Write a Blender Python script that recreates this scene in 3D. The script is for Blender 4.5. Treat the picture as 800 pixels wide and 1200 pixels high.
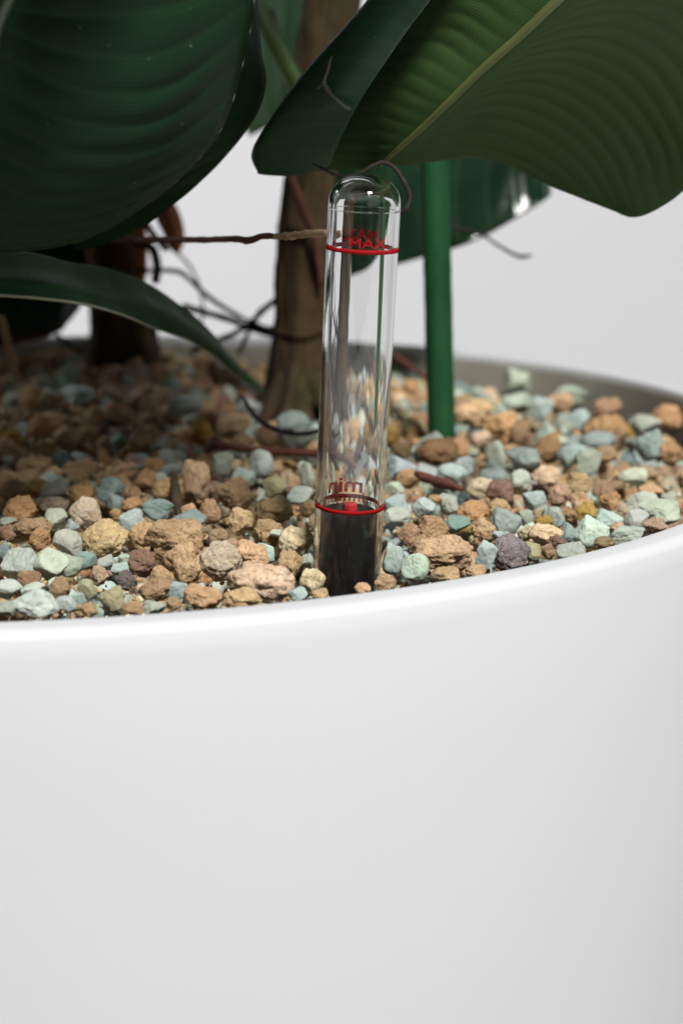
import bpy, bmesh, math, random
import numpy as np
from mathutils import Vector, Matrix, Euler, Quaternion, noise

# ------------------------------------------------------------------ scene reset
for o in list(bpy.data.objects):
    bpy.data.objects.remove(o, do_unlink=True)
scene = bpy.context.scene
COL = scene.collection
CM = 0.01                                   # everything below is written in centimetres

# ------------------------------------------------------------------ camera (planter rim = z 0, camera above y = 0)
CAM_H, PITCH, FPX = 8.2, math.radians(13.0), 1950.0     # FPX: focal length in pixels of an 800 x 1200 picture
cam_data = bpy.data.cameras.new('camera')
cam = bpy.data.objects.new('camera', cam_data)
COL.objects.link(cam)
cam.location = (0, 0, CAM_H * CM)
cam.rotation_euler = (math.pi / 2 - PITCH, 0, 0)
cam_data.sensor_fit = 'VERTICAL'
cam_data.sensor_height = 36.0
cam_data.sensor_width = 24.0
cam_data.lens = 36.0 * FPX / 1200.0
cam_data.clip_start, cam_data.clip_end = 0.01, 50
cam_data.dof.use_dof = True
cam_data.dof.focus_distance = 0.338
cam_data.dof.aperture_fstop = 15
scene.camera = cam

# ------------------------------------------------------------------ light: high soft window light from the front, paler fill, lit wall behind
world = bpy.data.worlds.new('World')
scene.world = world
world.use_nodes = True
bg = world.node_tree.nodes['Background']
bg.inputs[0].default_value = (0.93, 0.95, 1.0, 1)
bg.inputs[1].default_value = 0.028

def area_light(name, loc, target, size, power, color):
    d = bpy.data.lights.new(name, 'AREA')
    d.shape = 'RECTANGLE'
    d.size, d.size_y = size
    d.energy = power
    d.color = color
    o = bpy.data.objects.new(name, d)
    COL.objects.link(o)
    o.location = loc
    o.rotation_euler = (Vector(target) - Vector(loc)).to_track_quat('-Z', 'Y').to_euler()
    return o

area_light('window_light', (0.50, -0.92, 1.66), (0.0, 0.40, 0), (0.40, 0.40), 85.0, (1.0, 0.985, 0.96))
area_light('side_fill', (-1.05, -0.55, 1.05), (0.0, 0.35, -0.05), (0.40, 0.40), 0.6, (0.97, 0.98, 1.0))
area_light('front_fill', (1.00, -1.45, 0.25), (0.05, 0.35, -0.14), (1.4, 0.7), 1.6, (0.97, 0.98, 1.0))
area_light('background_light', (-0.95, 0.90, 0.7), (-0.55, 1.5, 0.10), (0.45, 0.3), 7.5, (0.97, 0.98, 1.0))

scene.view_settings.view_transform = 'Standard'
scene.view_settings.look = 'None'
scene.view_settings.exposure = 0.0
scene.view_settings.gamma = 1.0
scene.view_settings.use_curve_mapping = False
scene.cycles.max_bounces = 14
scene.cycles.transmission_bounces = 12
scene.cycles.transparent_max_bounces = 12
scene.cycles.caustics_refractive = True
scene.cycles.caustics_reflective = True
scene.cycles.sample_clamp_indirect = 4.0
scene.cycles.use_denoising = True

# ------------------------------------------------------------------ helpers
def ray(px, py):
    x, y = (px - 400) / FPX, -(py - 600) / FPX
    c, s = math.cos(PITCH), math.sin(PITCH)
    return Vector((x, c + y * s, -s + y * c))

def at(px, py, Y):
    """point (cm) seen at that spot of the photograph, Y cm in front of the camera"""
    d = ray(px, py)
    return Vector((0, 0, CAM_H)) + d * (Y / d.y)

def on_plane(px, py, z):
    d = ray(px, py)
    return Vector((0, 0, CAM_H)) + d * ((z - CAM_H) / d.z)

def project(p):
    c, s = math.cos(PITCH), math.sin(PITCH)
    x, y, z = p[0], p[1], p[2] - CAM_H
    dep = y * c - z * s
    up = y * s + z * c
    return 400 + FPX * x / dep, 600 - FPX * up / dep, dep

POT_C, POT_R = Vector((-8.23, 47.0, 0)), 19.82

def gravel_z(x, y):
    """height of the gravel surface: nearly full at the front, lower at the back right"""
    t = min(1, max(0, (y - 31) / 26.0))
    side = min(1, max(0, (x - 2) / 10.0))
    left = min(1, max(0, (-x - 2) / 6.0))
    return -0.28 - 0.30 * t + 0.36 * t * left - 0.60 * t * side

# ------------------------------------------------------------------ stones: a few shapes of each kind, shared by many pebbles
def ico(level):
    bm = bmesh.new()
    bmesh.ops.create_icosphere(bm, subdivisions=level, radius=1.0)
    v = np.array([q.co[:] for q in bm.verts])
    f = [[q.index for q in t.verts] for t in bm.faces]
    bm.free()
    return v, f

def stone_shape(seed, kind, level):
    """kind: 'pumice' rounded and lumpy with pits, 'chip' angular with flat broken faces, 'rough' cindery"""
    v, f = ico(level)
    r = np.random.RandomState(seed)
    ax = {'pumice': (1, r.uniform(.76, .95), r.uniform(.70, .92)),
          'chip': (1, r.uniform(.66, .9), r.uniform(.52, .82)),
          'rough': (1, r.uniform(.8, .95), r.uniform(.75, .9))}[kind]
    n = {'pumice': 12, 'chip': 11, 'rough': 8}[kind]
    pl = r.normal(size=(n, 3)); pl /= np.linalg.norm(pl, axis=1)[:, None]
    dist = r.uniform(*{'pumice': (.62, .96), 'chip': (.50, .90), 'rough': (.78, .95)}[kind], size=n)
    sharp = {'pumice': 21.0, 'chip': 38.0, 'rough': 15.0}[kind]
    dots = v @ pl.T
    lim = np.where(dots > .05, dist[None] / np.maximum(dots, .05), 9.0)
    lim = np.minimum(lim, 1.6)
    allr = np.concatenate([np.ones((len(v), 1)), lim], axis=1)
    rad = -np.log(np.exp(-sharp * allr).sum(1)) / sharp
    rad += .035 if kind != 'chip' else .02
    off = Vector(r.uniform(-50, 50, 3))
    a1, a2, a3 = {'pumice': (.18, .100, .042), 'chip': (.075, .045, .018), 'rough': (.13, .11, .060)}[kind]
    add = np.empty(len(v))
    for i, q in enumerate(v):
        p = Vector(q)
        s = a1 * noise.noise(p * 1.7 + off) + a2 * noise.noise(p * 4.3 + off)
        if level > 2:
            s += a3 * noise.noise(p * 10 + off)
            if kind != 'chip':
                cell = noise.voronoi(p * 3.6 + off)[0][0]
                pit = max(0, .30 - cell) / .30
                gate = noise.noise(p * 1.3 + off * 1.7)
                s -= (.10 if kind == 'pumice' else .06) * pit * max(0, gate + .25)
        add[i] = s
    v = v * (rad + add)[:, None] * np.array(ax)[None]
    v -= (v.max(0) + v.min(0)) / 2
    v /= v[:, 0].max()
    return v, f

N_SHAPES = {'pumice': 16, 'chip': 14, 'rough': 3}
KIND_SEED = {'pumice': 100, 'chip': 300, 'rough': 500}

# ------------------------------------------------------------------ mesh and object helpers
def mesh_from(name, verts, faces, smooth=True):
    me = bpy.data.meshes.new(name)
    me.from_pydata([tuple(float(c) * CM for c in v) for v in verts], [], [tuple(f) for f in faces])
    me.update()
    if smooth:
        me.polygons.foreach_set('use_smooth', [True] * len(me.polygons))
    return me

def link(name, me, mat=None, parent=None):
    o = bpy.data.objects.new(name, me)
    COL.objects.link(o)
    if mat is not None:
        for m in (mat if isinstance(mat, (list, tuple)) else [mat]):
            o.data.materials.append(m)
    if parent is not None:
        o.parent = parent
    return o

def tag(o, label=None, cat=None, group=None, kind=None):
    for k, v in (('label', label), ('category', cat), ('group', group), ('kind', kind)):
        if v:
            o[k] = v
    return o

def empty(name, loc_cm):
    o = bpy.data.objects.new(name, None)
    COL.objects.link(o)
    o.empty_display_size = 0.01
    o.location = Vector(loc_cm) * CM
    return o

def lathe(profile, seg, center=(0, 0, 0), closed=False):
    """profile: (r, z) from one end to the other; r = 0 closes to a pole"""
    verts, faces, rings = [], [], []
    for r, z in profile:
        if r < 1e-6:
            rings.append([len(verts)])
            verts.append((center[0], center[1], center[2] + z))
        else:
            rings.append(list(range(len(verts), len(verts) + seg)))
            for k in range(seg):
                a = 2 * math.pi * k / seg
                verts.append((center[0] + r * math.cos(a), center[1] + r * math.sin(a), center[2] + z))
    pairs = list(zip(rings, rings[1:]))
    if closed:
        pairs.append((rings[-1], rings[0]))
    for A, B in pairs:
        for k in range(seg):
            j = (k + 1) % seg
            if len(A) == 1 and len(B) == 1:
                continue
            if len(A) == 1:
                faces.append((A[0], B[j], B[k]))
            elif len(B) == 1:
                faces.append((A[k], A[j], B[0]))
            else:
                faces.append((A[k], A[j], B[j], B[k]))
    return verts, faces

def catmull(P, n):
    """P: (k, d) control points -> n samples per span"""
    P = np.asarray(P, float)
    E = np.vstack([2 * P[0] - P[1], P, 2 * P[-1] - P[-2]])
    out = []
    for i in range(1, len(E) - 2):
        p0, p1, p2, p3 = E[i - 1], E[i], E[i + 1], E[i + 2]
        for t in np.arange(n) / n:
            out.append(.5 * (2 * p1 + (p2 - p0) * t + (2 * p0 - 5 * p1 + 4 * p2 - p3) * t ** 2 + (3 * p1 - p0 - 3 * p2 + p3) * t ** 3))
    out.append(P[-1])
    return np.array(out)

def tube(points, radii, sides=10, n=6, lump=0.0, lump_scale=3.0, seed=0.0, origin=(0, 0, 0), ridge=0.0):
    """smooth tapering tube through points (cm), rounded ends"""
    pr = np.c_[np.array([tuple(p) for p in points], float), np.asarray(radii, float)]
    S = catmull(pr, n) if n > 1 else pr
    pts, rad = S[:, :3], np.maximum(S[:, 3], .004)
    verts, faces = [], []
    T = np.gradient(pts, axis=0)
    T /= np.linalg.norm(T, axis=1)[:, None]
    ref = np.array([0.31, 0.93, 0.2])
    N = ref - T[0] * ref.dot(T[0]); N /= np.linalg.norm(N)
    org = np.array(tuple(origin))
    rows = []
    for i in range(len(pts)):
        N = N - T[i] * N.dot(T[i]); N /= np.linalg.norm(N)
        B = np.cross(T[i], N)
        row = []
        for k in range(sides):
            a = 2 * math.pi * k / sides
            d = N * math.cos(a) + B * math.sin(a)
            r = rad[i]
            if lump:
                q = Vector(pts[i] + d * r) * lump_scale + Vector((seed, seed * .7, 1.3))
                r *= 1 + lump * noise.noise(q) + .4 * lump * noise.noise(q * 2.7)
            if ridge:
                q = Vector((math.cos(a) * 4, math.sin(a) * 4, pts[i][2] * .35 + seed))
                r *= 1 + ridge * noise.noise(q) + .6 * ridge * noise.noise(q * 2.3)
            row.append(len(verts))
            verts.append(pts[i] + d * r - org)
        rows.append(row)
    for A, B_ in zip(rows, rows[1:]):
        for k in range(sides):
            j = (k + 1) % sides
            faces.append((A[k], A[j], B_[j], B_[k]))
    for row, p, t, s, r in ((rows[0], pts[0], -T[0], 1, rad[0]), (rows[-1], pts[-1], T[-1], 0, rad[-1])):
        c = len(verts)
        verts.append(p + t * r * .6 - org)
        for k in range(sides):
            j = (k + 1) % sides
            faces.append((c, row[j], row[k]) if s else (c, row[k], row[j]))
    return verts, faces

def px_path(rows):
    return [at(*r[:3]) for r in rows]

# ------------------------------------------------------------------ materials
class NT:
    def __init__(self, name):
        self.m = bpy.data.materials.new(name)
        self.m.use_nodes = True
        self.t = self.m.node_tree
        self.p = self.t.nodes['Principled BSDF']
    def n(self, kind, **kw):
        nd = self.t.nodes.new(kind)
        for k, v in kw.items():
            if k.startswith('i_'):
                nd.inputs[k[2:].replace('_', ' ')].default_value = v
            else:
                setattr(nd, k, v)
        return nd
    def l(self, a, b):
        self.t.links.new(a, b)
    def ramp(self, src, stops):
        r = self.n('ShaderNodeValToRGB')
        el = r.color_ramp.elements
        while len(el) < len(stops):
            el.new(.5)
        for e, (pos, c) in zip(el, stops):
            e.position = pos
            e.color = (c, c, c, 1) if isinstance(c, (int, float)) else (*c, 1)
        self.l(src, r.inputs[0])
        return r.outputs[0]
    def noise(self, vec, scale, detail=4, rough=.55):
        q = self.n('ShaderNodeTexNoise', i_Scale=scale, i_Detail=detail, i_Roughness=rough)
        if vec is not None:
            self.l(vec, q.inputs['Vector'])
        return q.outputs['Fac']
    def mix(self, fac, a, b, mode='MIX'):
        q = self.n('ShaderNodeMix', data_type='RGBA', blend_type=mode)
        for sock, val in ((q.inputs[0], fac), (q.inputs[6], a), (q.inputs[7], b)):
            if isinstance(val, bpy.types.NodeSocket):
                self.l(val, sock)
            elif isinstance(val, (int, float)):
                sock.default_value = val
            else:
                sock.default_value = (*val, 1)
        return q.outputs[2]
    def math(self, op, a, b=0.0, c=0.0):
        q = self.n('ShaderNodeMath', operation=op)
        for sock, val in zip(q.inputs, (a, b, c)):
            if isinstance(val, bpy.types.NodeSocket):
                self.l(val, sock)
            else:
                sock.default_value = val
        return q.outputs[0]
    def bump(self, h, strength, dist, normal=None):
        b = self.n('ShaderNodeBump')
        b.inputs['Strength'].default_value = strength
        b.inputs['Distance'].default_value = dist * CM
        self.l(h, b.inputs['Height'])
        if normal is not None:
            self.l(normal, b.inputs['Normal'])
        return b.outputs[0]
    def coords(self, which='Object', scale=(1, 1, 1)):
        tc = self.n('ShaderNodeTexCoord')
        mp = self.n('ShaderNodeMapping')
        mp.inputs['Scale'].default_value = scale
        self.l(tc.outputs[which], mp.inputs['Vector'])
        return mp.outputs[0]
    def set(self, **kw):
        for k, v in kw.items():
            s = self.p.inputs[k.replace('_', ' ')]
            if isinstance(v, bpy.types.NodeSocket):
                self.l(v, s)
            elif isinstance(v, tuple) and len(v) == 3:
                s.default_value = (*v, 1)
            else:
                s.default_value = v
        return self

def simple_mat(name, col, rough, var=.1, scale=300, bump=.0, **kw):
    t = NT(name)
    f = t.noise(t.coords(), scale)
    c = t.mix(f, tuple(x * (1 - var) for x in col), tuple(min(1, x * (1 + var)) for x in col))
    t.set(Base_Color=c, Roughness=rough, **kw)
    if bump:
        t.set(Normal=t.bump(f, .6, bump))
    return t.m

def stone_mat(kind, joined):
    t = NT('%s_stone%s' % (kind, '_bed' if joined else ''))
    if joined:
        a = t.n('ShaderNodeAttribute', attribute_name='stone_colour')
        col = a.outputs['Color']
        g = t.n('ShaderNodeNewGeometry')
        mp = t.n('ShaderNodeMapping'); mp.inputs['Scale'].default_value = (240, 240, 240)
        t.l(g.outputs['Position'], mp.inputs['Vector'])
        vec = mp.outputs[0]
    else:
        oi = t.n('ShaderNodeObjectInfo')
        col = oi.outputs['Color']
        tc = t.n('ShaderNodeTexCoord')
        ad = t.n('ShaderNodeVectorMath', operation='ADD')
        sc = t.n('ShaderNodeVectorMath', operation='SCALE'); sc.inputs['Scale'].default_value = 1 / CM
        t.l(tc.outputs['Object'], sc.inputs[0])
        cb = t.n('ShaderNodeCombineXYZ')
        r40 = t.math('MULTIPLY', oi.outputs['Random'], 40.0)
        for k in range(3):
            t.l(r40, cb.inputs[k])
        t.l(sc.outputs[0], ad.inputs[0]); t.l(cb.outputs[0], ad.inputs[1])
        vec = ad.outputs[0]
    big = t.noise(vec, 1.6, 3)
    mid = t.noise(vec, 6, 5, .65)
    fine = t.noise(vec, 24, 4, .7)
    if kind == 'chip':
        c = t.mix(t.ramp(big, [(.35, 0), (.65, 1)]), t.mix(1, col, (.90, .92, .90), 'MULTIPLY'), t.mix(1, col, (1.12, 1.11, 1.09), 'MULTIPLY'))
        c = t.mix(t.ramp(mid, [(.58, 0), (.74, .6)]), c, (.50, .50, .42))
        c = t.mix(t.ramp(mid, [(.30, .6), (.42, 0)]), c, t.mix(1, col, (.70, .78, .78), 'MULTIPLY'))
        c = t.mix(t.ramp(fine, [(.28, .5), (.38, 0)]), c, t.mix(1, col, (.5, .52, .5), 'MULTIPLY'))
        n1 = t.bump(mid, .5, .06)
        n2 = t.bump(fine, .5, .016, n1)
        t.set(Base_Color=c, Roughness=.85, Normal=n2)
        t.p.inputs['Specular IOR Level'].default_value = .25
    else:
        vo = t.n('ShaderNodeTexVoronoi', i_Scale=5.5)
        t.l(vec, vo.inputs['Vector'])
        pit = t.ramp(vo.outputs['Distance'], [(.10, 0), (.34, 1)])
        vo2 = t.n('ShaderNodeTexVoronoi', i_Scale=12.0)
        t.l(vec, vo2.inputs['Vector'])
        pit2 = t.ramp(vo2.outputs['Distance'], [(.12, 0), (.34, 1)])
        gate = t.ramp(t.noise(vec, 2.6, 2), [(.46, 0), (.60, 1)])
        pg = t.math('MAXIMUM', pit2, t.math('SUBTRACT', 1.0, gate))
        c = t.mix(t.ramp(big, [(.35, 0), (.65, 1)]), t.mix(1, col, (.86, .80, .73), 'MULTIPLY'), t.mix(1, col, (1.13, 1.13, 1.12), 'MULTIPLY'))
        c = t.mix(t.ramp(mid, [(.32, .6), (.44, 0)]), c, t.mix(1, col, (.66, .52, .40), 'MULTIPLY'))
        c = t.mix(t.ramp(mid, [(.56, 0), (.70, .7)]), c, t.mix(1, col, (1.2, 1.22, 1.24), 'MULTIPLY'))
        c = t.mix(t.ramp(fine, [(.30, .7), (.40, 0)]), c, t.mix(1, col, (.42, .33, .26), 'MULTIPLY'))
        if kind == 'rough':
            c = t.mix(t.ramp(fine, [(.50, 0), (.58, .7)]), c, (.62, .58, .55))
        n1 = t.bump(pit, .6, .05)
        n2 = t.bump(pg, .9, .05, n1)
        n3 = t.bump(mid, .9 if kind == 'rough' else .6, .08, n2)
        n4 = t.bump(fine, .6, .020, n3)
        t.set(Base_Color=c, Roughness=.95, Normal=n4)
        t.p.inputs['Specular IOR Level'].default_value = .2
    return t.m

def leaf_mat(name, dark, light, rough, vein, vein_amt, coat=0.0, spots=.0, spec=.5):
    """dark / light: blade colours; thin paler lines along the lateral veins (whole numbers of u)"""
    t = NT(name)
    uv = t.n('ShaderNodeUVMap'); uv.uv_map = 'veins'
    sep = t.n('ShaderNodeSeparateXYZ'); t.l(uv.outputs[0], sep.inputs[0])
    vec = t.coords('Object', (1, 1, 1))
    wob = t.math('MULTIPLY', t.math('SUBTRACT', t.noise(vec, 60, 2), .5), .25)
    u = t.math('ADD', sep.outputs['X'], wob)
    fr = t.math('PINGPONG', u, .5)                   # 0 at a vein, .5 between veins
    line = t.ramp(fr, [(0.0, 1), (.09, .35), (.20, 0)])
    fine = t.math('PINGPONG', t.math('MULTIPLY', u, 7.0), .5)
    c = t.mix(t.ramp(t.noise(vec, 35, 4), [(.3, 0), (.7, 1)]), dark, light)
    c = t.mix(t.math('MULTIPLY', fine, .35), c, light)
    c = t.mix(t.math('MULTIPLY', line, vein_amt), c, vein)
    if spots:
        sp = t.noise(vec, 800, 2)
        c = t.mix(t.ramp(sp, [(.75, 0), (.78, spots)]), c, (.38, .40, .33))
    n1 = t.bump(fine, .4, .016)
    n2 = t.bump(t.noise(vec, 260, 5, .6), .35, .02, n1)
    r = t.math('ADD', rough - .12, t.math('MULTIPLY', t.noise(vec, 70, 5, .65), .24))
    t.set(Base_Color=c, Roughness=r, Normal=n2)
    t.p.inputs['Coat Weight'].default_value = coat
    t.p.inputs['Coat Roughness'].default_value = .16
    t.p.inputs['Specular IOR Level'].default_value = spec
    return t.m

def bark_mat(name, c1, c2, c3, sx=140, sz=14):
    t = NT(name)
    v = t.coords('Object', (sx, sx, sz))
    f = t.noise(v, 1.0, 6, .65)
    g = t.noise(t.coords('Object', (40, 40, 25)), 1.0, 3)
    c = t.mix(t.ramp(f, [(.32, 0), (.62, 1)]), c1, c2)
    c = t.mix(t.ramp(g, [(.45, 0), (.65, .8)]), c, c3)
    t.set(Base_Color=c, Roughness=.75, Normal=t.bump(f, .8, .06))
    t.p.inputs['Specular IOR Level'].default_value = .2
    return t.m

M = {}
def white_plastic(name, col):
    t = NT(name)
    v = t.coords('Object')
    f = t.noise(v, 900, 3)
    s = t.noise(v, 14, 4)
    t.set(Base_Color=t.mix(s, tuple(c * .975 for c in col), col), Roughness=.7, Normal=t.bump(f, .10, .01))
    return t.m
M['pot'] = white_plastic('white_plastic', (.500, .508, .526))
M['pot_inside'] = white_plastic('plastic_darkened_for_shade', (.31, .295, .245))  # darker grey beige stands in for the shade inside the pot
M['wall'] = simple_mat('white_wall_paint', (.565, .565, .58), .8, .015, 4)
M['table'] = simple_mat('pale_tabletop', (.60, .60, .60), .5, .03, 6)
M['soil'] = simple_mat('dark_substrate', (.045, .032, .022), .95, .5, 400, .1)
for k in N_SHAPES:
    M[k] = stone_mat(k, False)
    M[k + '_bed'] = stone_mat(k, True)

t = NT('clear_acrylic')
t.set(Base_Color=(.985, .99, .985), Roughness=.0, IOR=1.47)
t.p.inputs['Transmission Weight'].default_value = 1.0
M['glass'] = t.m
t = NT('red_print')
df = t.n('ShaderNodeBsdfDiffuse'); tr = t.n('ShaderNodeBsdfTranslucent')
for q in (df, tr):
    q.inputs['Color'].default_value = (.52, .020, .026, 1)
ms = t.n('ShaderNodeMixShader'); ms.inputs[0].default_value = .52
t.l(df.outputs[0], ms.inputs[1]); t.l(tr.outputs[0], ms.inputs[2])
t.l(ms.outputs[0], t.t.nodes['Material Output'].inputs['Surface'])
M['red'] = t.m
M['pin'] = simple_mat('red_plastic', (.80, .035, .04), .3, .05, 300)
M['black'] = None
t = NT('black_foam')
v = t.coords('Object')
f = t.noise(v, 500, 4, .7)
t.set(Base_Color=t.mix(t.ramp(f, [(.45, 0), (.75, 1)]), (.002, .002, .002), (.011, .010, .010)), Roughness=.6, Normal=t.bump(f, .6, .02))
M['black'] = t.m

M['leaf_top'] = leaf_mat('glossy_leaf_upper_side', (.0055, .0175, .007), (.0105, .032, .012), .48, (.016, .045, .016), .35, .0, .4, .06)
M['leaf_top_dark'] = leaf_mat('bluish_leaf_upper_side', (.010, .036, .017), (.022, .062, .028), .36, (.03, .075, .04), .4, .0, .5, .3)
M['leaf_low'] = leaf_mat('green_leaf_upper_side', (.014, .044, .015), (.026, .078, .026), .42, (.03, .08, .03), .4, .0, .2, .03)
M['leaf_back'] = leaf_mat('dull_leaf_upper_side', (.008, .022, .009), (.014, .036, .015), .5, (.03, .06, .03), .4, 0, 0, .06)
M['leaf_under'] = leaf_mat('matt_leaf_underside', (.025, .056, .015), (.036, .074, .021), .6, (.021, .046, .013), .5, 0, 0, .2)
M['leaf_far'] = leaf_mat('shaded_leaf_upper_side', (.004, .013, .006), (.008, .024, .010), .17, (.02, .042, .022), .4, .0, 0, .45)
M['midrib'] = simple_mat('yellow_green_midrib', (.105, .125, .040), .45, .2, 200)
M['midrib_dark'] = simple_mat('dark_green_midrib', (.035, .06, .022), .4, .2, 200)
M['scar'] = simple_mat('leaf_scar', (.060, .075, .035), .55, .4, 200)
M['margin'] = simple_mat('pale_leaf_margin', (.36, .38, .25), .5, .25, 150)
M['petiole'] = simple_mat('green_petiole', (.075, .15, .035), .4, .35, 60)
M['dry'] = simple_mat('dry_brown_edge', (.018, .012, .007), .8, .5, 250, .02)
M['bark'] = bark_mat('stem_bark', (.016, .010, .005), (.078, .049, .023), (.032, .032, .010))
M['bark_left'] = bark_mat('dark_stem_bark', (.022, .016, .009), (.085, .055, .028), (.035, .034, .014))
M['root'] = bark_mat('red_brown_root_skin', (.055, .022, .016), (.13, .055, .038), (.09, .05, .035), 90, 90)
M['root_tan'] = bark_mat('tan_root_skin', (.22, .14, .075), (.50, .38, .24), (.36, .25, .15), 240, 240)
M['root_dark'] = bark_mat('dark_root_skin', (.014, .010, .010), (.048, .031, .030), (.028, .021, .022), 90, 90)
M['sheath'] = bark_mat('rust_brown_sheath', (.20, .065, .028), (.44, .16, .065), (.30, .11, .05), 70, 70)
M['twig'] = bark_mat('dry_twig_bark', (.06, .02, .015), (.15, .055, .035), (.10, .04, .03), 90, 90)
M['stake'] = bark_mat('green_coated_cane', (.003, .034, .010), (.007, .060, .017), (.004, .044, .012), 160, 30)

# ------------------------------------------------------------------ setting: wall and table top
def box_sheet(name, corners, mat):
    return tag(link(name, mesh_from(name, corners, [(0, 1, 2, 3)], False), mat), kind='structure')

WALL_Y = 150.0
TABLE_Z = -31.0
box_sheet('wall', [(-260, WALL_Y, TABLE_Z), (260, WALL_Y, TABLE_Z), (260, WALL_Y, 230), (-260, WALL_Y, 230)], M['wall'])
box_sheet('tabletop', [(-260, -120, TABLE_Z), (260, -120, TABLE_Z), (260, WALL_Y, TABLE_Z), (-260, WALL_Y, TABLE_Z)], M['table'])

# ------------------------------------------------------------------ planter
planter = empty('planter', (POT_C.x, POT_C.y, TABLE_Z))
tag(planter, 'large round white planter with a smooth thick rim, filled with pebbles', 'planter')
ZT = -TABLE_Z
R = POT_R
prof = [(0, .02), (R - 3.2, .02), (R - 2.8, .3), (R - 1.2, 10), (R + .1, 22), (R + .72, ZT - 3)]
prof += [(R + .78, ZT - .55)]
for k in range(1, 7):
    a = k / 6 * math.pi / 2
    prof.append((R + .78 - .26 * (1 - math.cos(a)), ZT - .26 + .26 * math.sin(a)))
for k in range(0, 5):
    a = k / 4 * math.pi / 2
    prof.append((R + .16 - .16 * math.sin(a), ZT - .16 + .16 * math.cos(a)))
prof.append((R + .004, ZT - .55))
vs, fs = lathe(prof, 256)
link('outer_wall', mesh_from('outer_wall', vs, fs), M['pot'], planter)
# inner wall, shade put into its darker colour, from below the rim down to the bottom
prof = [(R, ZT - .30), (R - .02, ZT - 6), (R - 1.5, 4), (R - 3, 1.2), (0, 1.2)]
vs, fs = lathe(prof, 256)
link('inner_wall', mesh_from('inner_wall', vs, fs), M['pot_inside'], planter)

# substrate under the pebbles
n = 90
vs, fs, idx = [], [], {}
for j in range(n + 1):
    for i in range(n + 1):
        x = POT_C.x + (i / n * 2 - 1) * R
        y = POT_C.y + (j / n * 2 - 1) * R
        if math.hypot(x - POT_C.x, y - POT_C.y) < R - .03:
            idx[(i, j)] = len(vs)
            vs.append((x, y, gravel_z(x, y) - 1.40 + .28 * min(1, max(0, (y - 34) / 8)) + .20 * min(1, max(0, (-x - 2) / 6)) * min(1, max(0, (y - 34) / 10)) + .12 * noise.noise(Vector((x * 1.1, y * 1.1, 3))) + .05 * noise.noise(Vector((x * 5, y * 5, 1)))))
for (i, j) in list(idx):
    q = [(i, j), (i + 1, j), (i + 1, j + 1), (i, j + 1)]
    if all(k in idx for k in q):
        fs.append([idx[k] for k in q])
tag(link('soil', mesh_from('soil', vs, fs), M['soil']), kind='structure')

# ------------------------------------------------------------------ water level gauge
G0, G1 = at(405.5, 674, 33.0), at(428.7, 204, 32.62)
axis = (G1 - G0).normalized()
gauge = empty('water_level_gauge', G0)
tag(gauge, 'clear tube water level gauge with red rings and black base standing in the pebbles', 'water gauge')
zx = Vector((1, 0, 0)); zx = (zx - axis * zx.dot(axis)).normalized()
zy = axis.cross(zx)
gauge.rotation_euler = Matrix((zx, zy, axis)).transposed().to_euler()
GL = (G1 - G0).length                         # visible height of the tube
GR, GI = .70, .605
def g_height(ypx):
    best = min((abs(project(G0 + axis * (GL * k / 2000))[1] - ypx), GL * k / 2000) for k in range(2001))
    return best[1]
dome = .54
prof = [(GR, -2.2)] + [(GR, -2.19 + (GL - dome + 2.18) * k / 24) for k in range(25)] + [(GR, GL - dome)]
for k in range(1, 13):
    a = k / 12 * math.pi / 2
    prof.append((GR * math.cos(a) ** .86 if k < 12 else 0, GL - dome + dome * math.sin(a)))
inner = [(GI, -2.2)] + [(GI, -2.19 + (GL - dome + 2.16) * k / 24) for k in range(25)] + [(GI, GL - dome - .02)]
for k in range(1, 13):
    a = k / 12 * math.pi / 2
    inner.append((GI * math.cos(a) ** .86 if k < 12 else 0, GL - dome - .02 + (dome - .09) * math.sin(a)))
v1, f1 = lathe(prof, 96)
v2, f2 = lathe(inner, 96)
off = len(v1)
fs = f1 + [tuple(off + q for q in reversed(f)) for f in f2]
for k in range(96):
    fs.append((k, off + k, off + (k + 1) % 96, (k + 1) % 96))
link('glass_tube', mesh_from('glass_tube', v1 + v2, fs), M['glass'], gauge)
# a faint moulded seam below the dome
sz = g_height(246)
vs, fs = lathe([(GR + .0005, sz), (GR + .007, sz + .008), (GR + .0005, sz + .016)], 96)
link('moulded_seam', mesh_from('moulded_seam', vs, fs), M['glass'], gauge)
# black foam base inside
pz = g_height(597)
prof = [(0, -2.1), (.585, -2.1), (.59, -.2), (.572, pz - .08), (.565, pz - .02), (.545, pz), (0, pz - .015)]
vs, fs = lathe(prof, 64)
link('black_base', mesh_from('black_base', vs, fs), M['black'], gauge)
vs, fs = lathe([(0, pz - .05), (.118, pz - .05), (.122, pz + .03), (.122, pz + .20), (.112, pz + .225), (0, pz + .228)], 32, (0.02, -.30, 0))
link('red_float_pin', mesh_from('red_float_pin', vs, fs), M['pin'], gauge)

def ring(name, ypx, h):
    z = g_height(ypx)
    vs, fs = lathe([(GR + .0015, z - h / 2), (GR + .006, z - h / 2), (GR + .006, z + h / 2), (GR + .0015, z + h / 2)], 96, closed=True)
    return link(name, mesh_from(name, vs, fs), M['red'], gauge), z
_, z_min = ring('red_ring', 590.5, .085)
_, z_max = ring('red_ring', 290.5, .085)

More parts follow.
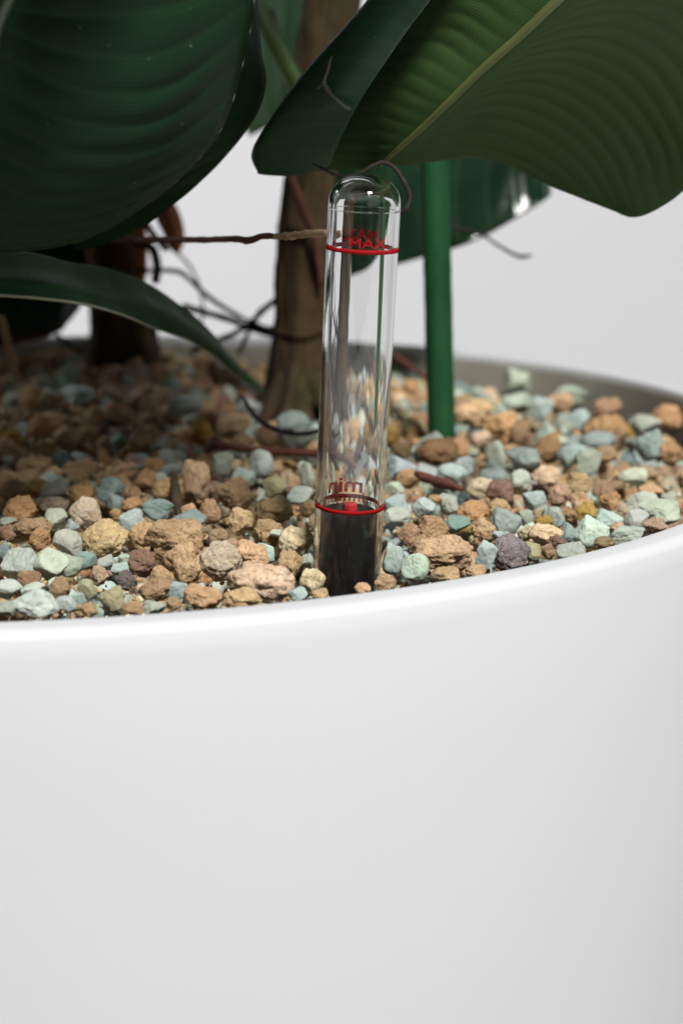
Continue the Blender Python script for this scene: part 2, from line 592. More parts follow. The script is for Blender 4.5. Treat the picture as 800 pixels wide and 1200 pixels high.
def wrap_text(name, text, size, z, ang, weight, spread=1.0):
    """printed lettering bent round the outside of the tube; ang: where its middle sits (-90 = towards the camera)"""
    cu = bpy.data.curves.new(name, 'FONT')
    cu.body = text
    cu.size = 1.0
    cu.align_x = 'CENTER'
    cu.offset = weight
    cu.extrude = 0
    cu.resolution_u = 6
    tmp = bpy.data.objects.new('tmp_text', cu)
    COL.objects.link(tmp)
    dg = bpy.context.evaluated_depsgraph_get()
    me = bpy.data.meshes.new_from_object(tmp.evaluated_get(dg))
    bpy.data.objects.remove(tmp, do_unlink=True)
    bm = bmesh.new(); bm.from_mesh(me)
    bmesh.ops.subdivide_edges(bm, edges=[e for e in bm.edges if e.calc_length() > .12], cuts=3)
    bmesh.ops.triangulate(bm, faces=bm.faces)
    for v in bm.verts:
        x, y = v.co.x * size * spread, v.co.y * size
        a = math.radians(ang) + x / GR
        r = GR + .0035
        v.co = Vector((r * math.cos(a), r * math.sin(a), z + y)) * CM
    bm.to_mesh(me); bm.free()
    return link(name, me, M['red'], gauge)

wrap_text('max_lettering', 'MAX.', .26, z_max + .075, -80, .0, 1.35)
wrap_text('max_lettering', 'MAX.', .30, z_max + .09, 94, .02, 1.25)
wrap_text('min_lettering', 'min', .45, z_min + .09, 101, .02, 1.35)
# row of short tick marks hanging under the ring on the far side
vs, fs = [], []
for k in range(15):
    a0 = math.radians(90 - 63 + 126 * k / 14)
    for da, zz in ((-.028, -.12), (.028, -.12), (.028, -.04), (-.028, -.04)):
        vs.append(((GR + .004) * math.cos(a0 + da), (GR + .004) * math.sin(a0 + da), z_min + zz))
    fs.append(tuple(range(4 * k, 4 * k + 4)))
link('tick_marks', mesh_from('tick_marks', vs, fs, False), M['red'], gauge)
prof = [(GR + .002, z_min - .145), (GR + .005, z_min - .145), (GR + .005, z_min - .115), (GR + .002, z_min - .115)]

# ------------------------------------------------------------------ green stake
S0, S1 = at(517, 514, 49.6), at(506, 60, 51.5)
d = (S1 - S0).normalized()
pts = [S0 - d * 3, S0, S0 + d * 4, S0 + d * 8, S0 + d * 14, S0 + d * 24]
vs, fs = tube(pts, [.42] * 6, 24, 14, .05, 2.2, 2, S0)
stake = link('plant_stake', mesh_from('plant_stake', vs, fs), M['stake'])
stake.location = S0 * CM
tag(stake, 'straight green plastic coated plant stake pushed into the pebbles behind the gauge', 'plant stake')

# ------------------------------------------------------------------ the plants
plant = empty('philodendron_plant', at(349, 482, 54.6))
tag(plant, 'leafy plant with a thick brown stem and a big pale-ribbed leaf over the gauge', 'plant')
plant2 = empty('philodendron_plant', at(145, 432, 64.5))
tag(plant2, 'leafy plant with a dark stem at the left and a large dark glossy hanging leaf', 'plant')

def leaf(rows, parent, mats, nv, mid, ripple=.05, flip=False, thick=.045, n_row=10, n_col=8, fade=True, label=None, wav=.0, seed=0, vmask=None):
    """rows: one list of (px, py, Y) per lateral vein, from margin to margin; nv veins per row step"""
    g = np.array([[tuple(at(*q)) for q in r] for r in rows])          # (R, C, 3)
    nr, nc = g.shape[:2]
    a = catmull(g.reshape(nr, -1), n_row).reshape(-1, nc, 3)
    b = catmull(a.transpose(1, 0, 2).reshape(nc, -1), n_col).reshape(-1, a.shape[0], 3).transpose(1, 0, 2)
    H, W = b.shape[:2]
    U = np.linspace(0, nr - 1, H) * nv
    V = np.linspace(0, nc - 1, W)
    du = np.gradient(b, axis=0); dv = np.gradient(b, axis=1)
    N = np.cross(du, dv); N /= np.linalg.norm(N, axis=2)[:, :, None] + 1e-9
    if flip:
        N = -N
    prof = np.abs(np.sin(np.pi * U))[:, None] ** .8 - .6                # furrow at each vein
    dm = np.clip(np.abs(V - mid) / .8, 0, 1)[None] * np.clip(np.minimum(V, nc - 1 - V) / .7, 0.12, 1)[None]
    if vmask:
        dm = dm * np.interp(V, *zip(*vmask))[None]
    jit = np.array([[noise.noise(Vector(p) * .55 + Vector((seed, 0, 0))) for p in row] for row in b])
    b = b + N * (ripple * prof * dm * (1 + .8 * jit) + wav * jit)[:, :, None]
    org = parent.location / CM
    verts = (b - np.array(tuple(org))).reshape(-1, 3)
    faces = []
    for j in range(H - 1):
        for i in range(W - 1):
            q = (j * W + i, j * W + i + 1, (j + 1) * W + i + 1, (j + 1) * W + i)
            faces.append(tuple(reversed(q)) if flip else q)
    # orientation: du x dv normal with this winding is -(du x dv); turn it so that faces look along N
    faces = [tuple(reversed(f)) for f in faces]
    me = mesh_from('leaf', verts, faces)
    uvl = me.uv_layers.new(name='veins')
    vi = np.empty(len(me.loops), int)
    me.loops.foreach_get('vertex_index', vi)
    uv = np.stack([np.repeat(U, W), np.tile(V, H)], 1)
    uvl.data.foreach_set('uv', uv[vi].ravel().astype(np.float32))
    o = link('leaf', me, mats, parent)
    s = o.modifiers.new('thickness', 'SOLIDIFY')
    s.thickness = thick * CM
    s.offset = 0
    s.material_offset = 1
    s.material_offset_rim = 2 if len(mats) > 2 else 1
    s.use_quality_normals = True
    if label:
        o['label'] = label
    return o

def child_tube(name, rows, radii, mat, parent, **kw):
    pts = px_path(rows)
    p = parent
    while p.parent:
        p = p.parent
    vs, fs = tube(pts, radii, origin=p.location / CM, **kw)
    return link(name, mesh_from(name, vs, fs), mat, parent)

TOP, UND = M['leaf_top'], M['leaf_under']

# --- the large leaf over the gauge: underside towards us, left margin folded over to show the glossy upper side
E_rows = [
    # margin of the fold, flap, fold, behind the fold, ..., midrib (6th), right half, right margin
    [(386,193,38.7), (345,205,38.9), (303,203,39.3), (350,200,40.0), (415,198,39.6), (445,194,38.6), (480,193,38.6), (520,188,39.0), (560,186,39.4), (600,196,39.7), (648,219,39.9)],
    [(396,168,38.0), (345,172,38.2), (296,178,38.9), (350,166,39.6), (420,170,39.0), (466,175,38.0), (510,156,38.0), (560,144,38.4), (620,158,38.9), (672,196,39.4), (712,244,39.9)],
    [(418,125,37.4), (372,128,37.6), (319,138,38.4), (370,128,39.2), (436,132,38.4), (496,148,37.4), (545,120,37.4), (605,108,37.8), (665,130,38.4), (715,180,39.0), (745,254,39.7)],
    [(443,85,37.0), (405,80,37.2), (359,82,38.0), (405,85,38.8), (470,92,37.8), (529,116,36.8), (585,88,36.8), (650,78,37.2), (710,102,37.8), (760,160,38.5), (784,236,39.3)],
    [(477,35,36.6), (445,24,36.8), (404,32,37.6), (450,40,38.2), (515,50,37.2), (568,78,36.2), (630,54,36.2), (700,46,36.6), (765,80,37.2), (806,150,37.9), (822,205,38.6)],
    [(503,0,36.2), (475,-12,36.4), (436,-6,37.2), (485,-2,37.6), (550,8,36.6), (611,40,35.6), (680,14,35.6), (755,10,36.0), (820,50,36.6), (858,120,37.2), (868,180,37.9)],
    [(532,-52,35.8), (505,-62,36.0), (470,-56,36.8), (520,-48,37.0), (590,-38,36.0), (655,-2,35.0), (730,-30,35.0), (810,-30,35.4), (880,14,36.0), (915,85,36.6), (925,150,37.2)],
    [(575,-115,35.3), (550,-122,35.5), (520,-118,36.2), (570,-108,36.3), (645,-98,35.3), (712,-56,34.3), (790,-88,34.3), (870,-85,34.7), (945,-36,35.3), (980,40,35.9), (990,110,36.4)],
    [(640,-185,34.7), (615,-192,34.9), (590,-188,35.4), (640,-175,35.5), (715,-160,34.5), (775,-115,33.5), (860,-150,33.5), (945,-145,33.9), (1015,-95,34.4), (1045,-15,34.9), (1052,60,35.4)],
    [(740,-265,33.9), (715,-270,34.0), (695,-266,34.2), (740,-250,34.2), (800,-225,33.4), (850,-185,32.6), (930,-215,32.6), (1005,-205,32.9), (1065,-160,33.3), (1090,-90,33.7), (1100,-20,34.0)],
]
leaf_E = leaf(E_rows, plant, [UND, M['leaf_top_dark'], M['margin']], 2.5, 5, .046, True, vmask=((0, .06), (3, .1), (4.2, .6), (5, .8), (6, 1), (10, 1)), label='big leaf seen from its pale ribbed underside, left edge folded over', n_row=14, n_col=8, seed=3)
mid = [r[5] for r in E_rows]
rb = child_tube('midrib', [(x, y, Y - .02) for x, y, Y in mid], [.04, .06, .07, .08, .088, .095, .10, .105, .11, .11], M['midrib'], leaf_E, sides=12, n=8)
# the dried brown rim curling round the top of the gauge
child_tube('dry_edge', [(366,192,37.2), (380,198,36.8), (398,206,36.6), (420,203,36.5), (437,194,36.6), (450,190,36.8), (463,198,36.8), (473,213,36.8), (479,230,36.9), (476,244,36.9), (468,250,37.0)],
           [.02, .035, .04, .035, .035, .045, .05, .055, .05, .06, .04], M['dry'], leaf_E, sides=8, n=6, lump=.5, lump_scale=6)
# pale scar on the folded part
sc = child_tube('scar', [(388,66,36.85), (383,84,37.05), (379,97,37.2), (389,112,37.17), (402,124,37.12), (411,128,37.22)], [.02, .045, .06, .05, .05, .03], M['scar'], leaf_E, sides=6, n=5, lump=.6, lump_scale=5)
child_tube('scar', [(379,97,37.2), (371,104,37.4)], [.045, .03], M['scar'], leaf_E, sides=6, n=4, lump=.5)

# --- glossy leaf behind the stake
C_rows = [
    [(380,120,64), (378,190,61.6), (376,260,59.8), (384,322,58.8)],
    [(440,118,64), (438,185,61.4), (436,250,59.5), (440,316,58.4)],
    [(500,120,63.6), (498,180,61.2), (496,240,59.3), (500,300,58.2)],
    [(555,135,63.0), (553,185,61.0), (552,235,59.3), (556,282,58.1)],
    [(600,160,60.9), (602,192,60.0), (602,225,59.4), (604,256,58.95)],
    [(632,192,60.5), (634,207,60.1), (634,220,59.7), (636,236,59.2)],
    [(644,218,60.2), (645,221,60.1), (646,224,60.0), (646,227,59.9)],
]
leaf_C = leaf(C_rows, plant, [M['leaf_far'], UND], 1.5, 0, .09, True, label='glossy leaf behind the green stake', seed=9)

# --- blurred leaf at the top between the two big ones
F_rows = [
    [(250,-60,66), (262,40,65.5), (276,110,65), (292,160,64.6)],
    [(300,-70,66.5), (304,30,66), (308,95,65.5), (312,150,65)],
    [(360,-75,66.5), (358,20,66), (352,85,65.5), (345,132,65)],
    [(420,-75,66), (412,15,65.5), (402,75,65), (385,118,64.6)],
]
leaf_F = leaf(F_rows, plant, [M['leaf_back'], UND], 2, 0, .05, True, label='blurred mid green leaf far behind, beside the stem', seed=12)

# --- main stem and leaf stalks
stem = child_tube('stem', [(402,-70,53.0), (389,0,53.4), (374,110,53.8), (362,215,54.2), (354,310,54.4), (350,400,54.6), (346,462,54.6), (345,520,54.6)],
                  [.86, .86, .82, .82, .84, .88, 1.02, 1.15], M['bark'], plant, sides=64, n=14, lump=.12, lump_scale=1.0, seed=4, ridge=.10)
for pts, rr in (
    ([(333,440,54.0), (327,462,53.4), (318,482,52.8), (306,494,52.0)], [.30, .34, .28, .14]),
    ([(352,446,53.6), (353,466,53.1), (356,484,52.3), (362,497,51.4)], [.30, .36, .30, .14]),
    ([(368,440,53.9), (374,460,53.5), (384,478,53.0), (394,488,52.4)], [.28, .32, .26, .12]),
    ([(343,430,53.7), (341,456,53.3), (337,478,52.6), (332,492,51.9)], [.22, .28, .24, .10]),
):
    child_tube('root_flare', pts, rr, M['bark'], stem, sides=16, n=8, lump=.3, lump_scale=2.0, ridge=.12)
for k, (yy, cx) in enumerate(((268, 357), (385, 351))):
    child_tube('stem_node', [(cx - 34, yy - 3, 54.2), (cx - 18, yy + 5, 53.72), (cx, yy + 8, 53.55), (cx + 18, yy + 5, 53.72), (cx + 34, yy - 3, 54.2)], [.03, .05, .06, .05, .03], M['bark'], stem, sides=6, n=5, lump=.6)
child_tube('petiole', [(290,-40,50), (303,10,50.4), (322,50,51), (343,92,52.2), (360,125,53.2)], [.24, .25, .25, .27, .32], M['petiole'], plant, sides=14, n=6, lump=.05)
child_tube('petiole', [(318,10,52), (332,55,52.4), (352,88,53)], [.09, .09, .10], M['midrib_dark'], plant, sides=10, n=6)
# roots on the stem
child_tube('aerial_root', [(334,190,52.7), (341,207,52.5), (350,232,52.6), (360,258,52.9), (367,276,53.1), (372,300,53.3), (376,335,53.5)], [.13, .145, .14, .15, .13, .12, .1], M['root'], plant, sides=10, n=5, lump=.25, lump_scale=3)
# the near aerial root reaching to the gauge
r1 = child_tube('aerial_root', [(110,318,47), (104,300,46.5), (108,284,46), (135,281,44.5), (170,281,43), (205,281,41.5), (240,281,40), (275,280,38.6), (292,282,38), (306,277,37.5), (322,277,36.9)],
           [.06, .085, .085, .08, .08, .075, .075, .075, .085, .07, .065], M['root'], plant2, sides=10, n=6, lump=.3, lump_scale=4)
child_tube('root_tip', [(318,277.3,37.05), (330,277,36.7), (345,276,36.2), (358,274,35.8), (372,273.5,35.4), (384,273,35.0)], [.06, .078, .085, .085, .085, .06], M['root_tan'], r1, sides=12, n=8, lump=.4, lump_scale=9)
# thin dark roots in front of the wall
for pts, rr, mt in (
    ([(160,285,58), (178,290,58), (184,312,58), (182,330,58)], .16, 'root_dark'),
    ([(168,258,58), (180,275,58), (196,292,58)], .12, 'root_dark'),
    ([(160,318,60), (200,317,60), (216,322,60), (236,341,60), (262,360,60), (292,377,60), (318,386,60), (340,392,60)], .085, 'root_dark'),
    ([(215,358,58), (232,364,58), (262,372,58), (292,384,58), (322,394,58), (345,400,58)], .11, 'root_dark'),
    ([(345,338,57), (325,350,57.5), (308,364,58), (292,380,58), (270,393,59), (245,402,60), (225,412,61)], .10, 'root_dark'),
    ([(306,362,59), (296,380,59), (288,396,59.5), (280,414,60)], .08, 'root_dark'),
    ([(205,293,64), (222,312,64), (234,337,64), (238,365,64), (232,392,64)], .055, 'root_dark'),
):
    child_tube('aerial_root', pts, [rr * 1.05] * len(pts), M[mt], plant, sides=8, n=6, lump=.35, lump_scale=3)
# thin twig-like root behind the right hand leaf
child_tube('aerial_root', [(520,262,58), (545,270,57.5), (566,276,57), (584,288,57), (600,297,57), (611,301,57), (622,299,57)], [.06, .06, .055, .055, .06, .07, .05], M['root_dark'], plant, sides=8, n=6, lump=.4, lump_scale=4)

# --- left plant: stem, leaves
stem2 = child_tube('stem', [(80,-250,62.5), (95,-50,63), (108,150,63.5), (122,240,64), (134,330,64.3), (146,400,64.5), (148,470,64.5)], [.8, .9, 1.05, 1.05, 1.1, 1.3, 1.5], M['bark_left'], plant2, sides=56, n=12, lump=.16, lump_scale=.9, seed=8, ridge=.10)
child_tube('stem_sheath', [(150,235,62.4), (160,270,62.4), (165,310,62.6), (163,345,62.8)], [.30, .34, .26, .1], M['sheath'], plant2, sides=12, n=6, lump=.3, lump_scale=1.4)
child_tube('stem_sheath', [(97,270,62.6), (103,300,62.6), (107,330,62.8)], [.16, .2, .12], M['root_tan'], plant2, sides=10, n=6, lump=.3, lump_scale=1.4)
# rust coloured dead leaf base
D_rows = [
    [(178,238,59.5), (190,236,59.0), (206,240,59.4)],
    [(184,258,59.2), (197,256,58.6), (213,258,59.2)],
    [(192,274,59.2), (203,275,58.6), (216,276,59.2)],
    [(198,288,59.3), (206,289,59.0), (214,288,59.3)],
    [(204,296,59.4), (207,296,59.3), (210,295,59.4)],
]
leaf(D_rows, plant2, [M['sheath'], M['sheath']], 1, 1, .03, False, label='small dead rust brown leaf', n_row=6, n_col=6)

A_rows = [
    [(-230,-70,29.2), (-170,-85,28.8), (-90,-80,29.0), (25,-40,29.8), (100,-70,29.4), (180,-105,29.8), (262,-110,31.0)],
    [(-265,-25,29.2), (-190,-42,28.8), (-100,-45,29.0), (14,-10,29.9), (90,-20,29.5), (195,-40,29.9), (296,-58,31.6)],
    [(-285,35,29.2), (-205,12,28.8), (-115,5,29.1), (-2,30,30.1), (80,62,29.7), (190,62,30.2), (297,0,32.2)],
    [(-300,95,29.4), (-220,72,29.1), (-130,70,29.5), (-18,95,30.5), (75,140,30.1), (180,140,30.7), (284,74,32.7)],
    [(-300,165,29.8), (-225,142,29.6), (-140,145,30.0), (-38,165,31.0), (60,205,30.6), (160,200,31.2), (258,152,33.0)],
    [(-280,230,30.5), (-215,215,30.3), (-145,218,30.7), (-52,235,31.5), (40,256,31.3), (125,248,31.9), (206,213,33.2)],
    [(-240,290,31.3), (-185,280,31.1), (-125,278,31.4), (-60,284,32.2), (20,284,32.2), (85,277,32.6), (140,260,33.3)],
    [(-180,325,32.2), (-145,318,32.0), (-100,308,32.3), (-60,302,32.9), (0,296,33.0), (50,291,33.2), (92,284,33.5)],
]
leaf_A = leaf(A_rows, plant2, [TOP, UND, M['margin']], 2, 3, .07, False, label='large dark glossy leaf hanging close to the camera', n_row=14, n_col=8, seed=1)
child_tube('leaf_margin', [r[6] for r in A_rows[1:7]], [.022] * 6, M['margin'], leaf_A, sides=6, n=8)
child_tube('midrib', [(x, y, Y - .03) for x, y, Y in [r[3] for r in A_rows]], [.13, .13, .12, .12, .11, .1, .08, .05], M['midrib_dark'], leaf_A, sides=10, n=6)
A2_rows = [
    [(120,-60,38), (200,-50,37.6), (270,-40,38), (300,-20,39)],
    [(100,20,38), (190,35,37.6), (265,40,38), (305,55,39)],
    [(80,90,38), (170,100,37.6), (255,105,38), (311,96,39)],
    [(60,160,38.2), (150,165,37.8), (235,160,38.2), (300,134,39)],
    [(50,220,38.6), (120,222,38.2), (195,212,38.5), (268,178,39.2)],
    [(60,262,39), (110,258,38.8), (165,246,39), (224,222,39.4)],
    [(90,292,39.4), (115,288,39.3), (140,280,39.4), (168,266,39.6)],
]
leaf(A2_rows, plant2, [TOP, UND], 1.5, 0, .05, False, label='very dark leaf just behind the large glossy one', seed=5)
B_rows = [
    [(-150,285,35.29), (-150,305,34.74), (-150,325,34.09), (-150,335,33.93), (-150,346,33.79)],
    [(-70,287,36.77), (-70,306,36.26), (-70,322,35.67), (-70,334,35.52), (-70,343,35.39)],
    [(0,293,38.25), (0,312,37.79), (0,327,37.24), (0,337,37.11), (0,346,36.99)],
    [(40,297,39.23), (45,316,38.81), (52,331,38.32), (52,341,38.20), (50,350,38.09)],
    [(82,308,40.41), (90,325,40.04), (99,340,39.59), (99,349,39.49), (99,357,39.39)],
    [(122,314,41.69), (130,334,41.36), (139,350,40.97), (140,360,40.87), (140,368,40.79)],
    [(168,330,43.17), (176,348,42.88), (184,362,42.55), (184,374,42.46), (182,385,42.39)],
    [(208,356,44.85), (214,370,44.61), (222,384,44.32), (222,392,44.25), (220,398,44.19)],
    [(242,384,46.73), (247,396,46.53), (254,407,46.30), (253,413,46.24), (251,418,46.19)],
    [(276,424,48.71), (279,430,48.56), (284,438,48.37), (283,441,48.33), (281,444,48.29)],
    [(308,455,50.39), (309,457,50.28), (311,460,50.15), (310,461,50.12), (309,462,50.09)],
]
leaf_B = leaf(B_rows, plant2, [M['leaf_low'], UND, M['margin']], 1, 2, .03, True, label='low folded leaf whose pointed tip droops to the pebbles', n_row=10, n_col=8, seed=7)
child_tube('leaf_margin', [(r[4][0], r[4][1], r[4][2] - .02) for r in B_rows[1:]], [.035, .04, .04, .035, .03, .025, .02, .02, .02, .02], M['margin'], leaf_B, sides=6, n=6)
D2_rows = [
    [(-60,250,62), (-50,310,61.4), (-40,370,61), (-30,412,60.8)],
    [(0,250,62), (5,310,61.4), (12,365,61), (15,404,60.8)],
    [(50,255,62), (58,305,61.4), (62,350,61), (62,392,60.8)],
    [(88,265,62), (97,300,61.6), (98,335,61.3), (90,366,61.1)],
    [(104,285,62), (108,300,61.8), (108,318,61.6), (104,335,61.5)],
]
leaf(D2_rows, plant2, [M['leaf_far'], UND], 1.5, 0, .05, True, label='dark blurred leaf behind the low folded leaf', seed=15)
G_rows = [  # unseen leaf added to keep wall light off the left gravel
    [(-110,-220,71), (0,-240,70.4), (120,-240,70.4), (230,-220,71)],
    [(-140,-110,71), (0,-120,70.2), (130,-120,70.2), (262,-100,71)],
    [(-140,0,71), (0,5,70.2), (130,5,70.2), (265,10,71)],
    [(-110,110,71), (5,130,70.2), (120,130,70.2), (240,110,71)],
    [(-60,200,71), (10,222,70.4), (100,224,70.4), (180,196,71)],
    [(20,268,71), (45,276,70.8), (70,276,70.8), (95,262,71)],
]
leaf(G_rows, plant2, [M['leaf_far'], UND], 1.5, 1, .05, False, label='unseen leaf added at the back to block wall light', seed=17)
child_tube('petiole', [(-20,408,60.6), (20,400,60.4), (55,392,60.4), (75,383,60.6)], [.12, .12, .1, .08], M['twig'], plant2, sides=8, n=5)
child_tube('aerial_root', [(66,392,59), (82,404,59), (96,414,59)], [.08, .08, .08], M['root_dark'], plant2, sides=8, n=5)

# unseen leaves added to the same plant, above and left of the picture, to shade the gravel at the back left
def shade_leaf(base, tip, width, parent, droop=3.0, roll=0.0, seed=0):
    """broad pointed leaf from base to tip (cm)"""
    base, tip = Vector(base), Vector(tip)
    ax = tip - base
    side = ax.cross(Vector((0, 0, 1))).normalized()
    side = Quaternion(ax.normalized(), roll) @ side
    up = side.cross(ax).normalized()
    rows = []
    for k in range(9):
        t = k / 8
        w = width * .5 * (math.sin(math.pi * (t * .93 + .07) ** .72) ** .8) + .02
        c = base + ax * t - Vector((0, 0, droop * t * t))
        rows.append([c + side * (w * s) + up * (.28 * w * abs(s)) + ax.normalized() * (.35 * w * abs(s)) for s in (-1, -.6, -.25, 0, .25, .6, 1)])
    return rows

def leaf_3d(rows, parent, mats, **kw):
    global at
    keep = at
    at = lambda *q: Vector(q)
    try:
        return leaf([[tuple(c) for c in r] for r in rows], parent, mats, **kw)
    finally:
        at = keep

for k, (b, tp, w, rl) in enumerate((
    ((-10.5, 48, 16.5), (-3.5, 23.5, 16), 12.5, .1),
    ((-8, 54, 20.5), (-0.5, 36, 21), 12, -.1),
    ((-14, 58, 18), (-15, 35, 19.5), 13, .15),
    ((-1, 46, 19), (2.4, 25, 18.5), 6.6, .1),
    ((-9, 62, 16), (-20, 66, 12), 11, 0),
    ((-15.5, 62, 12), (-14.5, 38, 7.5), 12, 1.35),
    ((-11, 71, 15), (-23, 63, 6), 13, .9),
)):
    lf = leaf_3d(shade_leaf(b, tp, w, plant2, seed=k), plant2, [TOP, UND, M['margin']], nv=1.5, mid=3, ripple=.06, seed=20 + k)
    pr = stem2
    vs, fs = tube([Vector((-8.6, 63, 8 + k * 2)), Vector(b) * .5 + Vector((-4.3, 31.5, 6 + k)), Vector(b)], [.4, .3, .25], 10, 6, origin=plant2.location / CM)
    link('petiole', mesh_from('petiole', vs, fs), M['petiole'], plant2)

# ------------------------------------------------------------------ fallen twigs and roots lying on the pebbles
def twig(rows, radii, mat, label, **kw):
    pts = px_path(rows)
    vs, fs = tube(pts, radii, origin=pts[0], **kw)
    o = link('twig', mesh_from('twig', vs, fs), mat)
    o.location = pts[0] * CM
    return tag(o, label, 'twig')

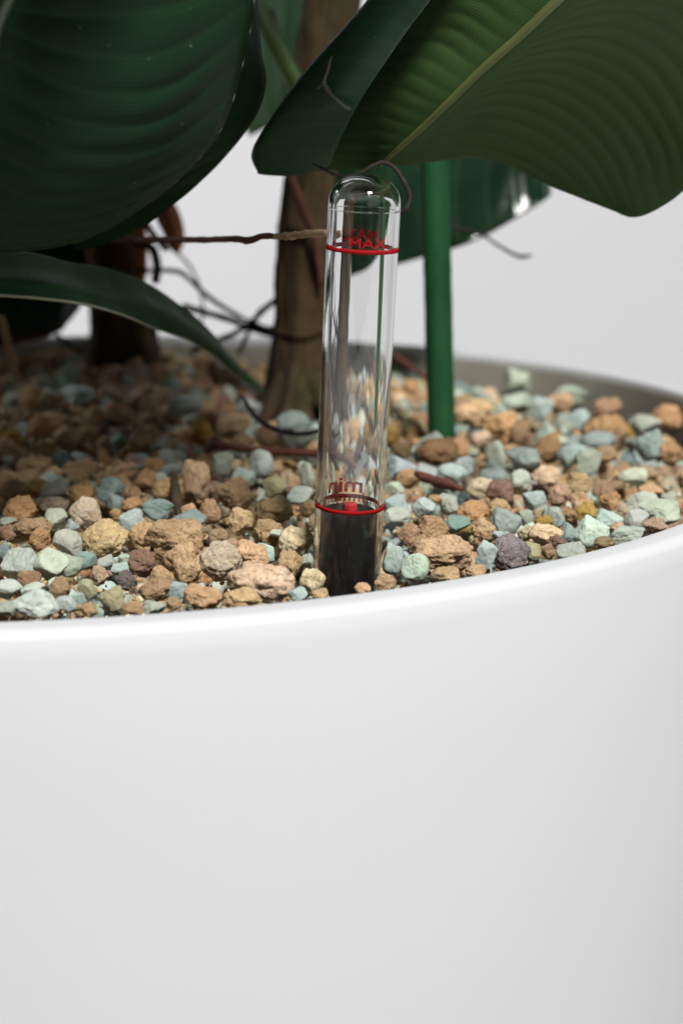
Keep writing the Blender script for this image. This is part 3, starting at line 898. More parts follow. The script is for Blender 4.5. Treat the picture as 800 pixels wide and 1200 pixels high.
# ------------------------------------------------------------------ where the pebbles lie: (kind, shape, colour, place cm, turn, half size cm, label)
PEBBLES = [
(0,3,1,-1.503,30.409,-0.18,0.997,0.014,0.022,-0.074,0.634,0.616,0.584,'big cream pebble against the front rim, left of the gauge'),
(0,12,3,-3.485,33.833,-0.198,0.999,-0.019,0.031,0.024,0.648,0.634,0.533,'broad brown pebble, the widest one in the left front'),
(0,10,0,2.044,32.736,-0.193,0.115,0.055,0.015,0.992,0.628,0.755,0.502,'big knobbly tan pebble between the gauge and the speckled grey violet stone'),
(0,8,0,-4.922,33.754,-0.178,0.994,-0.037,-0.011,-0.106,0.507,0.472,0.571,'large pale tan pebble in the left front, just left of the broad brown pebble'),
(2,0,1,-2.408,31.994,-0.196,0.015,0.014,0.065,0.998,0.432,0.505,0.513,'rough cream crumbly stone between the big upright tan pebble and the gauge'),
(0,7,0,-3.11,31.709,-0.173,0.133,0.017,0.024,0.991,0.412,0.448,0.557,'big upright tan pebble in front of the broad brown pebble'),
(0,11,0,-3.522,39.77,-0.211,0.992,-0.056,-0.028,-0.105,0.347,0.32,0.819,'tall narrow tan pebble standing beside the olive stalk stub'),
(1,4,15,-5.568,29.01,-0.212,0.997,0.029,-0.073,0.01,0.455,0.465,0.455,'long pale green stone lying against the front rim at the far left'),
(2,1,8,3.419,32.714,-0.204,0.992,-0.026,-0.011,0.124,0.407,0.376,0.459,'rounded grey violet stone with pale speckles against the front rim'),
(0,3,6,2.582,44.164,-0.34,0.996,0.057,-0.064,0.006,0.587,0.571,0.643,'large orange tan pebble at the foot of the green stake'),
(0,7,3,-2.526,38.486,-0.25,0.047,-0.035,-0.046,-0.997,0.485,0.527,0.529,'large dark brown pitted pebble left of the gauge ring'),
(0,0,0,-1.526,36.704,-0.254,0.1,0.044,0.058,0.992,0.492,0.499,0.456,'wide tan pebble just left of the lower red ring'),
(0,2,6,4.824,48.696,-0.465,0.995,-0.049,0.007,-0.081,0.668,0.709,0.638,'large orange tan pebble behind and right of the green stake'),
(1,1,15,-6.319,31.696,-0.187,0.112,0.038,0.03,0.993,0.379,0.38,0.625,'large pale green angular stone at the left edge near the front rim'),
(1,7,11,-5.63,31.068,-0.045,0.272,0.38,0.831,-0.3,0.315,0.309,0.299,'large grey green angular stone just right of the large pale green stone'),
(2,1,1,-5.715,36.189,-0.194,0.05,0.011,0.04,0.998,0.392,0.362,0.457,'pale crumbly beige stone just behind the large pale tan pebble'),
(1,12,11,7.293,36.947,-0.35,0.997,0.061,-0.032,0.045,0.476,0.559,0.469,'long grey green stone beside the rim at the right edge'),
(0,11,0,-2.545,29.499,-0.223,0.995,-0.029,0.068,-0.06,0.354,0.326,0.337,'large tan rounded pebble just in front of the big upright tan pebble'),
(0,15,1,-0.945,33.726,-0.227,0.037,0.04,0.024,0.998,0.376,0.401,0.378,'large cream rounded pebble just in front of the wide tan pebble beside the gauge'),
(0,3,0,-3.127,48.087,-0.335,0.141,0.07,0.03,-0.987,0.564,0.548,0.575,'tan pebble behind the long red brown twig, in half shade'),
(1,6,15,5.338,34.562,-0.267,0.025,0.066,-0.052,0.996,0.358,0.469,0.574,'pale green angular stone against the right front rim'),
(1,4,12,8.718,46.436,-0.582,0.993,-0.018,0.027,-0.116,0.475,0.485,0.768,'blue green angular stone near the back right wall'),
(1,5,15,1.446,31.698,-0.222,0.99,-0.036,0.066,0.117,0.272,0.325,0.435,'pale green stone just in front and right of the pale blue stone beside the gauge'),
(1,12,14,4.918,43.789,-0.43,0.994,-0.056,-0.03,0.094,0.471,0.553,0.547,'pale blue angular stone just in front of the large orange pebble'),
(0,2,0,-2.237,35.672,-0.248,0.018,0.034,-0.034,-0.999,0.304,0.323,0.397,'tan rounded pebble just in front and left of the wide tan pebble beside the gauge'),
(0,13,2,-7.209,36.433,-0.191,0.107,0.054,0.014,-0.993,0.404,0.361,0.453,'ochre pitted pebble at the left edge where the leaf shadow begins'),
(1,5,12,-1.393,48.699,-0.392,0.005,-0.005,-0.037,0.999,0.546,0.653,0.609,'blue green stone under the thin curved rootlet'),
(0,9,0,-1.787,32.406,-0.17,0.831,0.333,0.055,-0.442,0.379,0.345,0.358,'tan rounded pebble just behind the big cream pebble'),
(1,10,15,-4.955,51.644,-0.287,0.997,0.037,-0.056,0.04,0.604,0.728,0.565,'pale green angular stone just right of the pale blue stone in the shade'),
(0,3,0,3.933,51.179,-0.506,0.997,-0.032,-0.006,0.07,0.547,0.532,0.567,'tan rounded pebble just behind and left of the large orange pebble'),
(0,10,3,-3.47,30.061,-0.217,0.057,0.033,0.05,-0.997,0.329,0.396,0.295,'brown rounded pebble just behind and right of the olive stone by the rim'),
(0,15,4,-3.942,31.92,-0.211,0.997,0.064,-0.034,-0.031,0.274,0.292,0.335,'reddish brown rounded pebble just left of the big upright tan pebble'),
(1,9,11,-5.671,33.415,-0.203,0.071,-0.024,0.043,0.996,0.32,0.345,0.579,'grey green angular stone just left of the large pale tan pebble'),
(1,5,15,-2.113,42.555,-0.323,0.994,-0.039,-0.056,-0.087,0.349,0.417,0.576,'pale green squarish stone in front of the long red brown twig'),
(1,4,12,3.623,35.806,-0.279,0.125,0.044,-0.001,-0.991,0.351,0.359,0.493,'blue green angular stone just left of the mustard pebble'),
(0,1,6,10.357,52.46,-0.835,0.118,-0.008,0.041,0.992,0.534,0.561,0.572,'orange tan rounded pebble just behind the blue green stone near the wall'),
(0,9,3,-5.675,46.3,-0.387,0.76,-0.087,-0.329,0.554,0.435,0.482,0.432,'brown rounded pebble just behind and left of the tall narrow tan pebble'),
(0,0,0,-1.816,29.392,-0.225,0.056,-0.025,-0.036,-0.997,0.368,0.373,0.274,'tan rounded pebble just in front and left of the big cream pebble'),
(1,7,11,6.389,59.8,-0.721,1,0.014,-0,-0.024,0.518,0.384,0.441,'grey green stone close to the back wall right of the stake'),
(0,12,4,3.78,38.919,-0.324,0.995,0.029,0.011,0.093,0.35,0.343,0.406,'reddish brown round pebble in the right middle of the gravel'),
(0,3,3,-6.666,34.907,-0.218,0.998,-0.008,-0.031,0.046,0.433,0.421,0.381,'nearest brown rounded pebble in front of the ochre pebble at the left edge'),
(0,13,3,1.983,35.14,-0.255,0.998,-0.03,0.022,0.045,0.345,0.308,0.383,'brown pitted pebble right behind the big knobbly tan pebble'),
(1,12,14,-8.429,52.487,-0.15,0.997,0.062,0.001,-0.039,0.533,0.626,0.525,'pale blue stone in the shade below the drooping leaf'),
(1,12,13,-4.168,36.849,-0.248,0.051,-0.048,-0.066,-0.995,0.361,0.424,0.463,'dark teal angular stone just behind the broad brown pebble'),
(1,6,14,1.023,32.193,-0.213,0.028,0.001,0.031,0.999,0.217,0.285,0.57,'pale blue angular stone touching the right side of the gauge base'),
(1,2,11,9.294,50.331,-0.733,0.995,-0.072,0.009,-0.071,0.513,0.447,0.431,'grey green angular stone just behind the blue green stone near the wall'),
(0,1,3,-1.529,34.47,-0.244,0.993,0.066,0.001,-0.097,0.41,0.431,0.409,'brown rounded pebble just in front of the wide tan pebble beside the gauge'),
(1,0,11,6.548,43.501,-0.466,0.084,0.077,-0.059,-0.992,0.379,0.4,0.518,'grey green angular stone just in front of the orange pebble below the inner wall'),
(0,6,0,-7.798,46.828,-0.482,0.654,0.47,-0.497,-0.321,0.494,0.502,0.479,'second nearest tan rounded pebble in front of the pale blue stone in the shade'),
(1,0,14,6.462,53.46,-0.669,0.047,-0.014,-0.067,0.997,0.435,0.459,0.587,'pale blue angular stone just behind and right of the large orange pebble'),
(0,6,6,5.615,44.399,-0.236,0.201,0.532,-0.189,-0.801,0.412,0.343,0.396,'orange tan rounded pebble just in front and right of the large orange pebble'),
(0,4,6,9.076,45.153,-0.579,0.063,-0.009,-0.067,-0.996,0.347,0.371,0.479,'orange tan pebble just in front and right of the blue green stone near the wall'),
(1,0,11,5.794,54.244,-0.657,0.999,-0.043,-0.002,0.008,0.551,0.582,0.549,'grey green angular stone just in front of the grey green stone at the back'),
(0,13,6,2.982,36.796,-0.295,0.103,0.04,0.071,-0.991,0.38,0.339,0.343,'orange tan rounded pebble just in front and left of the round reddish brown pebble'),
(0,3,1,4.36,34.544,-0.284,0.109,0.04,0.02,0.993,0.376,0.366,0.331,'cream rounded pebble just in front of the mustard pebble'),
(1,2,15,-1.206,46.306,-0.386,0.001,-0.046,-0.014,0.999,0.473,0.412,0.321,'pale green angular stone just in front of the blue green stone under the rootlet'),
(0,3,1,-0.551,30.463,-0.212,0.146,-0.016,-0.002,0.989,0.246,0.239,0.397,'cream rounded pebble just right of the big cream pebble'),
(1,9,12,7.344,46.961,-0.582,0.051,-0.062,-0.065,0.995,0.528,0.569,0.545,'blue green angular stone just in front of the orange pebble below the inner wall'),
(1,4,10,-4.191,29.357,-0.215,0.993,0.013,0.063,0.098,0.238,0.243,0.435,'olive angular stone against the front rim at the left'),
(0,1,1,5.181,41.212,-0.406,0.065,-0.009,0.006,-0.998,0.402,0.422,0.356,'cream rounded pebble just behind and right of the round reddish brown pebble'),
(1,5,11,1.276,36.165,-0.286,0.147,-0.045,0.03,-0.988,0.345,0.413,0.352,'grey green angular stone just behind and left of the brown pitted pebble'),
(1,13,11,-3.091,42.219,-0.301,0.025,0.015,-0.048,0.998,0.303,0.24,0.526,'grey green angular stone just behind and right of the tall narrow tan pebble'),
(0,0,5,5.221,38.842,-0.349,0.007,-0.067,-0.025,-0.997,0.3,0.304,0.397,'pinkish tan rounded pebble just behind and left of the right mustard pebble'),
(0,3,0,-8.153,43.372,-0.566,0.083,0.089,-0.21,-0.97,0.482,0.402,0.458,'tan rounded pebble just behind and left of the crumbly beige stone'),
(0,4,3,-7.799,38.602,-0.192,0.997,0.056,0.049,-0.021,0.357,0.383,0.37,'brown rounded pebble just behind and left of the crumbly beige stone'),
(0,9,0,-6.812,50.09,-0.215,0.998,0.033,-0.005,-0.057,0.433,0.394,0.372,'second nearest tan pebble in front and right of the pale blue stone in the shade'),
(1,0,14,2.929,32.623,-0.22,0.035,0.029,-0.068,0.997,0.22,0.232,0.478,'pale blue angular stone pressed against the speckled grey violet stone'),
(1,11,13,-5.492,38.763,-0.227,0.118,-0.023,0.06,0.991,0.339,0.39,0.456,'dark teal stone at the edge of the leaf shadow'),
(0,0,0,3.05,35.04,-0.269,0.991,-0.003,0.066,0.116,0.281,0.285,0.334,'tan rounded pebble just behind the pale blue stone by the speckled one'),
(0,11,6,-8.814,47.851,-0.317,0.561,0.292,0.06,-0.772,0.421,0.336,0.436,'orange tan pebble just in front and left of the pale blue stone in the shade'),
(1,7,11,-6.836,38.896,-0.214,0.099,-0.067,0.001,0.993,0.34,0.252,0.248,'grey green angular stone just behind and left of the crumbly beige stone'),
(0,13,0,5.914,40.585,-0.406,1,-0.001,-0.012,0.004,0.354,0.316,0.377,'tan rounded pebble just behind and left of the grey green stone near the right edge'),
(0,3,0,-1.012,31.808,-0.217,0.074,-0.019,-0.053,-0.996,0.264,0.257,0.426,'tan rounded pebble just behind and right of the big cream pebble'),
(0,6,0,-2.138,46.642,-0.374,0.145,-0.067,-0.065,0.985,0.357,0.433,0.388,'tan rounded pebble just in front and right of the tan pebble behind the twig'),
(0,5,6,8.004,49.958,-0.667,0.037,0.043,0.021,0.998,0.484,0.616,0.512,'orange tan pebble below the shaded inner wall at the right'),
(0,15,3,8.812,54.438,-0.832,0.026,0.006,-0.004,-1,0.498,0.533,0.388,'brown rounded pebble just behind the orange pebble below the inner wall'),
(1,9,14,2.794,41.376,-0.352,0.082,0.036,-0.061,0.994,0.382,0.412,0.459,'pale blue stone just right of the short red twig stub'),
(0,4,1,3.341,39.554,-0.335,0.992,0.069,-0.037,-0.099,0.366,0.392,0.35,'cream rounded pebble just behind and left of the round reddish brown pebble'),
(1,5,15,4.434,40.279,-0.362,0.044,-0.046,0.019,-0.998,0.29,0.346,0.508,'pale green angular stone just behind and right of the round reddish brown pebble'),
(0,9,2,-4.803,39.845,-0.249,0.051,0.023,-0.043,-0.997,0.287,0.261,0.388,'ochre rounded pebble just behind and right of the dark teal stone at the shadow edge'),
(0,4,2,-6.344,33.919,-0.219,0.997,-0.068,0.035,-0.029,0.237,0.254,0.327,'ochre rounded pebble just behind the large pale green stone'),
(1,9,11,7.412,41.376,-0.463,0.146,0.072,0.019,-0.987,0.404,0.435,0.46,'grey green angular stone just in front of the blue green stone near the wall'),
(0,2,3,-9.375,53.114,-0.479,0.341,-0.024,-0.195,-0.919,0.52,0.442,0.458,'brown rounded pebble just in front and left of the pale blue stone in the shade'),
(1,2,14,6.11,43.97,-0.466,0.999,-0.015,-0.048,0.004,0.315,0.275,0.392,'pale blue stone just in front and left of the orange pebble below the inner wall'),
(1,0,11,6.124,34.623,-0.3,0.045,-0.069,0.046,0.996,0.376,0.397,0.328,'grey green angular stone just right of the pale green stone by the right rim'),
(1,2,10,-1.638,39.528,-0.309,0.051,-0.031,0.06,-0.996,0.325,0.283,0.315,'olive green angular stone just behind the wide tan pebble beside the gauge'),
(1,7,12,-9.48,57.119,-0.17,0.278,-0.334,-0.413,0.8,0.415,0.418,0.364,'blue green angular stone just behind the pale blue stone in the shade'),
(0,1,3,-2.97,36.643,-0.26,0.024,-0.072,0.018,0.997,0.265,0.278,0.39,'brown rounded pebble just in front and left of the dark pitted pebble'),
(0,3,0,7.28,55.069,-0.763,0.989,-0.026,-0.062,-0.128,0.504,0.49,0.516,'tan rounded pebble just in front and right of the grey green stone at the back'),
(0,13,0,-9.101,44.582,-0.381,0.821,0.06,0.101,-0.559,0.429,0.446,0.394,'tan rounded pebble just in front and left of the pale blue stone in the shade'),
(1,7,11,4.416,47.352,-1.056,0.191,0.711,0.015,-0.677,0.423,0.436,0.313,'grey green angular stone just in front of the large orange pebble'),
(0,14,6,1.654,40.479,-0.318,0.994,-0.01,0.027,0.101,0.333,0.298,0.282,'orange tan rounded pebble just left of the pale blue stone by the twig stub'),
(1,11,15,-0.975,38.688,-0.315,0.055,0.038,-0.061,-0.996,0.358,0.412,0.307,'pale green angular stone just behind and right of the wide tan pebble beside the gauge'),
(1,13,14,4.535,38.36,-0.346,0.991,0.074,-0.044,0.103,0.296,0.235,0.406,'pale blue angular stone just right of the round reddish brown pebble'),
(1,3,15,-3.019,53.604,-0.677,0.915,-0.293,0.104,-0.258,0.52,0.459,0.452,'pale green angular stone just behind the tan pebble behind the twig'),
(0,8,3,5.228,48.138,-0.5,0.997,-0.026,-0.005,0.068,0.296,0.275,0.525,'brown rounded pebble just in front and right of the large orange pebble'),
(1,3,11,-4.682,45.568,-0.782,0.031,0.213,0.09,0.972,0.455,0.376,0.463,'grey green angular stone just behind and left of the tall narrow tan pebble'),
(1,3,14,1.54,42.047,-0.334,0.994,0.007,0.033,-0.108,0.41,0.413,0.475,'pale blue stone just in front and left of the orange tan pebble at the stake'),
(0,6,0,-7.583,50.398,-0.464,0.945,0.075,0.003,-0.319,0.46,0.398,0.459,'nearest tan rounded pebble in front and right of the pale blue stone in the shade'),
(0,15,7,-4.159,49.193,-0.659,0.221,0.612,-0.55,0.524,0.447,0.389,0.375,'mustard yellow rounded pebble just left of the tan pebble behind the twig'),
(1,8,15,-6.224,29.991,-0.231,0.995,0.042,0.07,0.058,0.266,0.327,0.292,'pale green angular stone just behind and left of the long pale green stone'),
(0,13,3,-5.29,30.136,-0.222,0.032,0.061,0.052,0.996,0.212,0.189,0.307,'brown rounded pebble just behind and right of the long pale green stone'),
(1,13,12,2.745,42.644,-0.934,0.522,-0.492,0.652,0.246,0.434,0.42,0.362,'blue green angular stone just in front of the pale blue stone by the twig stub'),
(1,3,14,-4.593,35.722,-0.24,0.135,-0.04,0.008,-0.99,0.314,0.316,0.423,'pale blue angular stone just behind and right of the large pale tan pebble'),
(1,10,14,1.878,37.19,-0.286,0.997,-0.033,0.064,0.019,0.288,0.347,0.41,'pale blue angular stone just in front of the pale blue stone by the twig stub'),
(0,11,2,-6.128,38.264,-0.221,0.01,0.058,-0.053,0.997,0.295,0.272,0.431,'ochre rounded pebble just behind and right of the ochre pebble at the left edge'),
(1,6,11,-0.9,40.923,-0.302,0.988,0.056,-0.009,-0.142,0.231,0.303,0.649,'grey green angular stone just in front and right of the squarish pale green stone'),
(1,9,13,2.544,35.482,-0.28,0.992,-0.004,0.064,0.106,0.293,0.316,0.397,'dark teal angular stone just right of the brown pitted pebble'),
(0,14,3,-8.271,45.689,-0.694,0.914,0.172,0.339,0.144,0.463,0.435,0.36,'brown rounded pebble just behind and left of the dark teal stone at the shadow edge'),
(1,12,11,2.484,37.488,-0.293,0.989,0.039,0.012,0.141,0.251,0.295,0.453,'grey green angular stone just behind the brown pitted pebble'),
(0,13,2,-4.287,38.904,-0.258,0.1,0.001,0.029,0.995,0.26,0.232,0.377,'ochre rounded pebble just in front and left of the tall narrow tan pebble'),
(0,5,0,-4.213,34.396,-0.226,0.08,-0.074,0.064,-0.992,0.303,0.385,0.413,'tan rounded pebble just left of the broad brown pebble'),
(1,12,11,8.082,57.468,-0.853,0.15,0.033,-0.072,0.986,0.583,0.685,0.602,'grey green stone just in front and right of the grey green stone at the back'),
(1,9,11,-6.283,35.705,-0.217,0.997,-0.014,-0.003,0.081,0.258,0.278,0.489,'grey green angular stone just left of the crumbly beige stone'),
(1,13,15,6.566,36.121,-0.334,0.033,0.061,-0.076,0.995,0.261,0.207,0.384,'pale green angular stone just in front of the grey green stone near the right edge'),
(1,1,11,4.712,33.099,-0.268,0.111,0.05,0.005,-0.993,0.326,0.327,0.325,'grey green angular stone just in front and right of the mustard pebble'),
(0,12,0,2.011,31.047,-0.237,0.995,0.031,0.016,0.095,0.291,0.285,0.221,'tan rounded pebble just in front of the big knobbly tan pebble'),
(1,6,11,-5.415,31.713,-0.226,0.053,-0.018,0.037,0.998,0.363,0.476,0.397,'grey green angular stone just right of the large pale green stone'),
(0,13,3,-0.215,33.95,-1.157,0.96,0.186,0.025,0.207,0.342,0.302,0.312,'brown rounded pebble just right of the big cream pebble'),
(1,2,14,7.404,51.25,-0.68,0.067,-0.015,-0.05,-0.996,0.313,0.273,0.389,'pale blue angular stone just right of the large orange pebble'),
(0,7,2,6.3,38.049,-0.358,0.048,0.073,-0.001,0.996,0.294,0.32,0.358,'ochre rounded pebble just behind and right of the right mustard pebble'),
(2,0,3,-6.558,37.23,-0.235,0.998,0.001,-0.028,-0.057,0.345,0.404,0.28,'brown crumbly stone just behind and left of the crumbly beige stone'),
(0,5,0,-2.753,45.938,-0.366,0.998,0.061,0.023,0.008,0.352,0.448,0.326,'tan rounded pebble just in front of the tan pebble behind the twig'),
(0,1,3,1.433,34.344,-0.25,0.118,0.008,0.072,-0.99,0.249,0.261,0.366,'brown rounded pebble just in front and left of the brown pitted pebble'),
(0,15,0,-6.783,44.041,-0.874,0.118,-0.557,0.26,-0.78,0.494,0.362,0.362,'nearest tan rounded pebble behind and left of the dark teal stone at the shadow edge'),
(1,5,11,6.995,37.904,-0.367,0.996,-0.05,-0.045,0.06,0.41,0.49,0.479,'grey green angular stone near the rim, just left of the right edge'),
(1,11,10,-4.763,30.041,-0.228,0.999,0.028,0.003,-0.022,0.188,0.216,0.296,'olive green angular stone just behind and left of the olive stone by the rim'),
(1,7,12,3.955,43.493,-1.004,0.64,0.254,-0.322,-0.65,0.516,0.458,0.324,'blue green angular stone just behind and left of the round reddish brown pebble'),
(0,9,2,-7.36,38.974,-0.21,0.009,-0.059,-0.047,-0.997,0.321,0.292,0.321,'ochre rounded pebble just behind the ochre pebble at the left edge'),
(0,10,1,3.978,46.84,-0.46,0.071,-0.007,0.051,-0.996,0.311,0.374,0.354,'cream rounded pebble just in front and left of the large orange pebble'),
(0,8,0,-5.694,42.377,-0.583,0.303,-0.319,0.137,0.888,0.502,0.391,0.331,'tan rounded pebble just behind and right of the crumbly beige stone'),
(1,0,15,2.276,43.016,-0.726,0.888,0.371,0.225,-0.15,0.356,0.301,0.341,'pale green angular stone just left of the pale blue stone by the twig stub'),
(0,3,0,1.628,44.572,-0.371,0.998,-0.049,0.026,-0.036,0.296,0.288,0.382,'tan rounded pebble just left of the orange tan pebble at the stake'),
(2,1,9,-4.111,30.701,-0.227,0.997,0.055,-0.006,-0.062,0.192,0.177,0.238,'dark mauve crumbly stone just behind the olive stone by the rim'),
(0,11,3,-5.972,30.71,-0.23,0.016,-0.07,-0.021,-0.997,0.24,0.221,0.296,'brown rounded pebble just in front of the large pale green stone'),
(0,14,1,-4.284,61.839,-0.795,0.183,0.164,-0.444,-0.861,0.452,0.388,0.345,'cream rounded pebble just behind the tan pebble behind the twig'),
(0,4,1,-7.4,53.559,-0.305,0.222,0.247,-0.482,0.811,0.445,0.346,0.383,'cream rounded pebble just behind the dark teal stone at the shadow edge'),
(1,4,14,5.951,36.202,-0.334,0.063,-0.014,-0.003,0.998,0.336,0.344,0.356,'pale blue angular stone just in front and right of the right mustard pebble'),
(1,11,14,-4.997,29.11,-0.241,0.997,-0.067,0.041,0,0.213,0.245,0.224,'pale blue angular stone just right of the long pale green stone'),
(0,4,0,-7.032,43.078,-0.797,0.268,0.026,-0.372,-0.889,0.331,0.315,0.291,'second nearest tan pebble behind and left of the dark teal stone at the shadow edge'),
(0,15,0,-7.54,48.647,-0.705,0.308,0.242,-0.244,-0.887,0.431,0.487,0.367,'nearest tan rounded pebble in front of the pale blue stone in the shade'),
(1,3,14,1.288,37.707,-0.302,0.056,-0.026,0.031,-0.998,0.291,0.294,0.356,'pale blue angular stone just behind and left of the brown pitted pebble'),
(0,1,6,-4.297,41.556,-0.825,0.543,-0.338,0.495,-0.588,0.388,0.407,0.438,'orange tan rounded pebble just in front and left of the tall narrow tan pebble'),
(1,7,10,8.682,43.334,-1.238,0.49,0.74,0.323,0.33,0.379,0.318,0.355,'olive green stone just behind and right of the grey green stone near the right edge'),
(1,11,14,4.757,36.267,-0.31,0.997,-0.065,-0.017,-0.035,0.243,0.28,0.367,'pale blue angular stone just behind and right of the mustard pebble'),
(0,1,5,-4.661,31.018,-0.229,0.998,0.046,0.013,0.031,0.186,0.195,0.273,'pinkish tan rounded pebble just behind the olive stone by the rim'),
(0,9,0,5.616,37.884,-0.342,0.998,-0.005,-0.017,-0.054,0.273,0.249,0.384,'tan rounded pebble just behind the pale green stone by the right rim'),
(0,6,7,5.553,36.889,-0.336,0.992,-0.045,-0.049,0.105,0.247,0.3,0.284,'mustard yellow pebble near the right front rim, the right one of two'),
(1,0,14,-3.056,30.066,-0.235,0.055,0.039,0.001,-0.998,0.188,0.199,0.26,'pale blue angular stone just in front of the big upright tan pebble'),
(0,11,0,7.258,44.84,-0.542,0.998,-0.04,0.006,0.042,0.275,0.253,0.387,'tan rounded pebble just in front of the orange pebble below the inner wall'),
(0,5,3,6.348,39.532,-0.394,0.021,-0.049,-0.041,0.998,0.285,0.362,0.377,'brown rounded pebble just behind the right mustard pebble'),
(0,2,0,0.826,30.475,-0.232,0.117,-0.056,-0.015,-0.991,0.222,0.236,0.226,'tan rounded pebble just in front of the pale blue stone beside the gauge'),
(0,13,2,-4.812,37.354,-0.263,0.138,-0.059,0.076,0.986,0.289,0.258,0.261,'ochre pebble just in front and right of the dark teal stone at the shadow edge'),
(1,1,12,-2.45,40.675,-0.316,0.991,-0.055,0.065,0.102,0.313,0.314,0.436,'blue green angular stone just behind the dark pitted pebble'),
(0,6,5,-1.263,40.157,-0.315,0.118,-0.018,-0.01,0.993,0.268,0.325,0.336,'pinkish tan rounded pebble just in front and right of the squarish pale green stone'),
(1,3,13,-6.509,47.576,-0.714,0.664,0.029,-0.291,0.688,0.407,0.381,0.367,'dark teal angular stone just behind the dark teal stone at the shadow edge'),
(0,6,5,6.866,35.674,-0.345,0.999,-0.012,-0.023,0.042,0.277,0.335,0.197,'pinkish tan rounded pebble just in front of the long grey green stone'),
(1,1,13,-5.115,32.289,-0.238,0.993,-0.055,-0.048,0.088,0.218,0.219,0.318,'dark teal angular stone just in front and left of the large pale tan pebble'),
(0,7,1,-5.986,55.416,-0.544,0.354,0.176,-0.088,0.914,0.423,0.441,0.373,'third nearest cream rounded pebble right of the pale blue stone in the shade'),
(0,15,2,2.362,51.173,-1.259,0.713,0.148,0.073,-0.682,0.427,0.492,0.435,'ochre rounded pebble just behind and left of the orange tan pebble at the stake'),
(1,7,11,-4.29,32.455,-1.365,0.518,0.063,0.39,0.759,0.526,0.437,0.374,'grey green angular stone just in front and right of the olive stone by the rim'),
(0,12,4,-3.81,48.751,-1.073,0.462,-0.787,-0.268,-0.308,0.338,0.319,0.313,'reddish brown rounded pebble just in front and left of the tan pebble behind the twig'),
(1,12,14,3.229,42.585,-0.375,0.034,0.06,0.072,-0.995,0.262,0.307,0.473,'pale blue stone just in front and right of the orange tan pebble at the stake'),
(0,11,2,-6.589,45.336,-0.77,0.289,0.522,0.419,0.684,0.426,0.363,0.288,'ochre rounded pebble just behind the dark teal stone at the shadow edge'),
(0,14,3,1.862,42.413,-1.196,0.584,-0.186,0.172,-0.772,0.452,0.454,0.354,'brown rounded pebble just behind the brown pitted pebble'),
(1,13,14,1.214,38.242,-1.294,0.398,-0.055,-0.243,0.883,0.539,0.437,0.432,'pale blue angular stone just behind the pale blue stone beside the gauge'),
(0,15,1,-6.281,53.461,-0.666,0.846,-0.192,0.463,-0.182,0.364,0.354,0.325,'cream rounded pebble just behind the tall narrow tan pebble'),
(0,7,3,-7.135,34.483,-0.228,0.019,0.06,0.056,0.997,0.232,0.252,0.251,'second nearest brown rounded pebble in front of the ochre pebble at the left edge'),
(1,1,11,-6.03,28.836,-0.241,0.061,-0.012,0.007,0.998,0.166,0.166,0.257,'grey green angular stone just left of the long pale green stone'),
(1,3,13,-7.738,45.189,-0.802,0.652,-0.37,-0.355,0.559,0.532,0.45,0.372,'dark teal stone just behind and left of the dark teal stone at the shadow edge'),
(0,15,3,-2.586,34.243,-0.262,0.993,0.05,-0.012,-0.111,0.222,0.237,0.226,'brown rounded pebble just behind the rough cream stone'),
(1,7,15,-8.615,66.256,-0.756,0.787,0.253,-0.013,0.563,0.431,0.445,0.403,'pale green angular stone just behind and right of the pale blue stone in the shade'),
(0,14,7,-9.483,47.145,-0.664,0.626,0.447,-0.301,0.563,0.441,0.363,0.369,'mustard yellow pebble just in front and left of the pale blue stone in the shade'),
(1,3,12,4.872,34.629,-0.282,0.987,-0.039,0.06,-0.142,0.233,0.235,0.411,'blue green angular stone just left of the pale green stone by the right rim'),
(1,3,11,-3.398,28.962,-0.246,0.996,-0.039,-0.021,0.076,0.227,0.229,0.219,'small grey green angular stone just right of the olive stone by the rim'),
(0,1,7,1.336,46.65,-0.375,0.063,-0.044,-0.016,-0.997,0.31,0.325,0.456,'small mustard yellow pebble just behind and left of the orange tan pebble at the stake'),
(1,3,10,1.854,54.17,-0.968,0.094,-0.14,-0.235,-0.957,0.524,0.458,0.407,'small olive green angular stone just right of the blue green stone under the rootlet'),
(0,13,2,-5,44.168,-0.822,0.551,-0.21,-0.276,-0.759,0.466,0.384,0.45,'small ochre rounded pebble just behind and left of the tall narrow tan pebble'),
(0,9,0,-7.997,41.688,-0.75,0.151,0.526,-0.326,0.771,0.465,0.471,0.398,'nearest small tan rounded pebble behind the ochre pebble at the left edge'),
(1,11,11,1.283,39.435,-0.331,0.989,-0.018,-0.022,-0.146,0.243,0.28,0.265,'small grey green angular stone just behind and left of the brown pitted pebble'),
(0,14,6,2.503,59.773,-0.976,0.523,0.248,-0.337,0.742,0.37,0.32,0.28,'small orange tan rounded pebble just behind the orange tan pebble at the stake'),
(0,3,0,7.29,45.424,-1.041,0.616,0.323,0.338,-0.634,0.343,0.324,0.295,'small tan pebble just in front and left of the blue green stone near the wall'),
(0,1,0,-3.756,28.86,-0.248,0.003,-0.037,-0.046,-0.998,0.211,0.222,0.17,'small tan rounded pebble just in front and right of the olive stone by the rim'),
(0,10,3,-4.117,50.014,-0.564,0.032,-0.039,-0.167,0.985,0.474,0.456,0.471,'small brown rounded pebble just behind and left of the squarish pale green stone'),
(1,7,11,-10.312,57.413,-0.654,0.679,-0.632,0.374,-0.007,0.4,0.416,0.351,'small grey green stone just behind and left of the pale blue stone in the shade'),
(1,3,12,-4.549,43.69,-0.738,0.044,-0.131,0.473,0.87,0.344,0.25,0.302,'small blue green angular stone just behind and left of the tall narrow tan pebble'),
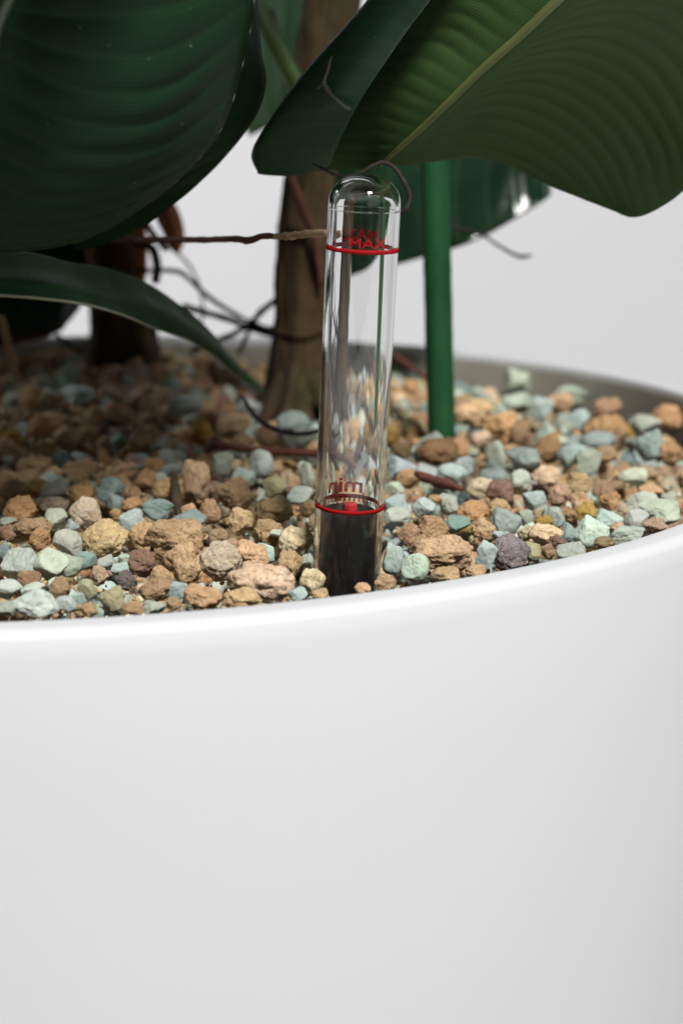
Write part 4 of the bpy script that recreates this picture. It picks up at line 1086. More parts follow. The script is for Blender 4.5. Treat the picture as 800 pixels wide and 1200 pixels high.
(1,12,10,3.874,32.976,-0.255,0.997,-0.011,-0.06,-0.042,0.205,0.241,0.371,'small olive green angular stone just right of the speckled grey violet stone'),
(0,7,0,-4.564,28.806,-0.248,0.016,0.048,0.006,0.999,0.211,0.229,0.156,'small tan rounded pebble just in front and left of the olive stone by the rim'),
(1,8,13,-5.222,37.483,-0.251,0.083,-0.009,0.003,0.996,0.212,0.261,0.328,'small dark teal stone just in front of the dark teal stone at the shadow edge'),
(0,0,0,-0.762,37.158,-0.298,0.096,0.011,-0.019,-0.995,0.192,0.194,0.261,'small tan rounded pebble just right of the wide tan pebble beside the gauge'),
(0,4,0,-10.239,54.325,-0.58,0.75,0.413,0.397,-0.331,0.512,0.452,0.451,'small tan rounded pebble just left of the pale blue stone in the shade'),
(0,1,3,-4.944,38.433,-0.259,0.995,-0.038,0.027,0.085,0.257,0.27,0.303,'small brown rounded pebble just right of the dark teal stone at the shadow edge'),
(0,4,2,5.108,36.609,-0.331,0.003,-0.02,0.036,0.999,0.227,0.243,0.271,'small ochre rounded pebble just left of the right mustard pebble'),
(0,1,0,3.606,37.255,-0.32,0.133,-0.043,-0.019,0.99,0.307,0.323,0.294,'small tan rounded pebble just in front of the round reddish brown pebble'),
(0,3,3,-5.12,57.051,-0.763,0.044,-0.096,-0.512,0.852,0.487,0.438,0.317,'second nearest small brown rounded pebble behind and left of the tan pebble behind the twig'),
(0,4,0,7.503,39.49,-0.428,0.016,-0.006,-0.013,-1,0.345,0.37,0.292,'small tan rounded pebble just behind the grey green stone near the right edge'),
(0,9,0,-6.66,51.299,-0.682,0.983,-0.17,-0.052,-0.052,0.464,0.435,0.393,'small tan pebble just in front and right of the pale blue stone in the shade'),
(1,2,13,8.198,46.742,-1.036,0.349,-0.724,-0.209,-0.557,0.323,0.298,0.226,'small dark teal angular stone just in front of the orange pebble below the inner wall'),
(1,10,13,-3.359,35.815,-0.262,0.116,0.054,-0.052,-0.99,0.388,0.468,0.363,'small dark teal angular stone just behind the broad brown pebble'),
(0,14,0,-5.476,52.307,-0.687,0.655,-0.034,-0.253,-0.711,0.411,0.384,0.347,'small tan rounded pebble just right of the pale blue stone in the shade'),
(0,12,3,9.456,46.685,-1.552,0.244,0.023,-0.652,-0.718,0.542,0.394,0.469,'small brown pebble just behind and right of the grey green stone near the right edge'),
(1,2,11,-2.557,33.351,-1.433,0.473,0.313,-0.161,-0.807,0.532,0.413,0.435,'small grey green angular stone just in front and left of the big cream pebble'),
(0,14,6,-4.554,49.533,-1.088,0.892,-0.426,-0.085,-0.122,0.444,0.389,0.393,'small orange tan pebble just in front and left of the tan pebble behind the twig'),
(0,2,0,-8.685,48.848,-0.512,0.716,0.101,0.255,-0.642,0.515,0.433,0.384,'nearest small tan pebble in front and left of the pale blue stone in the shade'),
(1,11,10,-6.843,65.339,-0.502,0.601,-0.103,-0.449,-0.653,0.436,0.435,0.426,'small olive green stone just behind and right of the pale blue stone in the shade'),
(1,13,11,4.121,36.394,-0.32,0.989,0.036,-0.017,0.143,0.188,0.149,0.316,'small grey green angular stone just behind and left of the mustard pebble'),
(0,5,0,-3.489,30.994,-0.222,0.99,0.066,0.012,-0.122,0.21,0.267,0.312,'small tan rounded pebble just behind and right of the olive stone by the rim'),
(1,2,11,-5.018,46.183,-0.587,0.789,-0.022,0.058,-0.611,0.354,0.296,0.304,'small grey green angular stone just behind and left of the tall narrow tan pebble'),
(0,6,0,-7.364,46.919,-0.921,0.887,0.11,-0.023,-0.449,0.491,0.372,0.359,'fourth nearest small tan rounded pebble behind the dark teal stone at the shadow edge'),
(0,11,0,-6.049,60.632,-0.658,0.979,-0.125,0.01,0.162,0.48,0.421,0.441,'third nearest small tan rounded pebble behind and left of the tan pebble behind the twig'),
(0,11,0,2.617,31.406,-0.248,0.003,-0.013,-0.005,1,0.212,0.195,0.22,'small tan rounded pebble just in front of the pale blue stone by the speckled one'),
(0,13,3,-5.981,46.767,-0.955,0.848,-0.035,-0.145,0.509,0.524,0.456,0.498,'third nearest small brown rounded pebble behind the dark teal stone at the shadow edge'),
(0,12,3,7.022,42.123,-1.032,0.284,-0.357,0.458,0.763,0.411,0.432,0.33,'small brown pebble just behind and left of the grey green stone near the right edge'),
(0,10,0,-10.878,64,-0.521,0.905,-0.208,-0.323,0.181,0.519,0.457,0.46,'small tan rounded pebble just behind the pale blue stone in the shade'),
(1,7,15,-4.692,32.194,-0.248,0.021,-0.074,-0.056,0.995,0.184,0.136,0.138,'small pale green angular stone just in front of the large pale tan pebble'),
(0,15,0,4.352,52.421,-0.552,0.996,-0.046,0.066,0.024,0.453,0.484,0.407,'small tan rounded pebble just behind and left of the large orange pebble'),
(1,10,14,-0.808,29.748,-0.245,0.033,-0.021,-0.023,0.999,0.186,0.225,0.221,'small pale blue angular stone just in front and right of the big cream pebble'),
(0,5,2,-10.129,53.622,-0.65,0.47,-0.221,0.751,0.409,0.473,0.432,0.448,'small ochre pebble just in front and left of the pale blue stone in the shade'),
(1,8,15,-5.755,30.041,-0.245,0.997,-0.011,-0.066,0.027,0.235,0.289,0.209,'small pale green angular stone just behind the long pale green stone'),
(0,4,6,3.423,47.705,-0.887,0.695,0.24,0.339,-0.586,0.385,0.303,0.265,'small orange tan pebble just behind and right of the orange tan pebble at the stake'),
(0,3,0,-10.246,52.15,-0.766,0.887,0.365,0.219,0.178,0.423,0.455,0.455,'second small tan pebble in front and left of the pale blue stone in the shade'),
(0,14,3,5.511,33.962,-0.304,0.034,0.062,0.071,-0.995,0.229,0.205,0.136,'small brown rounded pebble just in front of the right mustard pebble'),
(0,14,4,-4.857,58.084,-0.711,0.767,-0.041,-0.376,-0.518,0.41,0.379,0.401,'small reddish brown rounded pebble just right of the pale blue stone in the shade'),
(2,0,2,-6.87,62.043,-0.701,0.275,-0.128,0.505,-0.808,0.461,0.33,0.429,'small ochre crumbly stone just behind and right of the pale blue stone in the shade'),
(0,5,0,-3.392,62.508,-0.996,0.266,-0.093,0.584,0.762,0.427,0.423,0.402,'small tan rounded pebble just behind the squarish pale green stone'),
(0,13,3,-6.311,52.467,-0.93,0.076,-0.169,-0.049,0.981,0.46,0.43,0.33,'small brown pebble just in front and right of the pale blue stone in the shade'),
(0,7,3,4.223,33.109,-0.271,0.118,0.033,-0.034,0.992,0.172,0.187,0.217,'small brown rounded pebble just right of the speckled grey violet stone'),
(0,8,3,8.635,51.392,-1.244,0.723,-0.001,0.689,-0.052,0.469,0.361,0.339,'small brown pebble just in front and right of the orange pebble below the inner wall'),
(2,0,3,-6.519,48.966,-0.764,0.875,0.026,0.038,0.483,0.447,0.483,0.374,'small brown crumbly stone just behind the dark teal stone at the shadow edge'),
(1,9,11,-10.91,54.666,-0.57,0.226,-0.167,-0.365,0.888,0.36,0.377,0.305,'small grey green angular stone just left of the pale blue stone in the shade'),
(1,10,11,7.308,53.535,-1.345,0.289,-0.329,-0.266,0.859,0.476,0.392,0.353,'small grey green angular stone just left of the orange pebble below the inner wall'),
(1,7,14,-4.349,31.658,-0.246,0.039,-0.043,-0.066,-0.996,0.181,0.134,0.136,'small pale blue angular stone just in front of the large pale tan pebble'),
(0,1,0,-3.045,29.14,-0.25,0.997,0.002,0.066,0.042,0.167,0.176,0.163,'small tan rounded pebble just right of the olive stone by the rim'),
(1,2,12,2.433,42.051,-1.115,0.14,-0.144,0.074,-0.977,0.365,0.347,0.304,'small blue green stone just in front of the pale blue stone by the twig stub'),
(0,0,0,-1.9,43.483,-0.684,0.85,0.052,-0.315,-0.42,0.452,0.432,0.334,'small tan rounded pebble just behind and right of the dark pitted pebble'),
(1,7,11,2.571,46.514,-0.774,0.619,0.584,0.376,-0.366,0.477,0.427,0.478,'small grey green angular stone just left of the orange tan pebble at the stake'),
(0,14,2,-1.441,44.148,-0.871,0.905,0.205,0.025,0.373,0.35,0.298,0.317,'small ochre rounded pebble just in front and right of the squarish pale green stone'),
(1,13,15,-7.122,45.206,-0.951,0.848,0.129,0.114,-0.501,0.539,0.382,0.488,'small pale green angular stone just behind the crumbly beige stone'),
(0,11,1,0.897,34.352,-1.159,0.926,-0.193,0.004,-0.325,0.41,0.346,0.331,'small cream rounded pebble just in front of the pale blue stone beside the gauge'),
(1,10,11,-0.842,46.596,-1.013,0.435,-0.011,-0.338,0.835,0.387,0.319,0.295,'small grey green angular stone just right of the squarish pale green stone'),
(0,7,1,6.374,37.036,-0.351,0.988,0.069,0.002,0.138,0.172,0.187,0.295,'small cream rounded pebble just right of the right mustard pebble'),
(0,8,2,-8.894,58.93,-0.43,0.734,-0.525,0.31,0.299,0.389,0.281,0.261,'small ochre rounded pebble just behind the pale blue stone in the shade'),
(1,4,15,-2.961,46.956,-0.854,0.439,-0.039,-0.199,0.875,0.447,0.357,0.313,'small pale green angular stone just behind and left of the squarish pale green stone'),
(0,6,2,-12.593,63.389,-0.587,0.621,0.017,0.395,0.677,0.446,0.448,0.451,'small ochre rounded pebble just behind and left of the pale blue stone in the shade'),
(0,2,0,1.625,33.41,-0.239,0.995,0.065,-0.034,-0.064,0.26,0.276,0.329,'small tan rounded pebble just behind and left of the big knobbly tan pebble'),
(0,1,3,-8.214,57.234,-0.48,0.843,0.123,0.306,-0.426,0.474,0.351,0.304,'small brown rounded pebble just behind and right of the pale blue stone in the shade'),
(1,12,11,-3.893,57.303,-0.985,0.832,0.284,0.403,0.256,0.435,0.469,0.475,'small grey green angular stone just behind the tan pebble behind the twig'),
(0,13,1,6.435,55.172,-1.296,0.935,0.33,-0.119,0.052,0.405,0.321,0.41,'small cream rounded pebble just behind and right of the large orange pebble'),
(2,1,0,-7.644,59.646,-0.487,0.276,0.074,0.114,0.952,0.457,0.412,0.299,'small tan crumbly stone just behind and right of the pale blue stone in the shade'),
(0,7,4,-3.999,56.29,-1.023,0.7,0.118,-0.197,0.677,0.502,0.416,0.455,'nearest small reddish brown rounded pebble behind the tan pebble behind the twig'),
(0,8,6,-3.073,34.869,-1.36,0.307,0.159,-0.187,-0.92,0.356,0.385,0.353,'small orange tan rounded pebble just in front and right of the big upright tan pebble'),
(0,3,4,-3.191,55.423,-0.764,0.736,-0.283,-0.023,-0.614,0.451,0.475,0.415,'second nearest small reddish brown rounded pebble behind the tan pebble behind the twig'),
(1,6,12,-9.327,48.585,-0.592,0.91,0.025,0.119,-0.396,0.521,0.354,0.355,'small blue green angular stone just behind the ochre pebble at the left edge'),
(2,2,3,-3.154,41.123,-0.793,0.84,0.127,0.405,0.338,0.437,0.4,0.357,'small brown crumbly stone just left of the dark pitted pebble'),
(2,0,0,8.317,44.857,-1.056,0.171,0.154,0.163,0.96,0.397,0.421,0.312,'small tan crumbly stone just in front of the blue green stone near the wall'),
(0,6,3,-4.842,63.082,-0.795,0.374,-0.439,-0.51,-0.638,0.414,0.313,0.339,'small brown rounded pebble just behind the tan pebble behind the twig'),
(0,6,0,-5.55,65.929,-0.784,0.837,0.231,0.238,0.435,0.466,0.348,0.321,'second nearest small tan rounded pebble behind the tan pebble behind the twig'),
(0,15,4,-9.152,65.668,-0.685,0.546,0.267,0.383,-0.696,0.338,0.309,0.311,'small reddish brown pebble just behind and right of the pale blue stone in the shade'),
(1,10,14,-5.238,33.757,-1.378,0.859,0.411,0.074,0.295,0.561,0.494,0.458,'small pale blue angular stone just behind and left of the olive stone by the rim'),
(1,5,14,-4.976,32.703,-1.159,0.205,0.417,-0.391,-0.794,0.281,0.295,0.299,'nearest small pale blue angular stone left of the olive stone by the rim'),
(0,0,1,3.986,34.791,-0.3,0.005,-0.041,0.074,0.996,0.215,0.218,0.204,'small cream rounded pebble just in front and left of the mustard pebble'),
(0,5,3,-12.043,62.403,-0.682,0.185,-0.68,-0.641,0.305,0.424,0.466,0.378,'small brown rounded pebble just behind the ochre pebble at the left edge'),
(1,2,13,4.428,61.313,-1.348,0.968,0.17,0.163,0.083,0.51,0.345,0.352,'small dark teal angular stone just left of the grey green stone at the back'),
(1,1,11,-0.685,32.299,-0.258,0.072,-0.049,0.068,0.994,0.134,0.135,0.245,'small grey green angular stone just behind and right of the big cream pebble'),
(0,6,1,-11.577,63.654,-0.469,0.685,0.036,0.453,0.57,0.363,0.343,0.407,'small cream rounded pebble just behind and left of the pale blue stone in the shade'),
(0,11,3,4.165,57.258,-1.29,0.597,-0.113,0.781,-0.142,0.517,0.38,0.488,'small brown rounded pebble just behind and left of the large orange pebble'),
(2,1,2,7.957,46.278,-1.381,0.518,-0.07,-0.057,-0.85,0.441,0.348,0.443,'small ochre crumbly stone just behind the grey green stone near the right edge'),
(1,3,10,-11.522,57.008,-0.305,0.941,0.225,0.169,0.186,0.379,0.364,0.363,'small olive green stone just behind and left of the pale blue stone in the shade'),
(1,7,15,-9.886,61.934,-0.461,0.851,0.062,0.301,0.427,0.402,0.372,0.316,'small pale green angular stone just behind the pale blue stone in the shade'),
(0,10,7,4.482,35.881,-0.317,0.001,-0.037,0.045,-0.998,0.222,0.267,0.224,'mustard yellow pebble behind the speckled grey violet stone'),
(0,7,4,4.519,33.929,-0.296,0.996,-0.06,0.065,0.007,0.228,0.248,0.173,'small reddish brown rounded pebble just in front of the mustard pebble'),
(2,0,2,-4.181,34.027,-1.368,0.824,-0.092,0.232,-0.51,0.476,0.457,0.436,'small ochre crumbly stone just behind and right of the olive stone by the rim'),
(1,0,14,-7.542,58.44,-0.689,0.512,0.634,-0.142,-0.561,0.445,0.388,0.304,'small pale blue stone just behind and right of the pale blue stone in the shade'),
(1,6,14,-4.808,29.395,-0.242,0.989,0.064,0.015,0.131,0.138,0.181,0.267,'second nearest small pale blue angular stone left of the olive stone by the rim'),
(1,13,10,2.267,52.141,-1.157,0.9,-0.426,0.086,0.026,0.365,0.365,0.289,'nearest small olive green stone behind and left of the orange tan pebble at the stake'),
(0,1,0,-5.652,41.419,-0.72,0.736,-0.364,0.267,-0.505,0.414,0.441,0.448,'small tan pebble just behind and right of the dark teal stone at the shadow edge'),
(0,9,0,-11.044,61.693,-0.68,0.979,-0.072,-0.059,-0.179,0.508,0.344,0.459,'small tan rounded pebble just behind and left of the pale blue stone in the shade'),
(0,4,0,-8.805,42.535,-0.899,0.058,0.102,0.451,-0.885,0.468,0.483,0.422,'second nearest small tan rounded pebble behind the ochre pebble at the left edge'),
(1,7,12,-4.836,56.142,-0.794,0.942,0.198,-0.017,-0.269,0.392,0.271,0.31,'small blue green angular stone just behind and left of the squarish pale green stone'),
(1,3,12,-5.847,35.196,-0.25,0.998,-0.009,0.063,0.027,0.164,0.165,0.267,'small blue green angular stone just in front and left of the crumbly beige stone'),
(1,9,11,-7.314,35.58,-0.245,0.991,-0.053,0.008,0.119,0.202,0.218,0.217,'small grey green angular stone just behind the large pale green stone'),
(1,8,11,0.365,34.891,-1.473,0.9,0.334,-0.057,-0.275,0.494,0.389,0.425,'small grey green angular stone just right of the big cream pebble'),
(1,7,12,8.858,48.45,-1.459,0.059,0.267,0.187,0.944,0.433,0.414,0.353,'small blue green angular stone just in front of the blue green stone near the wall'),
(1,3,14,-5.889,58.244,-0.807,0.066,0.034,0.281,-0.957,0.498,0.382,0.327,'small pale blue angular stone just right of the pale blue stone in the shade'),
(0,0,3,-3.594,40.618,-0.815,0.205,-0.711,-0.121,-0.662,0.464,0.41,0.392,'small brown rounded pebble just in front of the tall narrow tan pebble'),
(1,7,12,7.225,51.606,-1.496,0.576,0.018,-0.185,0.796,0.394,0.388,0.362,'small blue green angular stone just left of the blue green stone near the wall'),
(1,12,12,6.03,49.426,-1.071,0.785,0.218,-0.391,-0.429,0.47,0.475,0.461,'small blue green angular stone just behind and right of the round reddish brown pebble'),
(0,11,6,8.867,53.275,-1.379,0.537,0.647,0.199,-0.503,0.517,0.436,0.453,'small orange tan pebble just behind and left of the blue green stone near the wall'),
(2,0,2,-3.083,37.726,-1.041,0.782,-0.252,-0.046,0.568,0.351,0.356,0.342,'small ochre crumbly stone just right of the broad brown pebble'),
(0,3,5,-9.899,47.653,-0.545,0.568,0.66,-0.207,0.445,0.476,0.45,0.389,'small pinkish tan rounded pebble just behind the ochre pebble at the left edge'),
(0,4,0,-8.102,51.003,-0.836,0.644,0.077,-0.048,-0.759,0.465,0.491,0.425,'nearest small tan rounded pebble in front of the pale blue stone in the shade'),
(0,7,0,-3.46,36.722,-0.278,0.12,-0.046,-0.033,0.991,0.303,0.329,0.24,'small tan rounded pebble just behind the broad brown pebble'),
(2,1,3,2.699,37.594,-1.284,0.317,0.01,-0.347,0.883,0.419,0.378,0.37,'small brown crumbly stone just behind and right of the big knobbly tan pebble'),
(2,1,6,-8.175,58.201,-0.539,0.703,-0.135,0.629,0.302,0.474,0.35,0.39,'small orange tan crumbly stone just behind and left of the tan pebble behind the twig'),
(1,11,11,-1.247,37.893,-0.869,0.542,-0.307,-0.097,0.777,0.442,0.351,0.436,'small grey green angular stone just in front and right of the dark pitted pebble'),
(0,11,6,-1.178,40.934,-1.308,0.899,-0.13,0.09,0.408,0.383,0.365,0.341,'small orange tan rounded pebble just right of the wide tan pebble beside the gauge'),
(1,8,12,-6.135,58.888,-0.657,0.271,0.361,-0.24,-0.86,0.339,0.286,0.335,'small blue green angular stone just right of the pale blue stone in the shade'),
(0,10,3,-8.531,50.554,-0.612,0.413,0.611,-0.383,-0.557,0.361,0.305,0.3,'small brown rounded pebble just in front of the pale blue stone in the shade'),
(0,13,3,-12.075,64.012,-0.706,0.148,-0.39,0.177,-0.891,0.475,0.368,0.482,'nearest small brown rounded pebble behind and left of the pale blue stone in the shade'),
(0,8,2,-5.06,36.401,-0.263,0.015,0.017,0.022,0.999,0.15,0.14,0.205,'small ochre rounded pebble just right of the crumbly beige stone'),
]
# the many small ones: kind (+3: seen closer), shape, colour, place in 0.1 mm, turn in 1/20 rad, half size in 0.1 mm
BED = [
4,4,13,-685,3278,-22,-1,-2,3,15,16,39,3,13,5,-296,4340,-64,-11,-10,1,40,34,26,3,10,3,-159,4552,-89,3,0,8,38,40,32,3,1,4,-564,4441,-89,9,-22,49,51,43,37,4,0,11,781,3859,-42,1,-1,3,22,23,30,3,1,2,-537,6282,-108,-6,10,-36,46,48,44,
5,2,4,502,4193,-102,-32,0,-19,41,38,41,3,6,6,-382,4545,-102,5,0,17,44,44,42,3,5,4,-681,4691,-87,35,27,-48,42,31,32,3,13,1,530,6015,-142,32,6,-57,45,41,34,4,13,14,-154,3272,-24,-3,3,-5,22,18,38,3,9,2,212,5897,-126,-8,-6,-14,54,38,45,
3,1,4,-724,4970,-94,0,12,12,39,33,36,3,5,0,-602,6440,-78,-30,-10,-50,45,38,42,3,3,0,-661,5556,-65,-16,-14,-23,42,43,39,3,9,3,-1215,5960,-60,-13,12,-34,46,45,32,3,8,2,-186,4610,-81,32,-13,37,38,29,30,4,5,12,75,3698,-127,9,13,-56,50,39,43,
3,0,3,766,4336,-140,-18,-7,22,34,30,39,3,9,3,-879,5223,-75,-11,26,-12,38,35,30,3,13,0,-754,4294,-64,13,-2,26,24,25,22,3,11,0,-40,2976,-25,1,2,-60,16,14,18,3,4,0,-781,6219,-48,-2,-8,8,40,38,26,3,14,0,-572,5935,-83,0,10,57,41,35,41,
4,6,13,312,4057,-89,-3,-8,-17,47,35,34,4,11,14,-729,6583,-93,22,-4,-50,48,45,45,4,9,15,206,5708,-130,-19,16,49,49,43,41,5,1,0,-46,3805,-93,-9,13,22,43,44,37,3,4,1,-489,5044,-107,53,-8,36,51,47,39,3,15,0,-909,4771,-92,-11,1,-31,44,31,34,
3,13,0,-857,5287,-83,-4,-4,60,50,43,47,3,14,0,-735,4438,-88,29,-15,-1,31,25,27,3,0,5,-285,6057,-115,23,-19,-25,36,39,29,3,15,0,40,3017,-25,2,2,-2,16,17,14,4,0,12,-582,6242,-81,-17,-7,37,44,40,45,4,11,15,-466,3470,-106,26,-4,-12,46,46,44,
4,2,12,-587,3266,-144,13,15,-43,41,36,46,3,2,2,-1004,6492,-83,15,-4,23,49,37,41,3,10,0,-455,3654,-110,-42,20,-13,41,35,30,4,13,11,-292,5767,-136,0,3,-51,51,40,36,5,1,0,-709,5401,-84,-7,-3,-61,54,43,47,3,5,0,-741,3681,-128,-7,4,-40,51,45,41,
3,5,0,-449,5421,-80,5,3,-43,46,40,37,3,7,0,-364,6127,-110,38,25,59,44,39,33,3,6,2,-122,4750,-119,-2,-13,-50,42,35,38,4,3,15,-892,4401,-52,-13,-6,-62,21,16,15,3,15,0,382,4531,-92,-41,-4,-15,24,21,26,3,11,0,-562,5296,-106,28,-3,10,41,32,34,
3,11,0,-697,5744,-59,24,20,22,38,37,40,3,15,5,-667,5370,-43,17,6,24,26,23,27,3,3,2,-860,6582,-28,7,-4,2,28,27,26,4,3,11,-207,4123,-96,61,23,-23,27,20,26,3,5,2,-800,5314,-38,-15,2,-47,38,34,34,3,5,0,-89,4933,-132,-8,-3,-29,48,43,48,
4,9,11,-550,5224,-122,-10,5,-14,44,33,34,4,8,11,-132,3405,-15,4,4,1,20,18,14,3,12,1,-833,6003,-48,-4,-6,-24,45,37,34,3,15,2,180,5266,-130,14,13,-27,41,46,47,3,8,2,-548,3516,-142,-9,0,-59,36,25,28,3,13,0,-268,4016,-125,-14,6,-44,38,30,34,
4,2,13,498,5875,-133,1,-7,52,43,34,41,3,1,1,-1042,5096,-43,18,7,-27,23,20,23,3,11,4,-421,4586,-84,11,-8,54,26,27,26,3,0,0,-619,5468,-74,-7,7,-14,43,40,31,5,2,3,-896,4415,-93,1,-11,20,40,44,44,4,6,11,-454,4636,-72,3,-1,46,36,34,28,
3,9,3,-1002,5307,-92,-14,0,16,49,36,36,4,4,15,910,5127,-161,-25,1,37,45,40,35,4,11,11,-476,5294,-98,33,-18,-3,45,43,45,3,13,3,-783,5636,-58,23,-4,14,45,34,43,3,7,0,-1108,5937,-55,-25,-27,17,41,31,31,3,13,1,188,5981,-90,-34,-12,-61,22,23,23,
4,0,11,-436,3244,-26,-3,2,57,13,13,17,4,3,12,-564,4540,-77,1,-1,26,43,44,31,4,2,12,-1104,5996,-53,-15,6,61,36,37,38,4,2,15,212,6301,-121,25,3,-2,42,34,36,3,9,3,272,3404,-92,-9,10,2,43,43,47,4,11,12,415,4488,-98,11,23,7,35,24,29,
5,0,1,-1055,6503,-50,-4,-2,7,43,41,34,4,13,15,-618,3312,-91,-56,4,-23,50,44,44,4,0,15,646,4141,-95,14,6,58,51,36,37,4,4,14,-1154,5786,-66,16,-5,34,47,45,41,3,4,5,-953,6639,-83,7,2,22,36,34,36,3,14,2,-418,5132,-79,29,-25,-31,44,33,44,
3,2,1,189,5830,-126,8,5,62,41,38,45,3,12,6,836,4078,-125,20,22,-52,42,39,35,3,15,1,-664,5658,-68,7,-5,-11,46,34,42,3,11,6,-743,3535,-106,-59,-24,20,42,35,36,4,7,10,382,4863,-119,7,-5,-29,27,24,25,4,11,12,296,5690,-140,-16,-19,0,43,44,48,
3,1,0,-259,3856,-136,-5,5,-53,39,38,29,3,13,0,-671,3197,-132,-14,7,27,47,38,45,3,14,2,-909,5835,-80,3,6,-36,47,49,39,4,6,11,-329,3261,-108,-23,-6,53,43,32,39,3,12,7,949,5374,-164,-8,-14,-54,51,38,47,3,4,0,-988,5051,-80,19,-12,-34,43,40,36,
5,2,0,-861,4808,-89,-2,-10,-16,48,38,45,3,6,2,776,5157,-112,26,9,25,33,29,33,3,10,1,-579,4010,-70,17,6,29,47,43,43,3,3,0,508,4010,-118,-35,5,62,43,32,35,3,2,2,-643,6503,-97,19,-3,-11,48,39,47,3,3,0,458,4048,-132,0,-7,57,40,38,36,
3,12,0,-606,3471,-140,4,-3,63,41,33,31,3,2,0,-140,3697,-138,-15,-5,-44,45,42,48,4,2,10,280,6063,-129,6,19,7,41,38,44,5,1,4,330,4317,-110,-56,9,-53,35,23,30,3,6,5,602,3542,-34,3,-1,-2,18,22,15,4,10,15,33,3428,-142,25,12,58,29,26,24,
4,3,13,277,6310,-100,-7,-3,3,22,20,24,3,7,2,-694,4810,-96,-12,9,-20,56,39,38,4,2,11,452,4434,-122,-1,-8,-11,45,39,48,3,3,7,306,3792,-92,-3,3,58,45,33,38,3,14,1,-369,3460,-117,-13,-7,20,40,39,39,4,5,14,-715,4146,-85,8,-17,46,51,46,32,
4,13,12,760,5649,-168,-16,17,-59,40,31,36,5,1,7,-637,5026,-90,3,18,-47,39,36,30,4,11,11,336,3810,-133,-14,-4,-38,33,34,36,4,7,15,128,4569,-108,-2,-5,0,44,43,48,3,7,3,-584,4311,-70,19,10,-15,42,37,35,3,4,0,-440,5878,-112,-15,-7,-12,42,47,39,
4,6,14,342,3447,-30,-1,0,4,20,26,22,5,1,6,-224,3332,-25,0,0,-1,22,21,24,3,10,3,597,4766,-129,-37,-2,-53,48,35,41,3,12,6,-676,6058,-83,0,-2,48,27,21,23,4,0,12,584,5745,-130,18,-6,9,50,44,43,4,6,11,-353,5876,-86,-13,5,36,46,45,34,
3,10,0,-207,5042,-92,8,9,-20,43,36,42,3,13,0,720,5788,-174,3,-2,11,46,38,41,3,1,2,-736,6644,-72,-33,24,-15,41,34,41,4,7,11,225,4321,-120,-11,-5,21,41,33,36,3,1,0,131,4150,-104,-14,-18,-7,47,41,39,3,3,0,-970,5980,-39,-5,-5,38,46,45,39,
4,4,15,153,3386,-120,12,-17,-7,38,34,38,4,11,11,-756,5294,-47,6,-9,-26,37,36,29,3,12,0,-1148,6630,-62,-33,14,3,33,30,28,4,1,11,681,5111,-131,-1,-1,-53,28,32,24,3,2,0,-396,6506,-105,-16,23,-60,41,29,26,4,1,11,-298,5211,-112,-20,24,-39,44,42,34,
3,6,0,293,5986,-143,-1,1,-4,48,42,38,3,0,0,-478,4728,-86,0,-9,-32,39,39,41,4,7,11,742,5424,-157,-10,-1,2,49,40,38,3,11,3,-414,6444,-83,-28,4,-33,27,26,26,3,9,3,588,5182,-159,-13,1,41,53,42,48,4,2,10,494,5762,-134,0,1,-40,44,46,37,
5,0,5,-754,6119,-67,10,-9,20,49,36,47,3,3,4,-382,5307,-95,9,-15,20,39,36,28,4,4,11,-763,4230,-84,25,-14,-7,37,39,34,3,2,0,-123,5659,-141,15,-5,-28,47,48,42,4,0,11,-730,6055,-76,10,11,-20,39,32,40,3,14,3,-618,4279,-81,23,13,-52,21,18,22,
3,4,2,-569,3975,-120,-9,3,53,45,40,33,3,8,6,-203,4919,-111,27,-5,-17,48,37,34,3,13,0,952,4396,-106,49,-11,52,45,38,46,3,12,0,314,6273,-123,-55,31,-23,37,32,37,3,0,3,269,5632,-151,-3,-7,-48,46,31,32,4,6,12,411,5414,-144,-13,-10,34,43,41,37,
3,11,6,-375,5461,-93,3,-7,-50,30,25,25,3,7,0,-759,5715,-87,37,-11,38,52,42,45,4,5,11,672,4529,-112,-20,-3,-17,45,44,42,4,1,11,-689,5456,-62,10,16,50,39,34,42,3,7,2,-275,5947,-134,-11,12,-37,43,36,39,4,4,11,-476,4262,-85,-16,-1,-25,38,38,42,
4,9,14,-322,6094,-129,-23,6,17,41,42,42,3,8,0,294,5766,-142,-6,-3,-58,44,47,38,3,6,3,360,5021,-118,-22,23,-55,37,28,36,3,6,1,948,4472,-114,2,-7,-45,42,39,43,3,6,2,220,3734,-12,-7,3,15,14,13,10,3,0,6,-412,6318,-111,-37,2,-47,43,46,32,
4,2,14,-734,5095,-46,29,-1,-52,39,38,39,3,13,0,-506,4929,-85,26,-9,36,21,19,19,3,3,2,-639,4071,-74,-20,-11,35,42,31,37,3,11,6,650,4655,-136,28,12,10,42,31,41,5,2,2,-318,6361,-128,3,-9,-57,56,43,46,4,0,15,457,4159,-132,50,-24,8,29,27,20,
4,2,13,227,4080,-135,11,11,-46,36,28,29,5,1,6,-778,6616,-98,-1,11,-26,33,26,23,4,5,14,714,4931,-133,23,9,-6,42,36,32,3,10,3,-242,5370,-109,6,-26,31,25,21,19,4,8,12,-982,5841,-55,11,-14,14,44,41,39,4,9,12,-406,4628,-73,17,0,17,18,14,15,
3,8,0,-1181,5641,-34,-10,-4,24,38,34,35,3,15,3,-486,4862,-107,6,-8,12,40,42,30,3,0,3,-265,6442,-108,16,-2,61,52,38,36,4,12,15,-495,3669,-119,3,23,-11,24,23,22,4,12,15,-952,6581,-99,-14,2,51,36,32,24,3,3,6,-1146,5615,-83,0,-1,-51,48,40,38,
